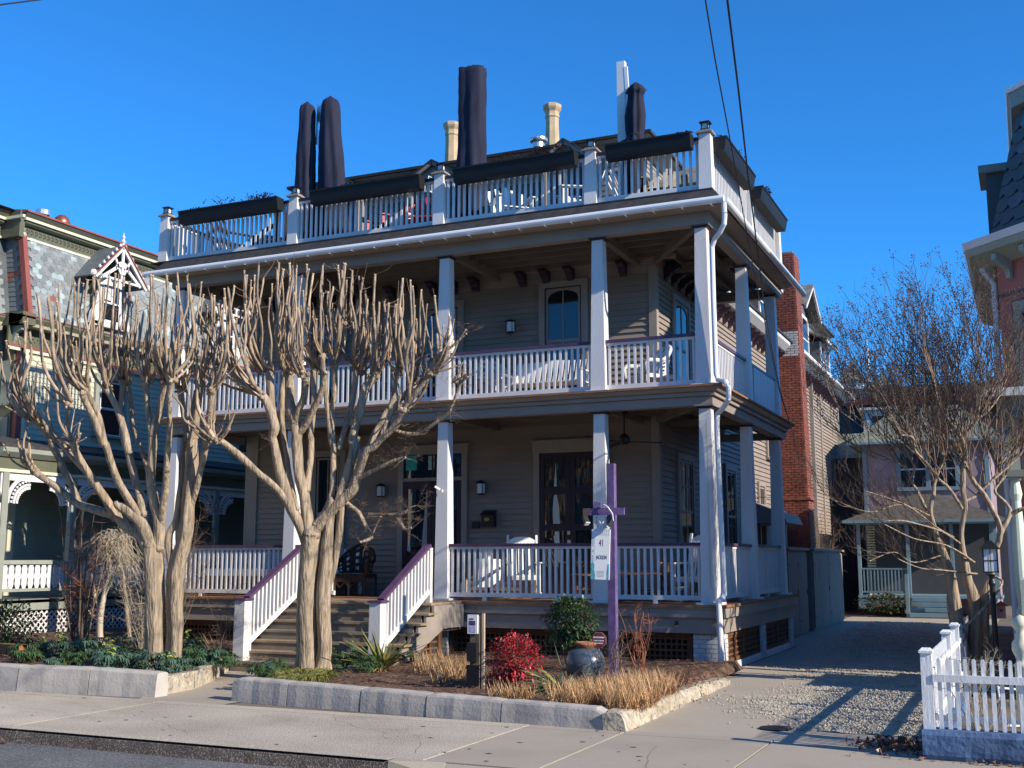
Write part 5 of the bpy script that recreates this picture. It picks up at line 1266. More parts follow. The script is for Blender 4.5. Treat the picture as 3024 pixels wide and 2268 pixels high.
# ================================================================ LILAC HOUSE AT THE END OF THE DRIVEWAY
M['lilac'] = mat('lilac_shingle_paint', (0.30, 0.225, 0.25), .7, .06, 2, .1, 30, .06)
M['sky'] = mat('pale_blue_trim', (0.17, 0.27, 0.33), .6, .08, 3, .1)
M['green_roof'] = mat('grey_green_shingle', (0.20, 0.22, 0.18), .85, .25, 6, .3, 40, .2)
M['dkgrey'] = mat('dark_siding_and_porch_shade', (0.07, 0.075, 0.085), .75, .1, 3, .1)
M['rdk'] = mat('brown_grey_shingle', (0.075, 0.068, 0.058), .85, .3, 6, .4, 40, .2)
vh = thing('lilac_house', (1.5, 24, 0), 'small lilac house with diamond shingles and blue trim behind the driveway', 'house')
MB().box(-.36, 3.5, 22.06, 29, 0, 5.7).build('walls', 'lilac', vh); MB().box(-.33, 3.4, 22.03, 22.055, .62, 2.9).build('porch_shade_wall', 'dkgrey', vh)  # dark sheet over the lilac wall: porch shade put into the colour
for x in (-.40, 3.43): MB().box(x - .06, x + .06, 22.0, 22.09, 0, 5.72).build('corner_board', 'sky', vh)
ds = MB().prism([(0, 0), (.26, .26), (0, .52), (-.26, .26)], 1, 0, .02).mesh('diamond_shingle', 'lilac')
for r in range(9):
    for k in range(9):
        x = -.1 + k * .54 + (.27 if r % 2 else 0) - .1; z = 3.3 + r * .27
        if x < -.07 or x > 3.15 or (.45 < x < 2.75 and 3.9 < z + .26 < 5.4): continue
        o = ob('diamond_shingle', ds, vh, (x, 22.035 - .006 * (r % 2), z)); o.rotation_euler = (radians(-3), 0, 0)
window(0, 0, 1, 0, 1) if False else None
def fwin(x0, x1, z0, z1, y, par, cm, sm):
    c = MB().box(x0, x1, y - .06, y, z1 - .12, z1).box(x0, x1, y - .08, y, z0 - .06, z0 + .06).box(x0, x0 + .14, y - .06, y, z0 + .06, z1 - .12).box(x1 - .14, x1, y - .06, y, z0 + .06, z1 - .12).box((x0 + x1) / 2 - .07, (x0 + x1) / 2 + .07, y - .06, y, z0 + .06, z1 - .12).build('window', cm, par)
    MB().box(x0 + .14, x1 - .14, y - .02, y - .012, z0 + .06, z1 - .12).build('pane', 'glass', c)
    MB().box(x0 + .14, x1 - .14, y - .035, y - .0201, (z0 + z1) / 2 - .02, (z0 + z1) / 2 + .03).build('sash', sm, c)
fwin(.62, 2.6, 4.05, 5.35, 22.06, vh, 'sky', 'rail')
MB().hexa([(-.85, 21.5, 5.62), (4.0, 21.5, 5.62), (4.0, 29.5, 5.62), (-.85, 29.5, 5.62)], [(.6, 23.6, 7.0), (2.6, 23.6, 7.0), (2.6, 27, 7.0), (.6, 27, 7.0)]).build('hip_roof', 'green_roof', vh)
MB().box(-.88, 4.02, 21.47, 29.5, 5.55, 5.62).build('eave', 'sky', vh)
MB().hexa([(-.85, 19.6, 2.96), (4.0, 19.6, 2.96), (4.0, 22.0, 2.96), (-.85, 22.0, 2.96)], [(1.2, 21.6, 3.85), (1.9, 21.6, 3.85), (1.9, 22.0, 3.85), (1.2, 22.0, 3.85)]).build('porch_roof', 'rdk', vh)
MB().box(-.87, 4.02, 19.57, 22.0, 2.88, 2.96).build('porch_eave', 'sky', vh)
MB().box(-.5, 3.7, 19.8, 22.05, .55, .62).build('porch_deck', 'sky', vh); MB().box(-.5, .98, 19.82, 19.86, .2, .55).build('porch_skirt', 'sky', vh)
for x in (-.42, 1.06, 2.35, 3.6): MB().box(x - .05, x + .05, 19.82, 19.92, .62, 2.88).build('porch_post', 'sky', vh)
r = MB().box(-.36, 1.0, 19.85, 19.90, 1.42, 1.47).box(-.36, 1.0, 19.85, 19.90, .70, .75).build('porch_railing', 'sky', vh)
bm = MB().box(-.02, .02, -.015, .015, 0, .67).mesh('baluster', 'sky')
for k in range(13): ob('baluster', bm, r, (-.30 + k * .105, 19.875, .75))
for k in range(4): MB().box(1.12, 2.28, 19.8 - .28 * (4 - k) + .0, 20.0, .02 + k * .145, .145 * (k + 1)).build('step', 'sky', vh)
for x in (1.08, 2.33): MB().box(x - .05, x + .05, 18.7, 18.8, 0, 1.3).build('step_post', 'sky', vh)
sl = MB()
for k in range(16): MB().box(-.34, -.08, 21.2, 21.22, 1.5 + k * .085, 1.545 + k * .085).build('blind_slat', 'cream2', vh)
dk = thing('dark_shed', (-1.1, 24, 0), 'dark grey boarded building squeezed between the guest house and the lilac house', 'building')
MB().box(-1.7, -.5, 24.0, 25.5, 0, 5.4).build('walls', 'dkgrey', dk)
for k in range(8): MB().box(-1.68 + k * .145, -1.55 + k * .145, 23.97, 23.998, 0, 5.35).build('plank', 'dkgrey', dk)
MB().hexa([(-1.8, 23.8, 5.38), (-.4, 23.8, 5.38), (-.4, 25.7, 5.38), (-1.8, 25.7, 5.38)], [(-1.8, 25.0, 6.3), (-.4, 25.0, 6.3), (-.4, 25.4, 6.3), (-1.8, 25.4, 6.3)]).build('shingled_roof', 'green_roof', dk)
MB().box(-1.82, -.38, 23.76, 23.8, 5.3, 5.42).build('gutter', 'sky', dk)
bk = thing('rear_house', (2, 34, 0), 'dark house with a maroon roof edge and white dormer far behind the lilac house', 'house')
MB().box(-4.2, 9, 30.0, 40, 0, 7.9).build('walls', 'dkgrey', bk); MB().box(-4.3, 9.1, 29.7, 40, 7.95, 8.25).build('eave', mat('maroon_paint', (.12, .035, .035), .6), bk)
MB().hexa([(-4.3, 29.7, 8.26), (9.1, 29.7, 8.26), (9.1, 40, 8.26), (-4.3, 40, 8.26)], [(-3, 33, 9.1), (8, 33, 9.1), (8, 37, 9.1), (-3, 37, 9.1)]).build('roof', 'shingle', bk)
MB().box(-1.3, -.1, 29.6, 30.0, 6.6, 7.7).build('white_dormer', 'rail', bk); MB().box(-.95, -.3, 29.58, 29.598, 6.8, 7.45).build('dormer_pane', 'glass', bk); MB().box(-1.45, .2, 29.45, 30.0, 7.7, 7.8).build('dormer_roof', 'rail', bk)
tw = thing('white_turret', (-2.2, 38, 8), 'distant white pointed roof structure with a thin spire seen right of the guest house eave', 'turret')
MB().box(-3.3, -2.3, 38, 39, 7.9, 10.2).build('turret_box', 'rail', tw); MB().taper(-2.8, 38.5, 10.2, 11.2, 1.3, .1).build('turret_roof', 'sage', tw); MB().lathe([(.09, 8), (.05, 11.6), (.01, 12.2)], (-2.0, 38, 0), 8).build('thin_spire', 'rail', tw); MB().box(-1.9, -.9, 38, 39, 7.9, 9.6).build('turret_box', 'rail', tw); MB().taper(-1.4, 38.5, 9.6, 10.5, 1.3, .1).build('turret_roof', 'sage', tw)
# ================================================================ BIN ENCLOSURE with plank doors
M['gatep'] = mat('taupe_plank_paint', (0.24, 0.205, 0.175), .65, .1, 4, .15, 30, .08)
def enclosure(y0, y1, label, x=-.38, h=1.98):
    t = thing('bin_enclosure', (x - .4, (y0 + y1) / 2, 0), label, 'shed')
    MB().box(SX + .05, x - .03, y0, y1, 0, h - .02).build('carcass', 'gatep', t)
    MB().hexa([(SX + .05, y0 - .06, h - .02), (x + .06, y0 - .06, h - .02), (x + .06, y1 + .06, h - .02), (SX + .05, y1 + .06, h - .02)], [(SX + .05, y0 - .06, h + .12), (x + .06, y0 - .06, h + .03), (x + .06, y1 + .06, h + .03), (SX + .05, y1 + .06, h + .12)]).build('lid', 'siding', t)
    n = 2; W = (y1 - y0 - .1) / n
    for k in range(n):
        a = y0 + .05 + k * W; d = MB().box(x - .028, x - .01, a + .01, a + W - .01, .06, h - .06).build('door', 'gatep', t)
        m = int(W / .19)
        for j in range(m): bx('plank', 'gatep', d, x - .0098, x + .012, a + .015 + j * (W - .03) / m, a + .015 + (j + 1) * (W - .03) / m - .012, .07, h - .08)
        for z in (.35, h - .35):
            MB().prism([(a + .03, z - .03), (a + .35, z - .012), (a + .38, z), (a + .35, z + .012), (a + .03, z + .03)], 0, x + .0125, x + .018).build('strap_hinge', 'lblack', d)
        MB().box(x + .0125, x + .03, a + W - .12, a + W - .08, h * .5 - .06, h * .5 + .06).build('latch', 'lblack', d)
    MB().box(x + .014, x + .02, y0 + .3, y0 + .42, h - .75, h - .42).build('paper_notice', 'sage', t)
enclosure(7.75, 10.2, 'nearer taupe plank bin enclosure with strap hinges beside the porch'); enclosure(11.0, 15.9, 'farther taupe plank bin enclosure with strap hinges beside the porch')

# ================================================================ HOUSES ACROSS THE STREET (behind the camera, they shade the porches from the low sky)
def far_house(x, w_, h, wallm, label):
    t = thing('street_house', (x + w_ / 2, -38, -.13), label, 'house', 'houses on the opposite side of the street')
    MB().box(x, x + w_, -44, -33, -.13, h).build('walls', wallm, t)
    MB().prism([(x - .4, h), (x + w_ + .4, h), (x + w_ / 2, h + 2.6)], 1, -44.4, -32.6).build('roof', 'shingle', t)
    for k in range(3):
        for z in (1.0, 4.2, 7.0):
            if z + 1.8 < h:
                a = x + w_ * (k + .5) / 3; f = MB().box(a - .6, a + .6, -33.0, -32.93, z, z + 1.8).build('window', 'rail', t); MB().box(a - .48, a + .48, -32.93, -32.92, z + .12, z + 1.68).build('pane', 'glass', f)
    MB().box(x, x + w_, -33, -31, 2.9, 3.05).build('porch_roof', 'shingle', t)
    for k in range(4): a = x + .15 + (w_ - .3) * k / 3; MB().box(a - .1, a + .1, -31.2, -31.0, -.13, 2.9).build('porch_post', 'rail', t)
xs_ = [(-46, 12, 9, 'sage', 'sage green house across the street, leftmost'), (-32.5, 11, 10, 'dkgrey', 'dark grey house across the street, second from left'), (-20, 12, 9.5, 'siding', 'taupe house across the street, third from left'), (-6.5, 11, 10.5, 'pgreen', 'grey green house across the street behind the camera'), (6, 12, 9, 'dkgrey', 'dark grey house across the street, right of the camera'), (19.5, 12, 10, 'siding', 'taupe house across the street, rightmost')]
for a in xs_: far_house(*a)
# limb points: x, y, z in cm and radius in mm; shoot lists: knuckle and tips in cm
TREE_A=[[(-718,-470,20,153),(-715,-474,49,142),(-712,-484,118,136),(-709,-492,170,133),(-710,-496,196,131)],[(-714,-497,191,102),(-725,-500,210,96),(-749,-505,225,91),(-768,-510,240,76),(-800,-518,248,62),(-829,-525,258,59),(-858,-532,278,51),(-881,-538,294,45),(-900,-543,306,51)],[(-828,-524,258,50),(-836,-527,278,47),(-857,-533,317,51),(-873,-538,347,49),(-875,-539,353,48),(-889,-543,373,63)],[(-769,-511,238,70),(-770,-519,252,64),(-777,-536,276,58),(-784,-553,301,55),(-790,-572,329,52),(-791,-578,340,57)],[(-784,-553,300,46),(-799,-560,316,43),(-815,-568,336,44),(-830,-575,352,41),(-841,-580,366,49)],[(-711,-497,199,96),(-718,-513,230,87),(-730,-527,246,78),(-739,-535,252,63),(-741,-538,256,43)],[(-718,-515,237,58),(-724,-534,264,60),(-728,-552,288,54),(-728,-565,310,51),(-727,-580,337,54),(-729,-583,338,54),(-729,-599,365,48),(-731,-613,386,45),(-731,-624,404,50)],[(-727,-582,338,37),(-729,-592,371,35),(-736,-602,396,34),(-740,-609,412,42)],[(-705,-558,328,48),(-714,-557,354,51),(-726,-558,384,46),(-741,-560,410,46),(-751,-561,421,49)],[(-702,-492,193,96),(-699,-497,233,75),(-703,-505,265,73),(-706,-510,290,67),(-702,-514,319,67),(-699,-517,348,64),(-698,-517,355,67),(-690,-519,383,55),(-681,-520,415,44),(-677,-521,429,55)],[(-699,-518,357,49),(-706,-520,384,44),(-711,-521,417,41),(-714,-521,431,50)],[(-705,-505,265,44),(-722,-500,312,41),(-739,-499,342,38),(-754,-498,371,37),(-766,-493,408,36),(-778,-490,443,45)],[(-696,-495,227,58),(-676,-511,275,49),(-662,-526,317,43),(-652,-535,344,40),(-642,-548,377,37),(-634,-560,407,36),(-626,-566,425,45)],[(-713,-513,241,49),(-728,-511,279,55),(-742,-510,312,56),(-758,-509,351,56),(-761,-508,361,47),(-773,-507,389,42),(-775,-503,414,39),(-778,-498,442,48)],[(-691,-458,22,118),(-687,-463,61,113),(-684,-469,104,110),(-681,-475,147,113),(-675,-477,176,116),(-664,-478,210,96),(-657,-483,262,90),(-650,-488,305,90),(-646,-493,348,75),(-645,-493,352,73),(-638,-496,386,55),(-632,-500,426,52)],[(-684,-478,158,55),(-689,-482,187,52),(-689,-484,213,49),(-681,-481,233,50),(-675,-480,277,50),(-673,-482,320,47),(-670,-482,350,44),(-668,-482,360,41),(-672,-485,392,44),(-676,-489,425,50)],[(-654,-480,253,46),(-627,-495,303,46),(-610,-506,339,49),(-606,-510,351,48),(-593,-521,384,48),(-584,-531,410,51)],[(-672,-478,187,49),(-679,-475,225,56),(-680,-466,278,53),(-684,-459,335,51),(-685,-456,357,48),(-685,-450,391,45),(-684,-444,428,42)]]
TREE_A_S=[((-899,-543,307),[(-904,-575,352),(-940,-567,346),(-905,-553,356),(-924,-559,353),(-901,-560,397),(-913,-562,348)]),((-889,-543,374),[(-908,-604,496),(-964,-551,497),(-934,-589,483),(-946,-575,446),(-889,-589,526),(-921,-556,541),(-936,-560,469),(-892,-567,433),(-924,-589,404),(-884,-566,466),(-869,-597,508)]),((-791,-578,341),[(-782,-601,424),(-827,-590,549),(-777,-581,369),(-794,-589,352),(-829,-594,423),(-787,-569,356),(-790,-596,391)]),((-751,-631,390),[(-772,-676,536),(-728,-699,524),(-780,-646,414)]),((-742,-610,412),[(-779,-669,537),(-813,-618,549),(-753,-657,555),(-754,-632,565),(-717,-656,560),(-758,-608,567),(-706,-652,557),(-745,-667,527),(-733,-613,574),(-742,-640,558),(-758,-628,464)]),((-751,-561,421),[(-740,-608,574),(-719,-621,567),(-755,-562,592),(-698,-609,575),(-782,-557,567),(-739,-597,573),(-755,-572,568)]),((-778,-498,442),[(-770,-528,601),(-745,-543,591),(-732,-545,581),(-789,-507,552),(-785,-495,569),(-798,-508,531)]),((-778,-490,443),[(-748,-531,567),(-753,-516,556),(-777,-513,519)]),((-714,-521,432),[(-749,-512,569),(-738,-519,557),(-712,-534,536),(-692,-544,588),(-683,-550,584),(-719,-534,519),(-725,-511,551)]),((-677,-521,429),[(-684,-553,584),(-638,-572,574),(-685,-516,580),(-675,-543,543),(-688,-521,561)]),((-626,-566,427),[(-622,-569,578),(-606,-579,529),(-585,-591,564),(-611,-556,564),(-614,-583,535)]),((-676,-489,426),[(-660,-490,560),(-657,-524,516),(-643,-518,569),(-650,-492,536)]),((-632,-500,429),[(-632,-505,579),(-613,-522,555),(-630,-495,547),(-605,-514,558),(-625,-486,561),(-653,-488,534)]),((-584,-532,413),[(-561,-540,541),(-542,-553,536),(-586,-521,538),(-571,-528,558),(-561,-530,500),(-586,-531,549)]),((-617,-506,507),[(-617,-510,543),(-613,-503,560)])]
TREE_B=[[(-515,-379,19,148),(-514,-383,48,144),(-511,-389,95,138),(-507,-395,140,138),(-502,-400,181,132),(-497,-403,212,138)],[(-494,-369,20,123),(-489,-372,50,99),(-488,-379,95,99),(-486,-384,128,96),(-481,-388,169,90),(-475,-392,208,78),(-471,-396,238,72),(-467,-397,259,60)],[(-484,-382,122,60),(-476,-378,157,54),(-471,-376,181,51),(-468,-374,214,58),(-466,-373,250,52),(-465,-373,266,46),(-449,-365,314,43),(-445,-363,353,40)],[(-504,-403,193,66),(-510,-416,229,75),(-518,-427,255,81),(-523,-437,282,78),(-527,-447,311,69),(-528,-456,340,63),(-529,-459,351,62),(-525,-461,364,74),(-528,-470,388,62),(-532,-476,403,59),(-537,-480,410,56)],[(-525,-461,362,54),(-531,-462,402,51),(-535,-462,432,57),(-536,-462,446,66)],[(-513,-423,243,51),(-526,-447,275,51),(-542,-470,297,50),(-558,-493,320,53),(-574,-515,340,47),(-582,-523,341,49)],[(-509,-422,249,39),(-523,-421,289,38),(-534,-419,335,36),(-540,-418,355,38),(-545,-416,383,40),(-550,-413,415,46),(-547,-406,448,56)],[(-500,-404,208,90),(-502,-413,259,78),(-508,-423,303,78),(-508,-430,342,81),(-507,-432,355,81),(-508,-435,373,75)],[(-508,-435,373,60),(-515,-435,392,78),(-521,-433,420,70),(-525,-431,443,61)],[(-508,-434,367,57),(-500,-439,390,51),(-489,-442,408,51),(-482,-448,431,54)],[(-504,-431,358,60),(-489,-433,372,54),(-473,-439,392,51),(-456,-447,417,44),(-445,-455,439,35)],[(-499,-414,276,51),(-502,-403,326,46),(-505,-397,351,46),(-507,-396,359,43),(-510,-387,397,43),(-515,-380,436,47),(-517,-374,461,60)],[(-488,-401,223,96),(-479,-394,244,63),(-472,-390,271,45),(-472,-387,320,43),(-473,-386,344,40),(-475,-387,345,43),(-482,-388,383,38),(-488,-388,427,37),(-495,-389,477,34),(-503,-391,503,28)],[(-474,-386,345,40),(-481,-381,384,38),(-483,-373,429,40),(-487,-367,465,50)],[(-493,-402,217,99),(-463,-396,250,81),(-436,-391,276,78),(-431,-391,291,69)],[(-459,-395,251,69),(-453,-390,280,66),(-445,-384,313,67),(-441,-381,343,64),(-444,-381,351,67),(-437,-376,388,61),(-430,-371,426,64),(-419,-364,446,77)],[(-465,-382,340,43),(-461,-370,378,46),(-459,-360,410,50),(-459,-352,443,47),(-462,-348,463,53)],[(-431,-391,288,57),(-422,-394,305,57),(-410,-398,329,54),(-399,-397,336,54),(-383,-397,350,53),(-365,-396,364,59),(-347,-398,386,59)],[(-432,-391,285,48),(-427,-381,331,42),(-419,-375,339,42),(-413,-368,361,46),(-403,-357,389,43),(-395,-350,408,43),(-393,-343,448,40)],[(-383,-398,353,39),(-371,-394,386,39),(-354,-387,410,36),(-342,-382,425,45)],[(-348,-398,386,44),(-326,-402,412,37),(-302,-404,436,35),(-289,-409,459,23),(-269,-408,470,19),(-244,-408,488,16)],[(-431,-391,289,39),(-410,-394,298,33),(-385,-397,307,30),(-363,-399,315,25),(-344,-400,319,18)],[(-366,-396,360,27),(-346,-394,354,27),(-323,-393,354,26),(-295,-396,369,26),(-273,-399,383,20),(-256,-409,410,19),(-241,-415,427,17)],[(-461,-370,260,34),(-440,-366,244,30),(-428,-365,223,30),(-419,-364,208,27),(-431,-374,201,18)],[(-426,-359,241,23),(-399,-358,241,26),(-381,-357,236,26),(-368,-357,220,22),(-357,-357,221,18)],[(-418,-364,210,18),(-410,-368,223,17),(-399,-372,237,15)],[(-388,-360,240,18),(-368,-359,242,18),(-359,-360,249,13),(-345,-360,253,7)]]
TREE_B_S=[((-581,-523,342),[(-552,-523,379),(-556,-524,357),(-587,-527,373),(-618,-572,403),(-608,-549,367),(-609,-557,427),(-622,-526,370),(-565,-512,358),(-555,-516,381),(-548,-523,381),(-608,-541,471),(-591,-514,436)]),((-537,-480,409),[(-579,-526,542),(-537,-562,549),(-567,-511,565),(-535,-526,532),(-616,-505,513),(-605,-543,529),(-597,-522,481),(-587,-503,442),(-621,-501,456),(-558,-514,516)]),((-550,-468,449),[(-560,-497,583),(-555,-489,551),(-566,-495,532)]),((-536,-462,446),[(-555,-505,590),(-563,-488,586),(-534,-499,596),(-545,-472,585),(-552,-491,566),(-572,-458,594),(-518,-492,547)]),((-545,-406,450),[(-537,-451,601),(-536,-448,613),(-541,-430,606),(-540,-416,619),(-543,-454,579),(-536,-425,531),(-543,-440,560),(-533,-422,588)]),((-523,-431,448),[(-505,-457,603),(-519,-448,525),(-500,-459,561)]),((-483,-449,438),[(-510,-440,606),(-487,-481,577),(-497,-457,558),(-484,-463,583),(-486,-460,541),(-489,-447,538)]),((-488,-453,442),[(-489,-472,554),(-475,-483,530)]),((-517,-374,461),[(-521,-381,609),(-538,-374,627),(-491,-400,614),(-532,-372,573),(-502,-397,533)]),((-495,-389,477),[(-488,-404,613),(-482,-415,565),(-487,-390,575),(-493,-419,532),(-507,-387,526),(-507,-413,607)]),((-487,-367,465),[(-488,-363,623),(-490,-343,631),(-451,-408,602),(-453,-393,589),(-500,-356,593),(-473,-399,546),(-483,-365,561)]),((-462,-377,528),[(-442,-376,599),(-442,-395,604)]),((-462,-348,463),[(-432,-409,599),(-434,-377,594),(-439,-382,562),(-482,-352,627),(-434,-383,574),(-456,-364,536)]),((-454,-343,456),[(-446,-351,579),(-430,-369,564),(-447,-352,553),(-442,-346,551)]),((-418,-364,449),[(-426,-355,604),(-415,-377,551),(-404,-378,555),(-407,-360,559),(-379,-393,547),(-382,-368,551),(-400,-378,519),(-398,-370,530),(-418,-378,530)]),((-393,-343,448),[(-361,-384,586),(-371,-369,581),(-385,-362,552),(-384,-348,549),(-393,-355,523)]),((-347,-398,387),[(-350,-410,440),(-334,-409,573),(-312,-442,555),(-325,-392,562),(-355,-420,438)]),((-342,-382,425),[(-328,-410,534),(-318,-405,558),(-316,-404,543),(-308,-405,538),(-314,-372,556),(-334,-390,520),(-344,-396,520)]),((-302,-404,437),[(-285,-399,505),(-266,-415,512),(-255,-425,506),(-247,-403,495),(-292,-404,493),(-273,-415,481),(-268,-378,451)]),((-255,-411,421),[(-245,-410,437),(-238,-415,425),(-244,-418,446)])]
TREE_C=[[(365,-44,8,148),(355,-65,109,112),(353,-72,146,84),(346,-82,183,62),(337,-90,210,50),(332,-97,238,41),(337,-99,266,32),(339,-102,282,28),(348,-101,303,24),(355,-100,314,22),(350,-105,330,21),(350,-108,349,15)],[(377,-38,8,143),(379,-55,112,103),(374,-63,146,78),(372,-68,172,56),(369,-76,210,39),(377,-78,247,39),(376,-82,266,41),(376,-87,293,43),(381,-89,321,41),(378,-94,343,37),(369,-101,360,26),(360,-108,376,19)],[(385,-35,9,119),(393,-50,118,75),(404,-51,155,56),(413,-53,192,45),(417,-53,203,49),(419,-55,220,45),(413,-61,242,43),(402,-70,266,41),(390,-79,284,39),(383,-85,301,28),(379,-89,312,22)],[(337,-90,210,32),(327,-89,242,28),(316,-88,270,26),(309,-88,286,25),(312,-84,307,21),(304,-83,326,17),(299,-82,346,13)],[(378,-94,345,32),(389,-96,356,28),(401,-100,370,24),(415,-101,380,18)],[(373,-80,247,28),(358,-107,274,26),(347,-122,286,24),(339,-136,300,22),(330,-150,312,24),(321,-162,323,24),(320,-174,340,22),(307,-187,343,14)],[(418,-54,210,47),(433,-37,240,40),(430,-35,254,28),(415,-33,271,25),(421,-27,284,23),(430,-18,296,23),(422,-16,310,21),(415,-13,332,19),(412,-8,356,16)],[(376,-80,256,28),(393,-70,266,26),(412,-59,285,21),(433,-46,304,15),(451,-35,321,11)],[(359,-80,207,19),(338,-112,221,15),(314,-151,244,11),(294,-182,255,8),(262,-226,266,5)],[(369,-74,197,19),(345,-119,215,15),(306,-182,227,11),(286,-214,227,7)],[(384,-62,172,21),(352,-117,195,15),(314,-172,204,11),(283,-223,222,6)],[(387,-59,156,15),(343,-132,162,11),(319,-172,165,8),(297,-216,177,4)],[(346,-82,183,15),(308,-121,172,9),(287,-150,186,6),(257,-182,174,4)],[(332,-97,236,19),(297,-146,251,11),(263,-187,240,7),(229,-233,251,4),(213,-258,261,4)],[(311,-89,295,15),(287,-85,315,11),(254,-82,324,9),(217,-78,350,6)],[(303,-83,322,15),(280,-109,344,11),(256,-133,358,8),(225,-166,382,6)],[(299,-82,344,15),(282,-83,373,12),(265,-85,398,9),(250,-85,434,6)],[(349,-107,345,17),(335,-108,372,13),(326,-107,401,9),(309,-107,437,7)],[(360,-107,373,17),(352,-127,395,12),(350,-143,419,8),(343,-164,445,5)],[(369,-101,360,17),(372,-95,390,12),(372,-90,422,8),(371,-85,453,6)],[(401,-100,370,17),(406,-110,394,12),(409,-121,419,8),(408,-136,446,5)],[(415,-101,380,15),(431,-91,403,11),(441,-85,429,8)],[(422,-16,306,13),(441,-1,336,12),(454,10,363,9),(461,18,391,7)],[(433,-37,238,38),(447,-39,246,34),(464,-40,249,24)],[(407,-49,153,19),(417,-55,142,20),(389,-100,105,24),(377,-117,93,22),(350,-155,76,18)]]
TREE_D=[[(-1110,-168,20,62),(-1111,-173,48,62),(-1106,-177,85,56),(-1098,-178,112,47),(-1090,-179,143,34),(-1085,-182,171,22)],[(-1108,-177,81,40),(-1123,-178,115,34),(-1135,-176,152,28),(-1141,-175,177,19)],[(-1099,-177,106,25),(-1081,-180,134,22),(-1064,-182,155,15)],[(-1109,-177,77,19),(-1123,-181,73,16),(-1133,-186,89,9)],[(-1062,-148,29,40),(-1063,-153,60,37),(-1063,-161,103,34),(-1066,-169,146,31),(-1071,-176,177,25),(-1078,-185,208,16)]]
HELL=[(-9.65,-4.76,1),(-10.11,-4.0,3),(-11.29,-3.46,0),(-9.86,-3.89,2),(-8.43,-5.43,0),(-8.49,-4.95,1),(-9.18,-3.98,1),(-10.46,-2.86,1),(-10.06,-2.9,1),(-8.75,-3.98,3),(-7.23,-5.51,2),(-7.71,-4.77,1),(-9.81,-2.56,1),(-8.01,-4.2,1),(-9.1,-2.91,2),(-7.29,-4.75,1),(-6.63,-5.24,1),(-6.29,-5.39,2),(-6.3,-5.1,1),(-8.12,-2.9,2),(-6.76,-4.34,1),(-8.33,-2.35,2),(-6.55,-4.25,1),(-6.62,-3.93,1),(-6.31,-4.14,0),(-7.98,-4.89,1),(-7.18,-5.18,1),(-5.69,-2.23,1),(-5.86,-1.75,1),(-4.7,-3.46,1),(-4.97,-2.62,1),(-5.51,-1.97,3),(-5.25,-4.59,0),(-5.45,-4.11,0),(-5.04,-5.04,0),(-4.21,-2.27,0),(-4.1,-3.79,1)]
OTHER={'yucca1':[(-4.21,-3.24,0)],'lir':[(-4.69,-4.88,0),(-4.44,-5.03,0),(-4.26,-5.07,0),(-4.15,-5.02,0),(-4.11,-4.88,0),(-4.79,-4.39,0),(-4.58,-4.29,0),(-4.31,-4.44,0)],'straw1':[(-3.37,-3.46,0),(-2.99,-3.85,0),(-2.74,-4.0,0),(-2.69,-3.71,0),(-3.4,-3.18,0)],'yucca2':[(-0.69,-4.69,0)],'straw2':[(-1.08,-5.49,0),(-0.94,-5.57,0),(-0.2,-5.67,0),(-0.14,-5.5,0),(0.02,-5.57,0),(0.21,-5.76,0),(0.43,-6.05,0),(0.48,-5.9,0),(0.56,-5.73,0),(0.47,-5.23,0),(0.12,-4.64,0),(0.13,-4.31,0),(0.39,-4.68,0),(0.42,-4.34,0),(0.07,-4.97,0),(-2.65,-3.74,0),(-2.61,-4.12,0)],'red':[(-1.42,-4.68,0),(-1.72,-4.64,0)],'sticks':[(-0.51,-2.13,0),(-0.45,-3.89,0),(-0.6,-2.4,0)],'deadl':[(-7.56,-2.64,0),(-7.28,-2.72,0)],'redstem':[(-11.04,-2.65,0)],'fol':[(-14.79,-0.36,0),(-10.41,-1.87,0)],'rust':[(0.2,-2.85,0),(0.46,-3.12,0),(0.32,-3.72,0)]}
# ================================================================ FENCE, WALL AND STREET THINGS
M['fence'] = mat('white_picket_paint', (0.76, 0.77, 0.76), .5, .06, 8, .35, 50, .05, stretch=(1, 1, .3), stain=(.55, .55, .52), st_sc=6, st_amt=.35)
M['bluew'] = mat('rough_blue_paint', (0.075, 0.135, 0.25), .8, .2, 4, .9, 26, .0, stain=(.05, .09, .17), st_sc=7, st_amt=.7)
t = thing('blue_wall', (6, -6.8, 0), 'low rough blue painted masonry wall beneath the white picket fence', 'wall')
mb = MB(); nx, nz = 90, 6
for j in range(nz + 1):
    for i in range(nx + 1):
        x = 3.58 + (13 - 3.58) * (i / nx) ** 1.5; z = .26 * j / nz
        mb.v.append((x, -6.93 + .012 * noise.noise((x * 7, z * 9, 2)) + (.02 * (1 - min(1, z / .05))) + (.02 if j == nz else 0), z + (.006 * noise.noise((x * 5, 0, 0)) if j == nz else 0)))
for j in range(nz):
    for i in range(nx): a = j * (nx + 1) + i; mb.f.append((a, a + 1, a + nx + 2, a + nx + 1))
mb.hexa([(3.585, -6.905, -.01), (13, -6.905, -.01), (13, -6.68, -.01), (3.585, -6.68, -.01)], [(3.60, -6.90, .258), (13, -6.90, .258), (13, -6.69, .258), (3.60, -6.69, .258)])
mb.build('masonry', 'bluew', t)
MB().box(3.56, 3.75, -6.67, 3.0, -.01, .10).build('side_footing', 'bluew', t)
pk = {}
def picket_mesh(h, side):
    k = (h, side)
    if k not in pk:
        w_ = .036; p = [(-w_ / 2, 0), (w_ / 2, 0), (w_ / 2, h - .022), (w_ / 4, h), (-w_ / 4, h), (-w_ / 2, h - .022)]
        pk[k] = MB().prism(p, 0 if side else 1, -.009, .009).mesh('picket', 'fence')
    return pk[k]
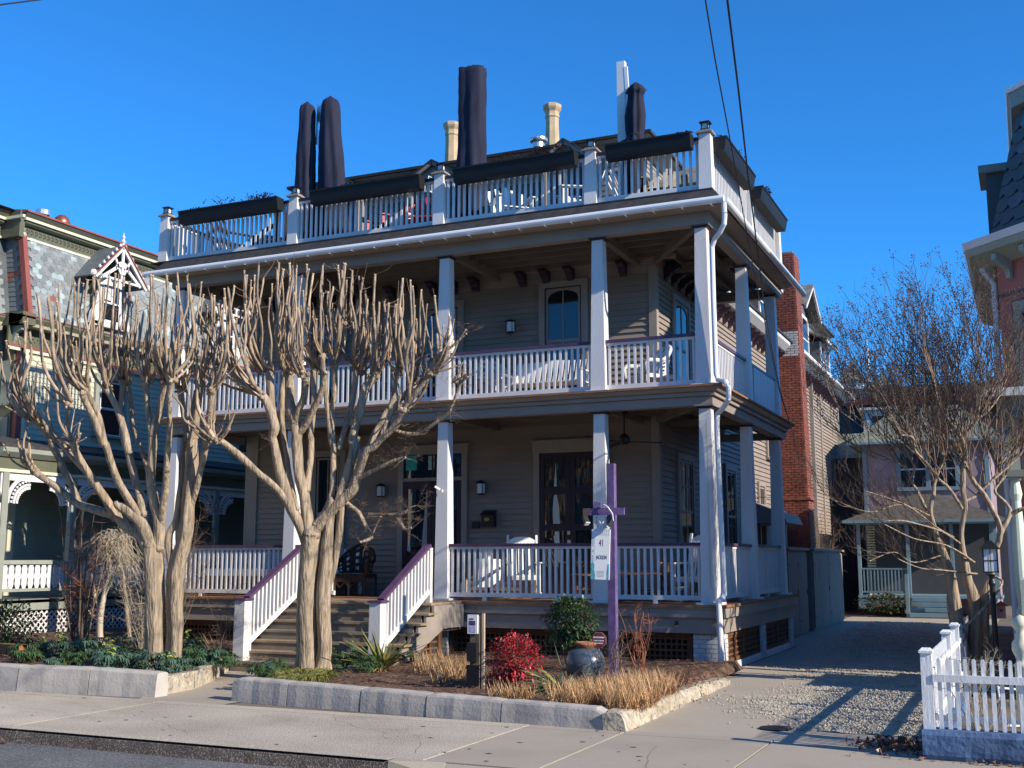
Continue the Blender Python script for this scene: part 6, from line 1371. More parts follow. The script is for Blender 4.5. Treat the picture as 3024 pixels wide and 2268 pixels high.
def fpost(x, y, par, z1=.90, z0=.0, w_=.105):
    c = MB().taper(x, y, z0, z1 - .03, w_, w_ * .96).build('post', 'fence', par)
    MB().box(x - w_ * .62, x + w_ * .62, y - w_ * .62, y + w_ * .62, z1 - .03, z1 - .008).taper(x, y, z1 - .008, z1 + .015, w_ * 1.1, w_ * .7).build('post_cap', 'fence', c)
t = thing('picket_fence', (6, -6.8, .26), 'white picket fence section standing on the blue wall, facing the street', 'fence')
fpost(3.64, -6.80, t, .955, .24, .10)
MB().box(3.69, 12, -6.86, -6.835, .675, .74).build('fence_rail', 'fence', t); MB().box(3.69, 12, -6.80, -6.78, .33, .38).build('fence_rail', 'fence', t)
x = 3.745
while x < 7.5: ob('picket', picket_mesh(.62, 0), t, (x, -6.822, .262)); x += .0745
t = thing('picket_fence', (3.62, -3, 0), 'white picket fence section running back along the driveway', 'fence')
for y in (-3.80, -2.2, -.6): fpost(3.62, y, t, .95, .05, .10)
for z in (.25, .68):
    MB().box(3.635, 3.66, -6.74, -.6, z, z + .06).build('fence_rail', 'fence', t)
y = -6.66
while y < -.7:
    if min(abs(y - q) for q in (-3.80, -2.2)) > .07: ob('picket', picket_mesh(.80, 1), t, (3.62, y, .08))
    y += .085
# lamp post, birdhouse, turned post
t = thing('lamp_post', (4.06, -1.0, 0), 'black garden lamp post with a white panelled lantern beside the bare tree', 'lamp')
MB().lathe([(.05, 0), (.045, .3), (.036, .35), (.035, 1.4), (.05, 1.44), (.03, 1.5), (.05, 1.56)], (4.06, -1.0, 0), 12).build('pole', 'lblack', t)
mb = MB().box(3.96, 4.16, -1.1, -.9, 1.585, 1.60); mb.taper(4.06, -1.0, 1.90, 2.02, .27, .05)
for a in (-1, 1):
    for b in (-1, 1): mb.box(4.06 + a * .088 - .008, 4.06 + a * .088 + .008, -1 + b * .088 - .008, -1 + b * .088 + .008, 1.6, 1.90)
mb.box(3.963, 4.157, -1.094, -1.092, 1.74, 1.752).box(4.055, 4.065, -1.0945, -1.0925, 1.6, 1.9); mb.build('lantern_frame', 'lblack', t)
MB().box(3.972, 4.148, -1.088, -.912, 1.6, 1.9).build('lantern_glass', 'chairw', t)
t = thing('birdhouse', (4.15, -.8, .95), 'small pink wooden birdhouse with a red roof hanging from the bare tree', 'birdhouse')
MB().box(4.095, 4.205, -.855, -.745, .965, 1.13).build('box_body', mat('faded_pink_wood', (.42, .2, .18), .8, .2, 8), t)
MB().prism([(4.06, 1.13), (4.24, 1.13), (4.15, 1.2)], 1, -.89, -.71).build('roof', mat('rust_red_wood', (.28, .08, .04), .8, .2, 8), t); MB().lathe([(.018, 0), (.018, .003)], (0, 0, 0), 8).build('entry_hole', 'void', t, loc=(4.15, -.857, 1.07)).rotation_euler = (pi / 2, 0, 0)
MB().tube([(4.15, -.8, 1.2), (4.15, -.8, 1.34)], .004, 4).build('hanging_wire', 'lblack', t)
t = thing('turned_post', (4.44, -6.3, 0), 'cream turned wooden post topped by a ball behind the picket fence', 'post')
MB().lathe([(.06, 0), (.06, .4), (.075, .5), (.07, .78), (.085, .80), (.06, .82), (.05, .86), (.085, .93), (.085, 1.0), (.05, 1.05), (.06, 1.08), (.035, 1.10), (.07, 1.15), (.075, 1.19), (.05, 1.24), (.0, 1.26)], (4.44, -6.3, 0), 16).build('turned_shaft', mat('cream_post_paint', (.66, .62, .46), .5, .05), t, smooth=True)
# small junk frame in the pink garden
t = thing('wire_trellis', (4.6, -5.6, 0), 'low white wire frame lying behind the picket fence', 'frame')
MB().tube([(4.2, -5.9, .55), (4.9, -5.3, .45)], .012, 6).build('frame_bar', 'rail', t); MB().tube([(4.25, -5.9, .2), (4.95, -5.3, .15)], .012, 6).build('frame_bar', 'rail', t); MB().tube([(4.2, -5.9, .57), (4.25, -5.9, .0)], .012, 6).build('frame_bar', 'rail', t); MB().tube([(4.9, -5.3, .47), (4.95, -5.3, .0)], .012, 6).build('frame_bar', 'rail', t)
# ---------------------------------------------------------------- sign post with the hanging house sign
M['lilacp'] = mat('weathered_purple_paint', (0.125, 0.08, 0.20), .7, .18, 6, .3, 30, .05, stain=(.24, .18, .29), st_sc=9, st_amt=.6)
M['dpurp'] = mat('bare_brown_wood', (0.12, 0.085, 0.06), .8, .2)
t = thing('sign_post', (-.85, -2.6, 0), 'tall purple wooden sign post with a crossbar in the mulch bed', 'post')
MB().box(-.90, -.79, -2.65, -2.54, .1, 3.12).build('post', 'lilacp', t)
MB().box(-1.15, -.63, -2.69, -2.652, 2.385, 2.485).build('crossbar', 'lilacp', t); MB().box(-1.25, -1.152, -2.69, -2.652, 2.385, 2.485).build('crossbar_end', 'dpurp', t)
MB().hexa([(-1.09, -2.70, 2.487), (-.97, -2.70, 2.487), (-.97, -2.62, 2.487), (-1.09, -2.62, 2.487)], [(-1.08, -2.69, 2.58), (-.98, -2.69, 2.56), (-.98, -2.62, 2.56), (-1.08, -2.62, 2.58)]).build('block', 'lilacp', t)
MB().tube([(-1.0, -2.70, 2.50), (-.92, -2.72, 2.53), (-.86, -2.73, 2.50), (-.79, -2.73, 2.40), (-.78, -2.72, 2.30)], .010, 6).build('cable', 'gutter', t)
for x, z, s_ in ((-.82, 2.27, 1), (-1.2, 2.32, -1)):
    MB().beam((x - .03 * s_, -2.74, z - .05), (x + .02 * s_, -2.70, z + .05), .07, .05).build('spotlight', 'lblack', t); MB().beam((x - .038 * s_, -2.745, z - .062), (x - .03 * s_, -2.741, z - .051), .08, .06).build('spotlight_lens', 'lanternglass', t)
MB().tube([(-1.23, -2.68, 2.38), (-1.25, -2.7, 2.36), (-1.22, -2.7, 2.33)], .008, 5).build('cable', 'lblack', t)
M['signw'] = mat('white_sign_face', (0.80, 0.81, 0.80), .4, .03, 3, 0)
M['turq'] = mat('turquoise_print', (0.10, 0.36, 0.42), .5, .35, 60, 0)
M['signg'] = mat('pale_grey_print', (0.42, 0.50, 0.55), .5, .15, 20, 0)
M['ink'] = mat('dark_grey_ink', (0.05, 0.055, 0.06), .5, .05, 20, 0)
sg = thing('hanging_sign', (-1.01, -2.67, 1.48), 'white hanging house sign reading 41 JACKSON with a turquoise edge', 'sign', None, True, radians(4)); sg.rotation_euler = (0, radians(2.4), radians(4))
MB().box(-.135, .135, -.012, .012, .0, .70).build('board', 'signw', sg)
MB().prism([(-.135, .70), (.135, .70), (.135, .705), (.10, .71), (.10, .78), (.085, .80), (.07, .78), (.04, .79), (.03, .82), (.012, .80), (.012, .71), (-.012, .71), (-.012, .80), (-.03, .82), (-.04, .79), (-.07, .78), (-.085, .80), (-.10, .78), (-.10, .705)], 1, -.012, .012).build('roof_cutout', 'signw', sg)
pr = MB(); y0, y1 = -.0135, -.0125
for x in (-.085, -.055, .035, .065): pr.box(x, x + .018, y0, y1, .725, .77)
pr.box(-.13, .13, y0, y1, .625, .629).box(-.13, .13, y0, y1, .695, .698)
for k in range(9): pr.box(-.125 + k * .03, -.122 + k * .03, y0, y1, .63, .695)
pr.box(-.088, -.085, y0, y1, .15, .625).box(-.13, -.09, y0, y1, .42, .424).box(-.13, -.09, y0, y1, .36, .364).box(-.122, -.098, y0, y1, .46, .60).box(-.122, -.098, y0, y1, .38, .41).box(-.122, -.098, y0, y1, .20, .34)
pr.build('house_drawing', 'signg', sg, kind='stuff')
MB().prism([(-.134, .003), (-.07, .003), (-.065, .06), (-.085, .14), (-.08, .2), (-.11, .24), (-.134, .21)], 1, -.0145, -.0130).build('printed_bush', 'turq', sg); MB().prism([(.105, .003), (.134, .003), (.134, .22), (.115, .22), (.105, .12)], 1, -.0145, -.0130).build('printed_bush', 'turq', sg)
for k in range(5): MB().box(-.055 + .004 * k, .07 - .004 * k, -.0135, -.0125, .115 - k * .018, .118 - k * .018).build('small_print', 'ink', sg)
def text(body, size, x, z, par, m, y=-.0135, w_=.8, ry=0, bold=0):
    cu = bpy.data.curves.new('lettering', 'FONT'); cu.body = body; cu.size = size; cu.align_x = 'CENTER'; cu.extrude = .0004; cu.offset = bold
    o = bpy.data.objects.new('lettering', cu); me = None
    COL.objects.link(o); bpy.context.view_layer.update(); me = bpy.data.meshes.new_from_object(o.evaluated_get(bpy.context.evaluated_depsgraph_get())); bpy.data.objects.remove(o)
    me.materials.clear(); me.materials.append(M[m]); q = ob('lettering', me, par, (x, y, z)); q.rotation_euler = (pi / 2, 0, 0); q.scale = (w_, 1, 1); q['label'] = 'lettering reading ' + body; return q
text('41', .135, .012, .47, sg, 'ink', w_=.55); text('JACKSON', .078, .018, .285, sg, 'ink', w_=.46)
for x in (-.07, .07):
    mb = MB()
    for k in range(4): mb.tube([(x + .008 * cos(a), .0, .80 + k * .022 + .016 * sin(a)) for a in [2 * pi * j / 8 for j in range(9)]], .0035, 4, False)
    mb.build('chain', 'lblack', sg)
# ---------------------------------------------------------------- flyer post
t = thing('flyer_post', (-1.86, -4.9, .15), 'short wooden post carrying a clear flyer box and a black brochure box', 'post')
MB().box(-1.935, -1.80, -4.93, -4.87, .1, 1.06).build('post', mat('grey_weathered_wood', (.17, .125, .09), .85, .25, 8, .5, 30, .1, stretch=(1, 1, .2)), t)
MB().box(-1.775, -1.745, -4.92, -4.88, .15, 1.09).build('stake', mat('bleached_wood', (.48, .38, .27), .85, .25, 8, .5, 30, .1, stretch=(1, 1, .2)), t)
MB().box(-1.955, -1.815, -4.96, -4.932, .84, 1.075).build('flyer_box', 'signw', t); MB().box(-1.93, -1.845, -4.963, -4.9605, .945, 1.0).build('flyer_photo', mat('dark_photo_print', (.10, .05, .12), .4, .9, 60, 0), t)
MB().box(-1.93, -1.87, -4.963, -4.9605, 1.015, 1.03).build('flyer_heading', 'ink', t); MB().box(-1.925, -1.84, -4.963, -4.9605, .86, .935).build('flyer_text', mat('violet_grey_print', (.45, .42, .55), .5, .15, 90, 0), t)
MB().box(-1.95, -1.82, -4.985, -4.932, .50, .73).build('brochure_box', 'lblack', t)
MB().box(-1.975, -1.80, -4.945, -4.933, .215, .455).build('lower_board', 'lblack', t)
# ---------------------------------------------------------------- jar, security sign, small fittings
M['jar'] = mat('blue_grey_glaze', (0.062, 0.082, 0.105), .28, .35, 6, .15, 20, .0, stain=(.16, .15, .14), st_sc=5, st_amt=.6, spec=.6)
t = thing('garden_urn', (-.85, -3.7, .15), 'large blue grey glazed urn with a terracotta rim in the mulch bed', 'urn')
MB().lathe([(.13, 0), (.17, .04), (.235, .14), (.262, .25), (.255, .33), (.215, .41), (.15, .455), (.115, .465)], (-.85, -3.7, .15), 28).build('urn_body', 'jar', t, smooth=True)
MB().lathe([(.11, .46), (.112, .485), (.14, .50), (.145, .53), (.12, .54), (.10, .52), (.09, .46)], (-.85, -3.7, .15), 24).build('urn_rim', mat('terracotta', (.34, .14, .07), .8, .2, 8, .2), t, smooth=True)
t = thing('security_sign', (-.80, -3.3, .2), 'small red octagonal alarm sign with white lettering beside the purple post', 'sign')
mb = MB(); mb.prism([(-.80 + .112 * cos(pi / 8 + k * pi / 4), .69 + .112 * sin(pi / 8 + k * pi / 4)) for k in range(8)], 1, -3.315, -3.305); mb.build('sign_edge', 'steel', t)
mb = MB(); mb.prism([(-.80 + .102 * cos(pi / 8 + k * pi / 4), .69 + .102 * sin(pi / 8 + k * pi / 4)) for k in range(8)], 1, -3.319, -3.3155); mb.build('sign_face', mat('dull_red_sign', (.26, .03, .03), .5, .1, 8, 0), t)
MB().box(-.88, -.72, -3.3215, -3.3195, .715, .735).box(-.87, -.73, -3.3215, -3.3195, .675, .69).box(-.86, -.74, -3.3215, -3.3195, .64, .655).build('sign_lettering', 'signw', t, kind='stuff')
MB().tube([(-.80, -3.30, .15), (-.80, -3.30, .6)], .008, 6).build('stake', 'steel', t)
t = thing('security_camera', (-4.96, -.03, 2.98), 'tiny white security camera on the column beside the front steps', 'camera')
MB().box(-4.98, -4.93, -.04, .008, 2.94, 2.99).build('mount', 'rail', t); MB().beam((-4.97, -.05, 2.99), (-5.03, -.13, 3.04), .035, .035).build('camera_body', 'rail', t)
t = thing('floodlight', (-.64, -.12, .74), 'small dark spotlight fixed to the porch fascia near the corner', 'light')
MB().lathe([(.03, 0), (.035, .05), (.02, .07)], (-.64, -.14, .72), 10).build('lamp_head', 'lblack', t); MB().lathe([(.02, 0), (.02, .004)], (-.635, -.155, .715), 10).build('lens', 'lanternglass', t)
# wires
def wire(name, pts, label, r=.006):
    """cable with sag through a chain of points"""
    P = [Vector(p) for p in pts]; out = []
    for k in range(len(P) - 1):
        for j in range(8): out.append(P[k].lerp(P[k + 1], j / 8) - Vector((0, 0, .0)))
    out.append(P[-1]); o = MB().tube(out, r, 6).build(name, 'lblack'); tag(o, label, 'cable'); return o
wire('service_wire', [[2.997, -11.858, 5.732], [2.728, -10.665, 5.659], [2.573, -9.787, 5.606], [2.366, -8.528, 5.53], [2.026, -6.504, 5.408], [1.716, -4.655, 5.297], [1.374, -2.514, 5.168], [1.03, -0.323, 5.037], [0.528, 2.837, 4.847], [0.14, 6.1, 4.42]], 'left of two black service wires running from the sky to the porch corner')
wire('service_wire', [[3.099, -11.812, 5.732], [2.869, -10.601, 5.659], [2.628, -9.254, 5.577], [2.297, -7.458, 5.468], [2.12, -6.462, 5.408], [1.791, -4.621, 5.297], [1.408, -2.499, 5.168], [1.032, -0.201, 5.03], [0.545, 2.844, 4.847], [0.14, 6.1, 4.42]], 'right, thicker of two black service wires running from the sky to the porch corner', .009)
wire('street_wire', [[-3.574, -12.457, 5.998], [-3.386, -11.361, 6.587], [-3.315, -11.028, 6.774], [-2.978, -10.177, 7.243]], 'short piece of black overhead wire crossing the top left corner of the sky', .007)
wire('service_wire', [[0.14, 6.1, 4.42], [-0.3, 9.5, 3.9], [-1.0, 13.4, 3.75], [-1.55, 15.3, 4.1]], 'thin dark cable sagging from the porch corner across the brick chimney', .010)
# ================================================================ TREES
random.seed(21)
def smooth_path(pts, rad, sub=4, jit=.0):
    """Catmull-Rom through the points"""
    P = [Vector(p) for p in pts]; n = len(P); out = []; rr = []
    if n < 3:
        return [P[0].lerp(P[-1], k / sub) for k in range(sub + 1)], [rad[0] + (rad[-1] - rad[0]) * k / sub for k in range(sub + 1)]
    for i in range(n - 1):
        p0, p1, p2, p3 = P[max(i - 1, 0)], P[i], P[i + 1], P[min(i + 2, n - 1)]
        for k in range(sub):
            t = k / sub
            q = .5 * ((2 * p1) + (p2 - p0) * t + (2 * p0 - 5 * p1 + 4 * p2 - p3) * t * t + (3 * p1 - p0 - 3 * p2 + p3) * t ** 3)
            if jit: q = q + Vector((noise.noise(q * 3), noise.noise(q * 3 + Vector((9, 0, 0))), 0)) * jit
            out.append(q); rr.append(rad[i] + (rad[i + 1] - rad[i]) * t)
    out.append(P[-1]); rr.append(rad[-1]); return out, rr
def limb_mesh(mb, pts, rad, n=12, lump=.12, flute=.10, seed=0, root=False):
    """tapered limb with fluted, lumpy section"""
    P, Rr = smooth_path(pts, rad, 5, .012); i0 = len(mb.v); ref = Vector((.3, 1, .1)).normalized()
    for k, p in enumerate(P):
        d = (P[min(k + 1, len(P) - 1)] - P[max(k - 1, 0)]).normalized(); a = d.cross(ref)
        if a.length < .1: a = d.cross(Vector((1, 0, 0)))
        a.normalize(); b = d.cross(a).normalized()
        for j in range(n):
            t = 2 * pi * j / n; r = Rr[k] * (1 + flute * sin(3 * t + seed + p.z * .8) * .7 + flute * .6 * sin(5 * t + seed * 2) + lump * noise.noise(p * 4 + Vector((cos(t), sin(t), seed))))
            if root: r *= 1 + .28 * max(0, 1 - (p.z - .1) / .25) * (1 + .5 * sin(4 * t))
            mb.v.append(tuple(p + a * cos(t) * r + b * sin(t) * r))
    for k in range(len(P) - 1):
        for j in range(n): j2 = (j + 1) % n; mb.f.append((i0 + k * n + j, i0 + (k + 1) * n + j, i0 + (k + 1) * n + j2, i0 + k * n + j2))
    mb.f.append(tuple(i0 + (len(P) - 1) * n + j for j in range(n)))
    return P
def burl(mb, c, r, seed):
    """lumpy pruning knuckle"""
    i0 = len(mb.v); n, m = 12, 8
    for k in range(m + 1):
        ph = pi * k / m
        for j in range(n):
            t = 2 * pi * j / n; v = Vector((sin(ph) * cos(t), sin(ph) * sin(t), cos(ph))); q = r * (1 + .45 * noise.noise(v * 2.2 + Vector((seed, 0, 0))) + .25 * noise.noise(v * 5 + Vector((0, seed, 0)))); mb.v.append(tuple(c + v * q))
    for k in range(m):
        for j in range(n): j2 = (j + 1) % n; mb.f.append((i0 + k * n + j, i0 + (k + 1) * n + j, i0 + (k + 1) * n + j2, i0 + k * n + j2))
def shoot_path(k, tip, bow=.12):
    k = Vector(k); tip = Vector(tip); d = tip - k; L = d.length
    h = Vector((d.x, d.y, 0)); out = h.normalized() * L * bow if h.length > .01 else Vector((U(-1, 1), U(-1, 1), 0)) * L * .06
    w_ = Vector((U(-1, 1), U(-1, 1), U(-.3, .3))) * L * .035
    return [k, k + d * .16 + out * .55, k + d * .4 + out * .75 + w_, k + d * .7 + out * .35 - w_ * .6, tip]
def pollard(name, loc, label, limbs, shoots, extra, rs=1.0):
    t = thing(name, loc, label, 'tree'); first = True; nsh = 0; JN = MB()
    for i, L in enumerate(limbs):
        pts = [(x / 100, y / 100, z / 100) for x, y, z, r in L]; rad = [r / 1000 for *_, r in L]
        root = pts[0][2] < .6
        for q_, r_ in ((pts[0], rad[0]), (pts[-1], rad[-1])):
            if not (root and q_ is pts[0]): burl(JN, Vector(q_), r_ * (1.04 if q_ is pts[-1] and root else .98), i * 5.7)
        mb = MB(); limb_mesh(mb, pts, rad, 20 if root else 12, .14, .13 if root else .07, i * 1.7, root)
        mb.build('trunk' if root else 'limb', 'bark', t, smooth=True)
    tw = MB(); cuts = MB()
    for si, (kn, tips) in enumerate(shoots):
        K = Vector(kn) / 100; mb = MB(); burl(mb, K, .062 if len(tips) > 4 else .045, si * 3.1)
        for _ in range(3): burl(mb, K + Vector((U(-.06, .06), U(-.06, .06), U(-.05, .03))), U(.02, .04), U(0, 90))
        mb.build('knuckle', 'bark2', t, smooth=True)
        T = [Vector(q) / 100 for q in tips]
        for q in range(extra(len(T))):     # lower, in-between shoots of the same fan
            a = random.choice(T); b = random.choice(T); c = a.lerp(b, R() * .6); c = K + (c - K) * U(.35, 1.0) + Vector((U(-.12, .12), U(-.25, .25), U(-.1, .1))); T.append(c)
        for ti, q in enumerate(T):
            L = (q - K).length; r0 = (.020 + .005 * min(L, 1.5)) * U(.6, 1.1) * rs; 
            if ti >= len(tips): r0 *= U(.5, .9)
            st_ = K + Vector((U(-.07, .07) + .06 * (q.x - K.x), U(-.07, .07), U(-.02, .04)))
            pth = shoot_path(st_, q, U(.10, .30)); P, _ = smooth_path(pth, [1] * 5, 4, .01); n = len(P)
            rad = [r0 * (1 - .45 * k / (n - 1)) * (1 + (.22 if k % 4 == 3 else 0) + U(-.05, .05)) for k in range(n)]
            mb = MB().tube(P, rad, 6); mb.build('shoot', 'bark2', t, smooth=True); nsh += 1
            # stub forks and cut ends
            d = (P[-1] - P[-3]).normalized(); e = P[-1]
            if R() < .55: cuts.tube([e - d * .004, e + d * .012], rad[-1] * 1.35, 6)
            if R() < .35:
                s = Vector((U(-1, 1), U(-1, 1), .6)).normalized(); tw.tube([e - d * .03, e + s * .05], [rad[-1] * .8, rad[-1] * .6], 5)
            for _ in range(int(L * 5)):
                c = P[random.randrange(2, n)]; s = Vector((U(-1, 1), U(-1, 1), U(.1, .9))).normalized(); l = U(.015, .05) if R() < .75 else U(.08, .35); tw.tube([c, c + s * l * .6, c + s * l + Vector((0, 0, l * .15))], [.006, .004, .0025], 4)
    JN.build('branch_collars', 'bark', t, smooth=True, kind='stuff')
    tw.build('twigs', 'twig', t, kind='stuff'); cuts.build('cut_ends', 'cut', t, kind='stuff')
    return t
pollard('pollarded_tree', (-7.1, -4.7, .15), 'bare forked pollarded tree with two trunks left of the front path', TREE_A, TREE_A_S, lambda n: max(2, int(n * .8)))
tb = pollard('pollarded_tree', (-5.2, -3.9, .15), 'bare pollarded tree with a fused double trunk in front of the porch steps', TREE_B, TREE_B_S, lambda n: max(2, int(n * .8)))
# fine drooping twigs of the right side of tree B
tw = MB()
def twigspray(mb, c, n, l, up=.3, r=.003, rec=2, drop=0):
    for _ in range(n):
        d = Vector((U(-1, 1), U(-1, 1), U(-.6, 1) + up)).normalized(); L = l * U(.5, 1.2); p = Vector(c); pts = [p]
        for k in range(4):
            d = (d + Vector((U(-.35, .35), U(-.35, .35), U(-.25, .35) - drop))).normalized(); p = p + d * L / 4; pts.append(p)
        mb.tube(pts, [r * (1 - .18 * k) for k in range(5)], 3, False)
        if rec: twigspray(mb, pts[2], 2, l * .5, up, r * .7, rec - 1, drop); twigspray(mb, pts[3], 1, l * .45, up, r * .7, rec - 1, drop)
for L in TREE_B[20:]:
    for x, y, z, r in L[1:]: twigspray(tw, (x / 100, y / 100, z / 100), 5, .35, .15, .0035, 2)
for L in (TREE_B[6], TREE_B[14], TREE_B[3]):
    x, y, z, r = L[len(L) // 2]; twigspray(tw, (x / 100, y / 100, z / 100), 2, .5, .1, .004, 2)
tw.build('twigs', 'twig', tb, kind='stuff')
# ---------------------------------------------------------------- tree by the driveway, dense fine crown
t = thing('bare_tree', (3.65, -.44, 0), 'many stemmed bare tree with a dense twiggy crown and seed heads at the driveway', 'tree')
tips = []
for i, L in enumerate(TREE_C):
    pts = [(x / 100, y / 100, z / 100) for x, y, z, r in L]; rad = [r / 1000 * .85 for *_, r in L]; root = i < 3
    if not root and rad[0] < .03: rad = [max(r, .006) for r in rad]
    mb = MB(); P = limb_mesh(mb, pts, rad, 14 if root else 8, .16, .10, i * 2.3, root); mb.build('trunk' if root else 'limb', 'bark', t, smooth=True)
    n = len(P)
    for k in range(2, n):
        f = k / n
        if P[k].z > 1.0: tips.append((P[k], (P[min(k + 1, n - 1)] - P[k - 1]).normalized(), i, f))
ctr = Vector((3.9, -.9, 3.2))
tw = [MB(), MB()]; sd_ = MB(); seg = 0
def grow(p, d, l, r, lev, mb):
    global seg
    P = [p]; q = p
    for k in range(5):
        o_ = (q - ctr); o_.z *= .25; o_ = o_.normalized() if o_.length > .01 else o_
        d = (d + Vector((U(-.22, .22), U(-.22, .22), U(-.12, .26))) + o_ * .05 + Vector((0, 0, .05))).normalized(); q = q + d * l / 5; P.append(q)
    if q.z > 6.15 - .22 * (q.x - 3.7) ** 2 + .25 * noise.noise(q * 1.3) or q.x < 1.55: return
    mb.tube(P, [r, r * .9, r * .8, r * .7, r * .6, r * .45], 3 if r < .006 else 4, False); seg += 1
    if lev > 0:
        for k in (2, 3, 4, 5):
            if R() < (.85 if lev > 1 else .7):
                s = Vector((U(-1, 1), U(-1, 1), U(-.2, .9))).normalized(); grow(P[k], (d * .8 + s * .8).normalized(), l * U(.5, .75), r * .62, lev - 1, mb)
    elif q.z > 3.4 and R() < .30 * min(1, (q.z - 3.0) / 1.5):
        for _ in range(random.randint(5, 11)):
            c = q + Vector((U(-.05, .05), U(-.05, .05), U(-.10, .05))); s = U(.006, .013)
            i = len(sd_.v); sd_.v += [tuple(c + Vector(w)) for w in ((s, 0, 0), (0, s, 0), (-s, 0, 0), (0, -s, 0), (0, 0, s * 1.2), (0, 0, -s))]; sd_.f += [(i, i + 1, i + 4), (i + 1, i + 2, i + 4), (i + 2, i + 3, i + 4), (i + 3, i, i + 4), (i + 1, i, i + 5), (i + 2, i + 1, i + 5), (i + 3, i + 2, i + 5), (i, i + 3, i + 5)]
random.seed(33)
for (p, d, i, f) in tips:
    side = i >= 8 and i <= 13
    if p.z > 2.7 or side:
        if R() < (.65 if f < .6 else .95):
            up = Vector((U(-.6, .6), U(-.6, .6), U(.3, 1))) if not side else Vector((U(-.6, .2), U(-.5, .5), U(-.2, .7)))
            grow(p, (d * .7 + up).normalized(), U(.55, 1.0) if not side else U(.3, .6), .0085 if not side else .005, 3 if (p.z > 3.1 and R() < .55 and not side) else 2, tw[0])
tw[0].build('fine_twigs', 'twig', t, kind='stuff'); sd_.build('seed_heads', 'seed', t, kind='stuff')
# ---------------------------------------------------------------- small weeping tree left of the pollards
M['birch'] = mat('pale_weeping_bark', (0.50, 0.44, 0.34), .75, .25, 9, .4, 30, .05, stretch=(1, 1, .3), stain=(.22, .17, .12), st_sc=8, st_amt=.6)
t = thing('weeping_tree', (-8.6, -3.0, .15), 'small bare weeping tree with pale trunk and tangled dome of twigs', 'tree')
for i, L in enumerate(TREE_D):
    pts = [(x / 100, y / 100, z / 100) for x, y, z, r in L]; rad = [r / 1000 for *_, r in L]
    mb = MB(); limb_mesh(mb, pts, rad, 10, .15, .05, i, i in (0, 4)); mb.build('trunk' if i in (0, 4) else 'limb', 'birch' if i != 4 else 'bark', t, smooth=True)
top = Vector(TREE_D[4][-1][:3]) / 100; tb_ = Vector(TREE_D[0][-1][:3]) / 100
tw = MB()
for _ in range(150):
    s = (top if R() < .6 else tb_).lerp(tb_, U(0, .5)) + Vector((U(-.1, .1), U(-.2, .2), U(-.05, .08))); a = U(0, 2 * pi); Rr_ = U(.25, .85); P = []
    drop = U(.1, .62); amp = U(.03, .09); ph = U(0, 6)
    for k in range(10):
        f = k / 9; P.append(s + Vector((cos(a) * Rr_ * f + .03 * sin(ph + f * 14), sin(a) * Rr_ * .8 * f + .03 * cos(ph + f * 11), .22 * sin(pi * min(1, f * 1.6)) * (1 - f * .3) - drop * f ** 2.2 + amp * sin(f * 9 + ph) * .4)))
    tw.tube(P, [.0065 * (1 - .07 * k) for k in range(10)], 4, False)
    for _ in range(3): twigspray(tw, P[random.randrange(3, 10)], 1, .22, -.1, .003, 1, .15)
tw.build('weeping_twigs', 'twigl', t, kind='stuff')
def stems(name, x, y, z, n, h, sp, m, label, cat='shrub', r=.007, tw_n=3, tw_l=.25, lean=0, twm=None, bend=.15):
    t = thing(name, (x, y, z), label, cat); tw = MB()
    for k in range(n):
        a = U(0, 2 * pi); s = U(.15, 1) * sp; H = h * U(.55, 1); p0 = Vector((x + U(-.06, .06), y + U(-.06, .06), z)); p1 = Vector((x + cos(a) * s + lean, y + sin(a) * s * .8, z + H))
        P = [p0, p0.lerp(p1, .35) + Vector((U(-1, 1), U(-1, 1), .3)) * bend * .4, p0.lerp(p1, .7) + Vector((U(-1, 1), U(-1, 1), .2)) * bend * .3, p1]
        Q, _ = smooth_path(P, [1] * 4, 3); rr = r * U(.6, 1.3); MB().tube(Q, [rr * (1 - .06 * i) for i in range(len(Q))], 6).build('stem', m, t, smooth=True)
        for _ in range(tw_n): twigspray(tw, Q[random.randrange(3, len(Q))], 1, tw_l, .2, rr * .45, 1)
    if tw.v: tw.build('twigs', twm or m, t, kind='stuff')
    return t
M['redstem'] = mat('reddish_stem', (0.26, 0.10, 0.055), .7, .3, 8, .2, 30, .15)
stems('bare_shrub', -9.9, -3.4, .15, 13, 2.75, .62, 'twig', 'tall bare shrub with upright reddish stems near the left house', r=.016, tw_n=6, tw_l=.5, lean=-.1, twm='redstem')
stems('bare_shrub', -10.2, -3.2, .15, 11, 1.3, .8, 'twig', 'short dark tangle of bare stems at the foot of the tall shrub', r=.012, tw_n=8, tw_l=.45)
stems('bare_shrub', -8.15, -3.9, .15, 26, 1.5, .50, 'twigl', 'straw coloured twiggy shrub just left of the forked tree trunk', r=.006, tw_n=8, tw_l=.4)
stems('bare_shrub', -6.75, -3.7, .2, 9, 1.2, .4, 'twig', 'wispy twigs rising behind the right trunk of the forked tree', r=.005, tw_n=8, tw_l=.4)
stems('climbing_shrub', -10.3, -.6, .2, 16, 2.5, .7, 'twig', 'bare tangled twigs in the gap between the two houses', r=.006, tw_n=12, tw_l=.5)
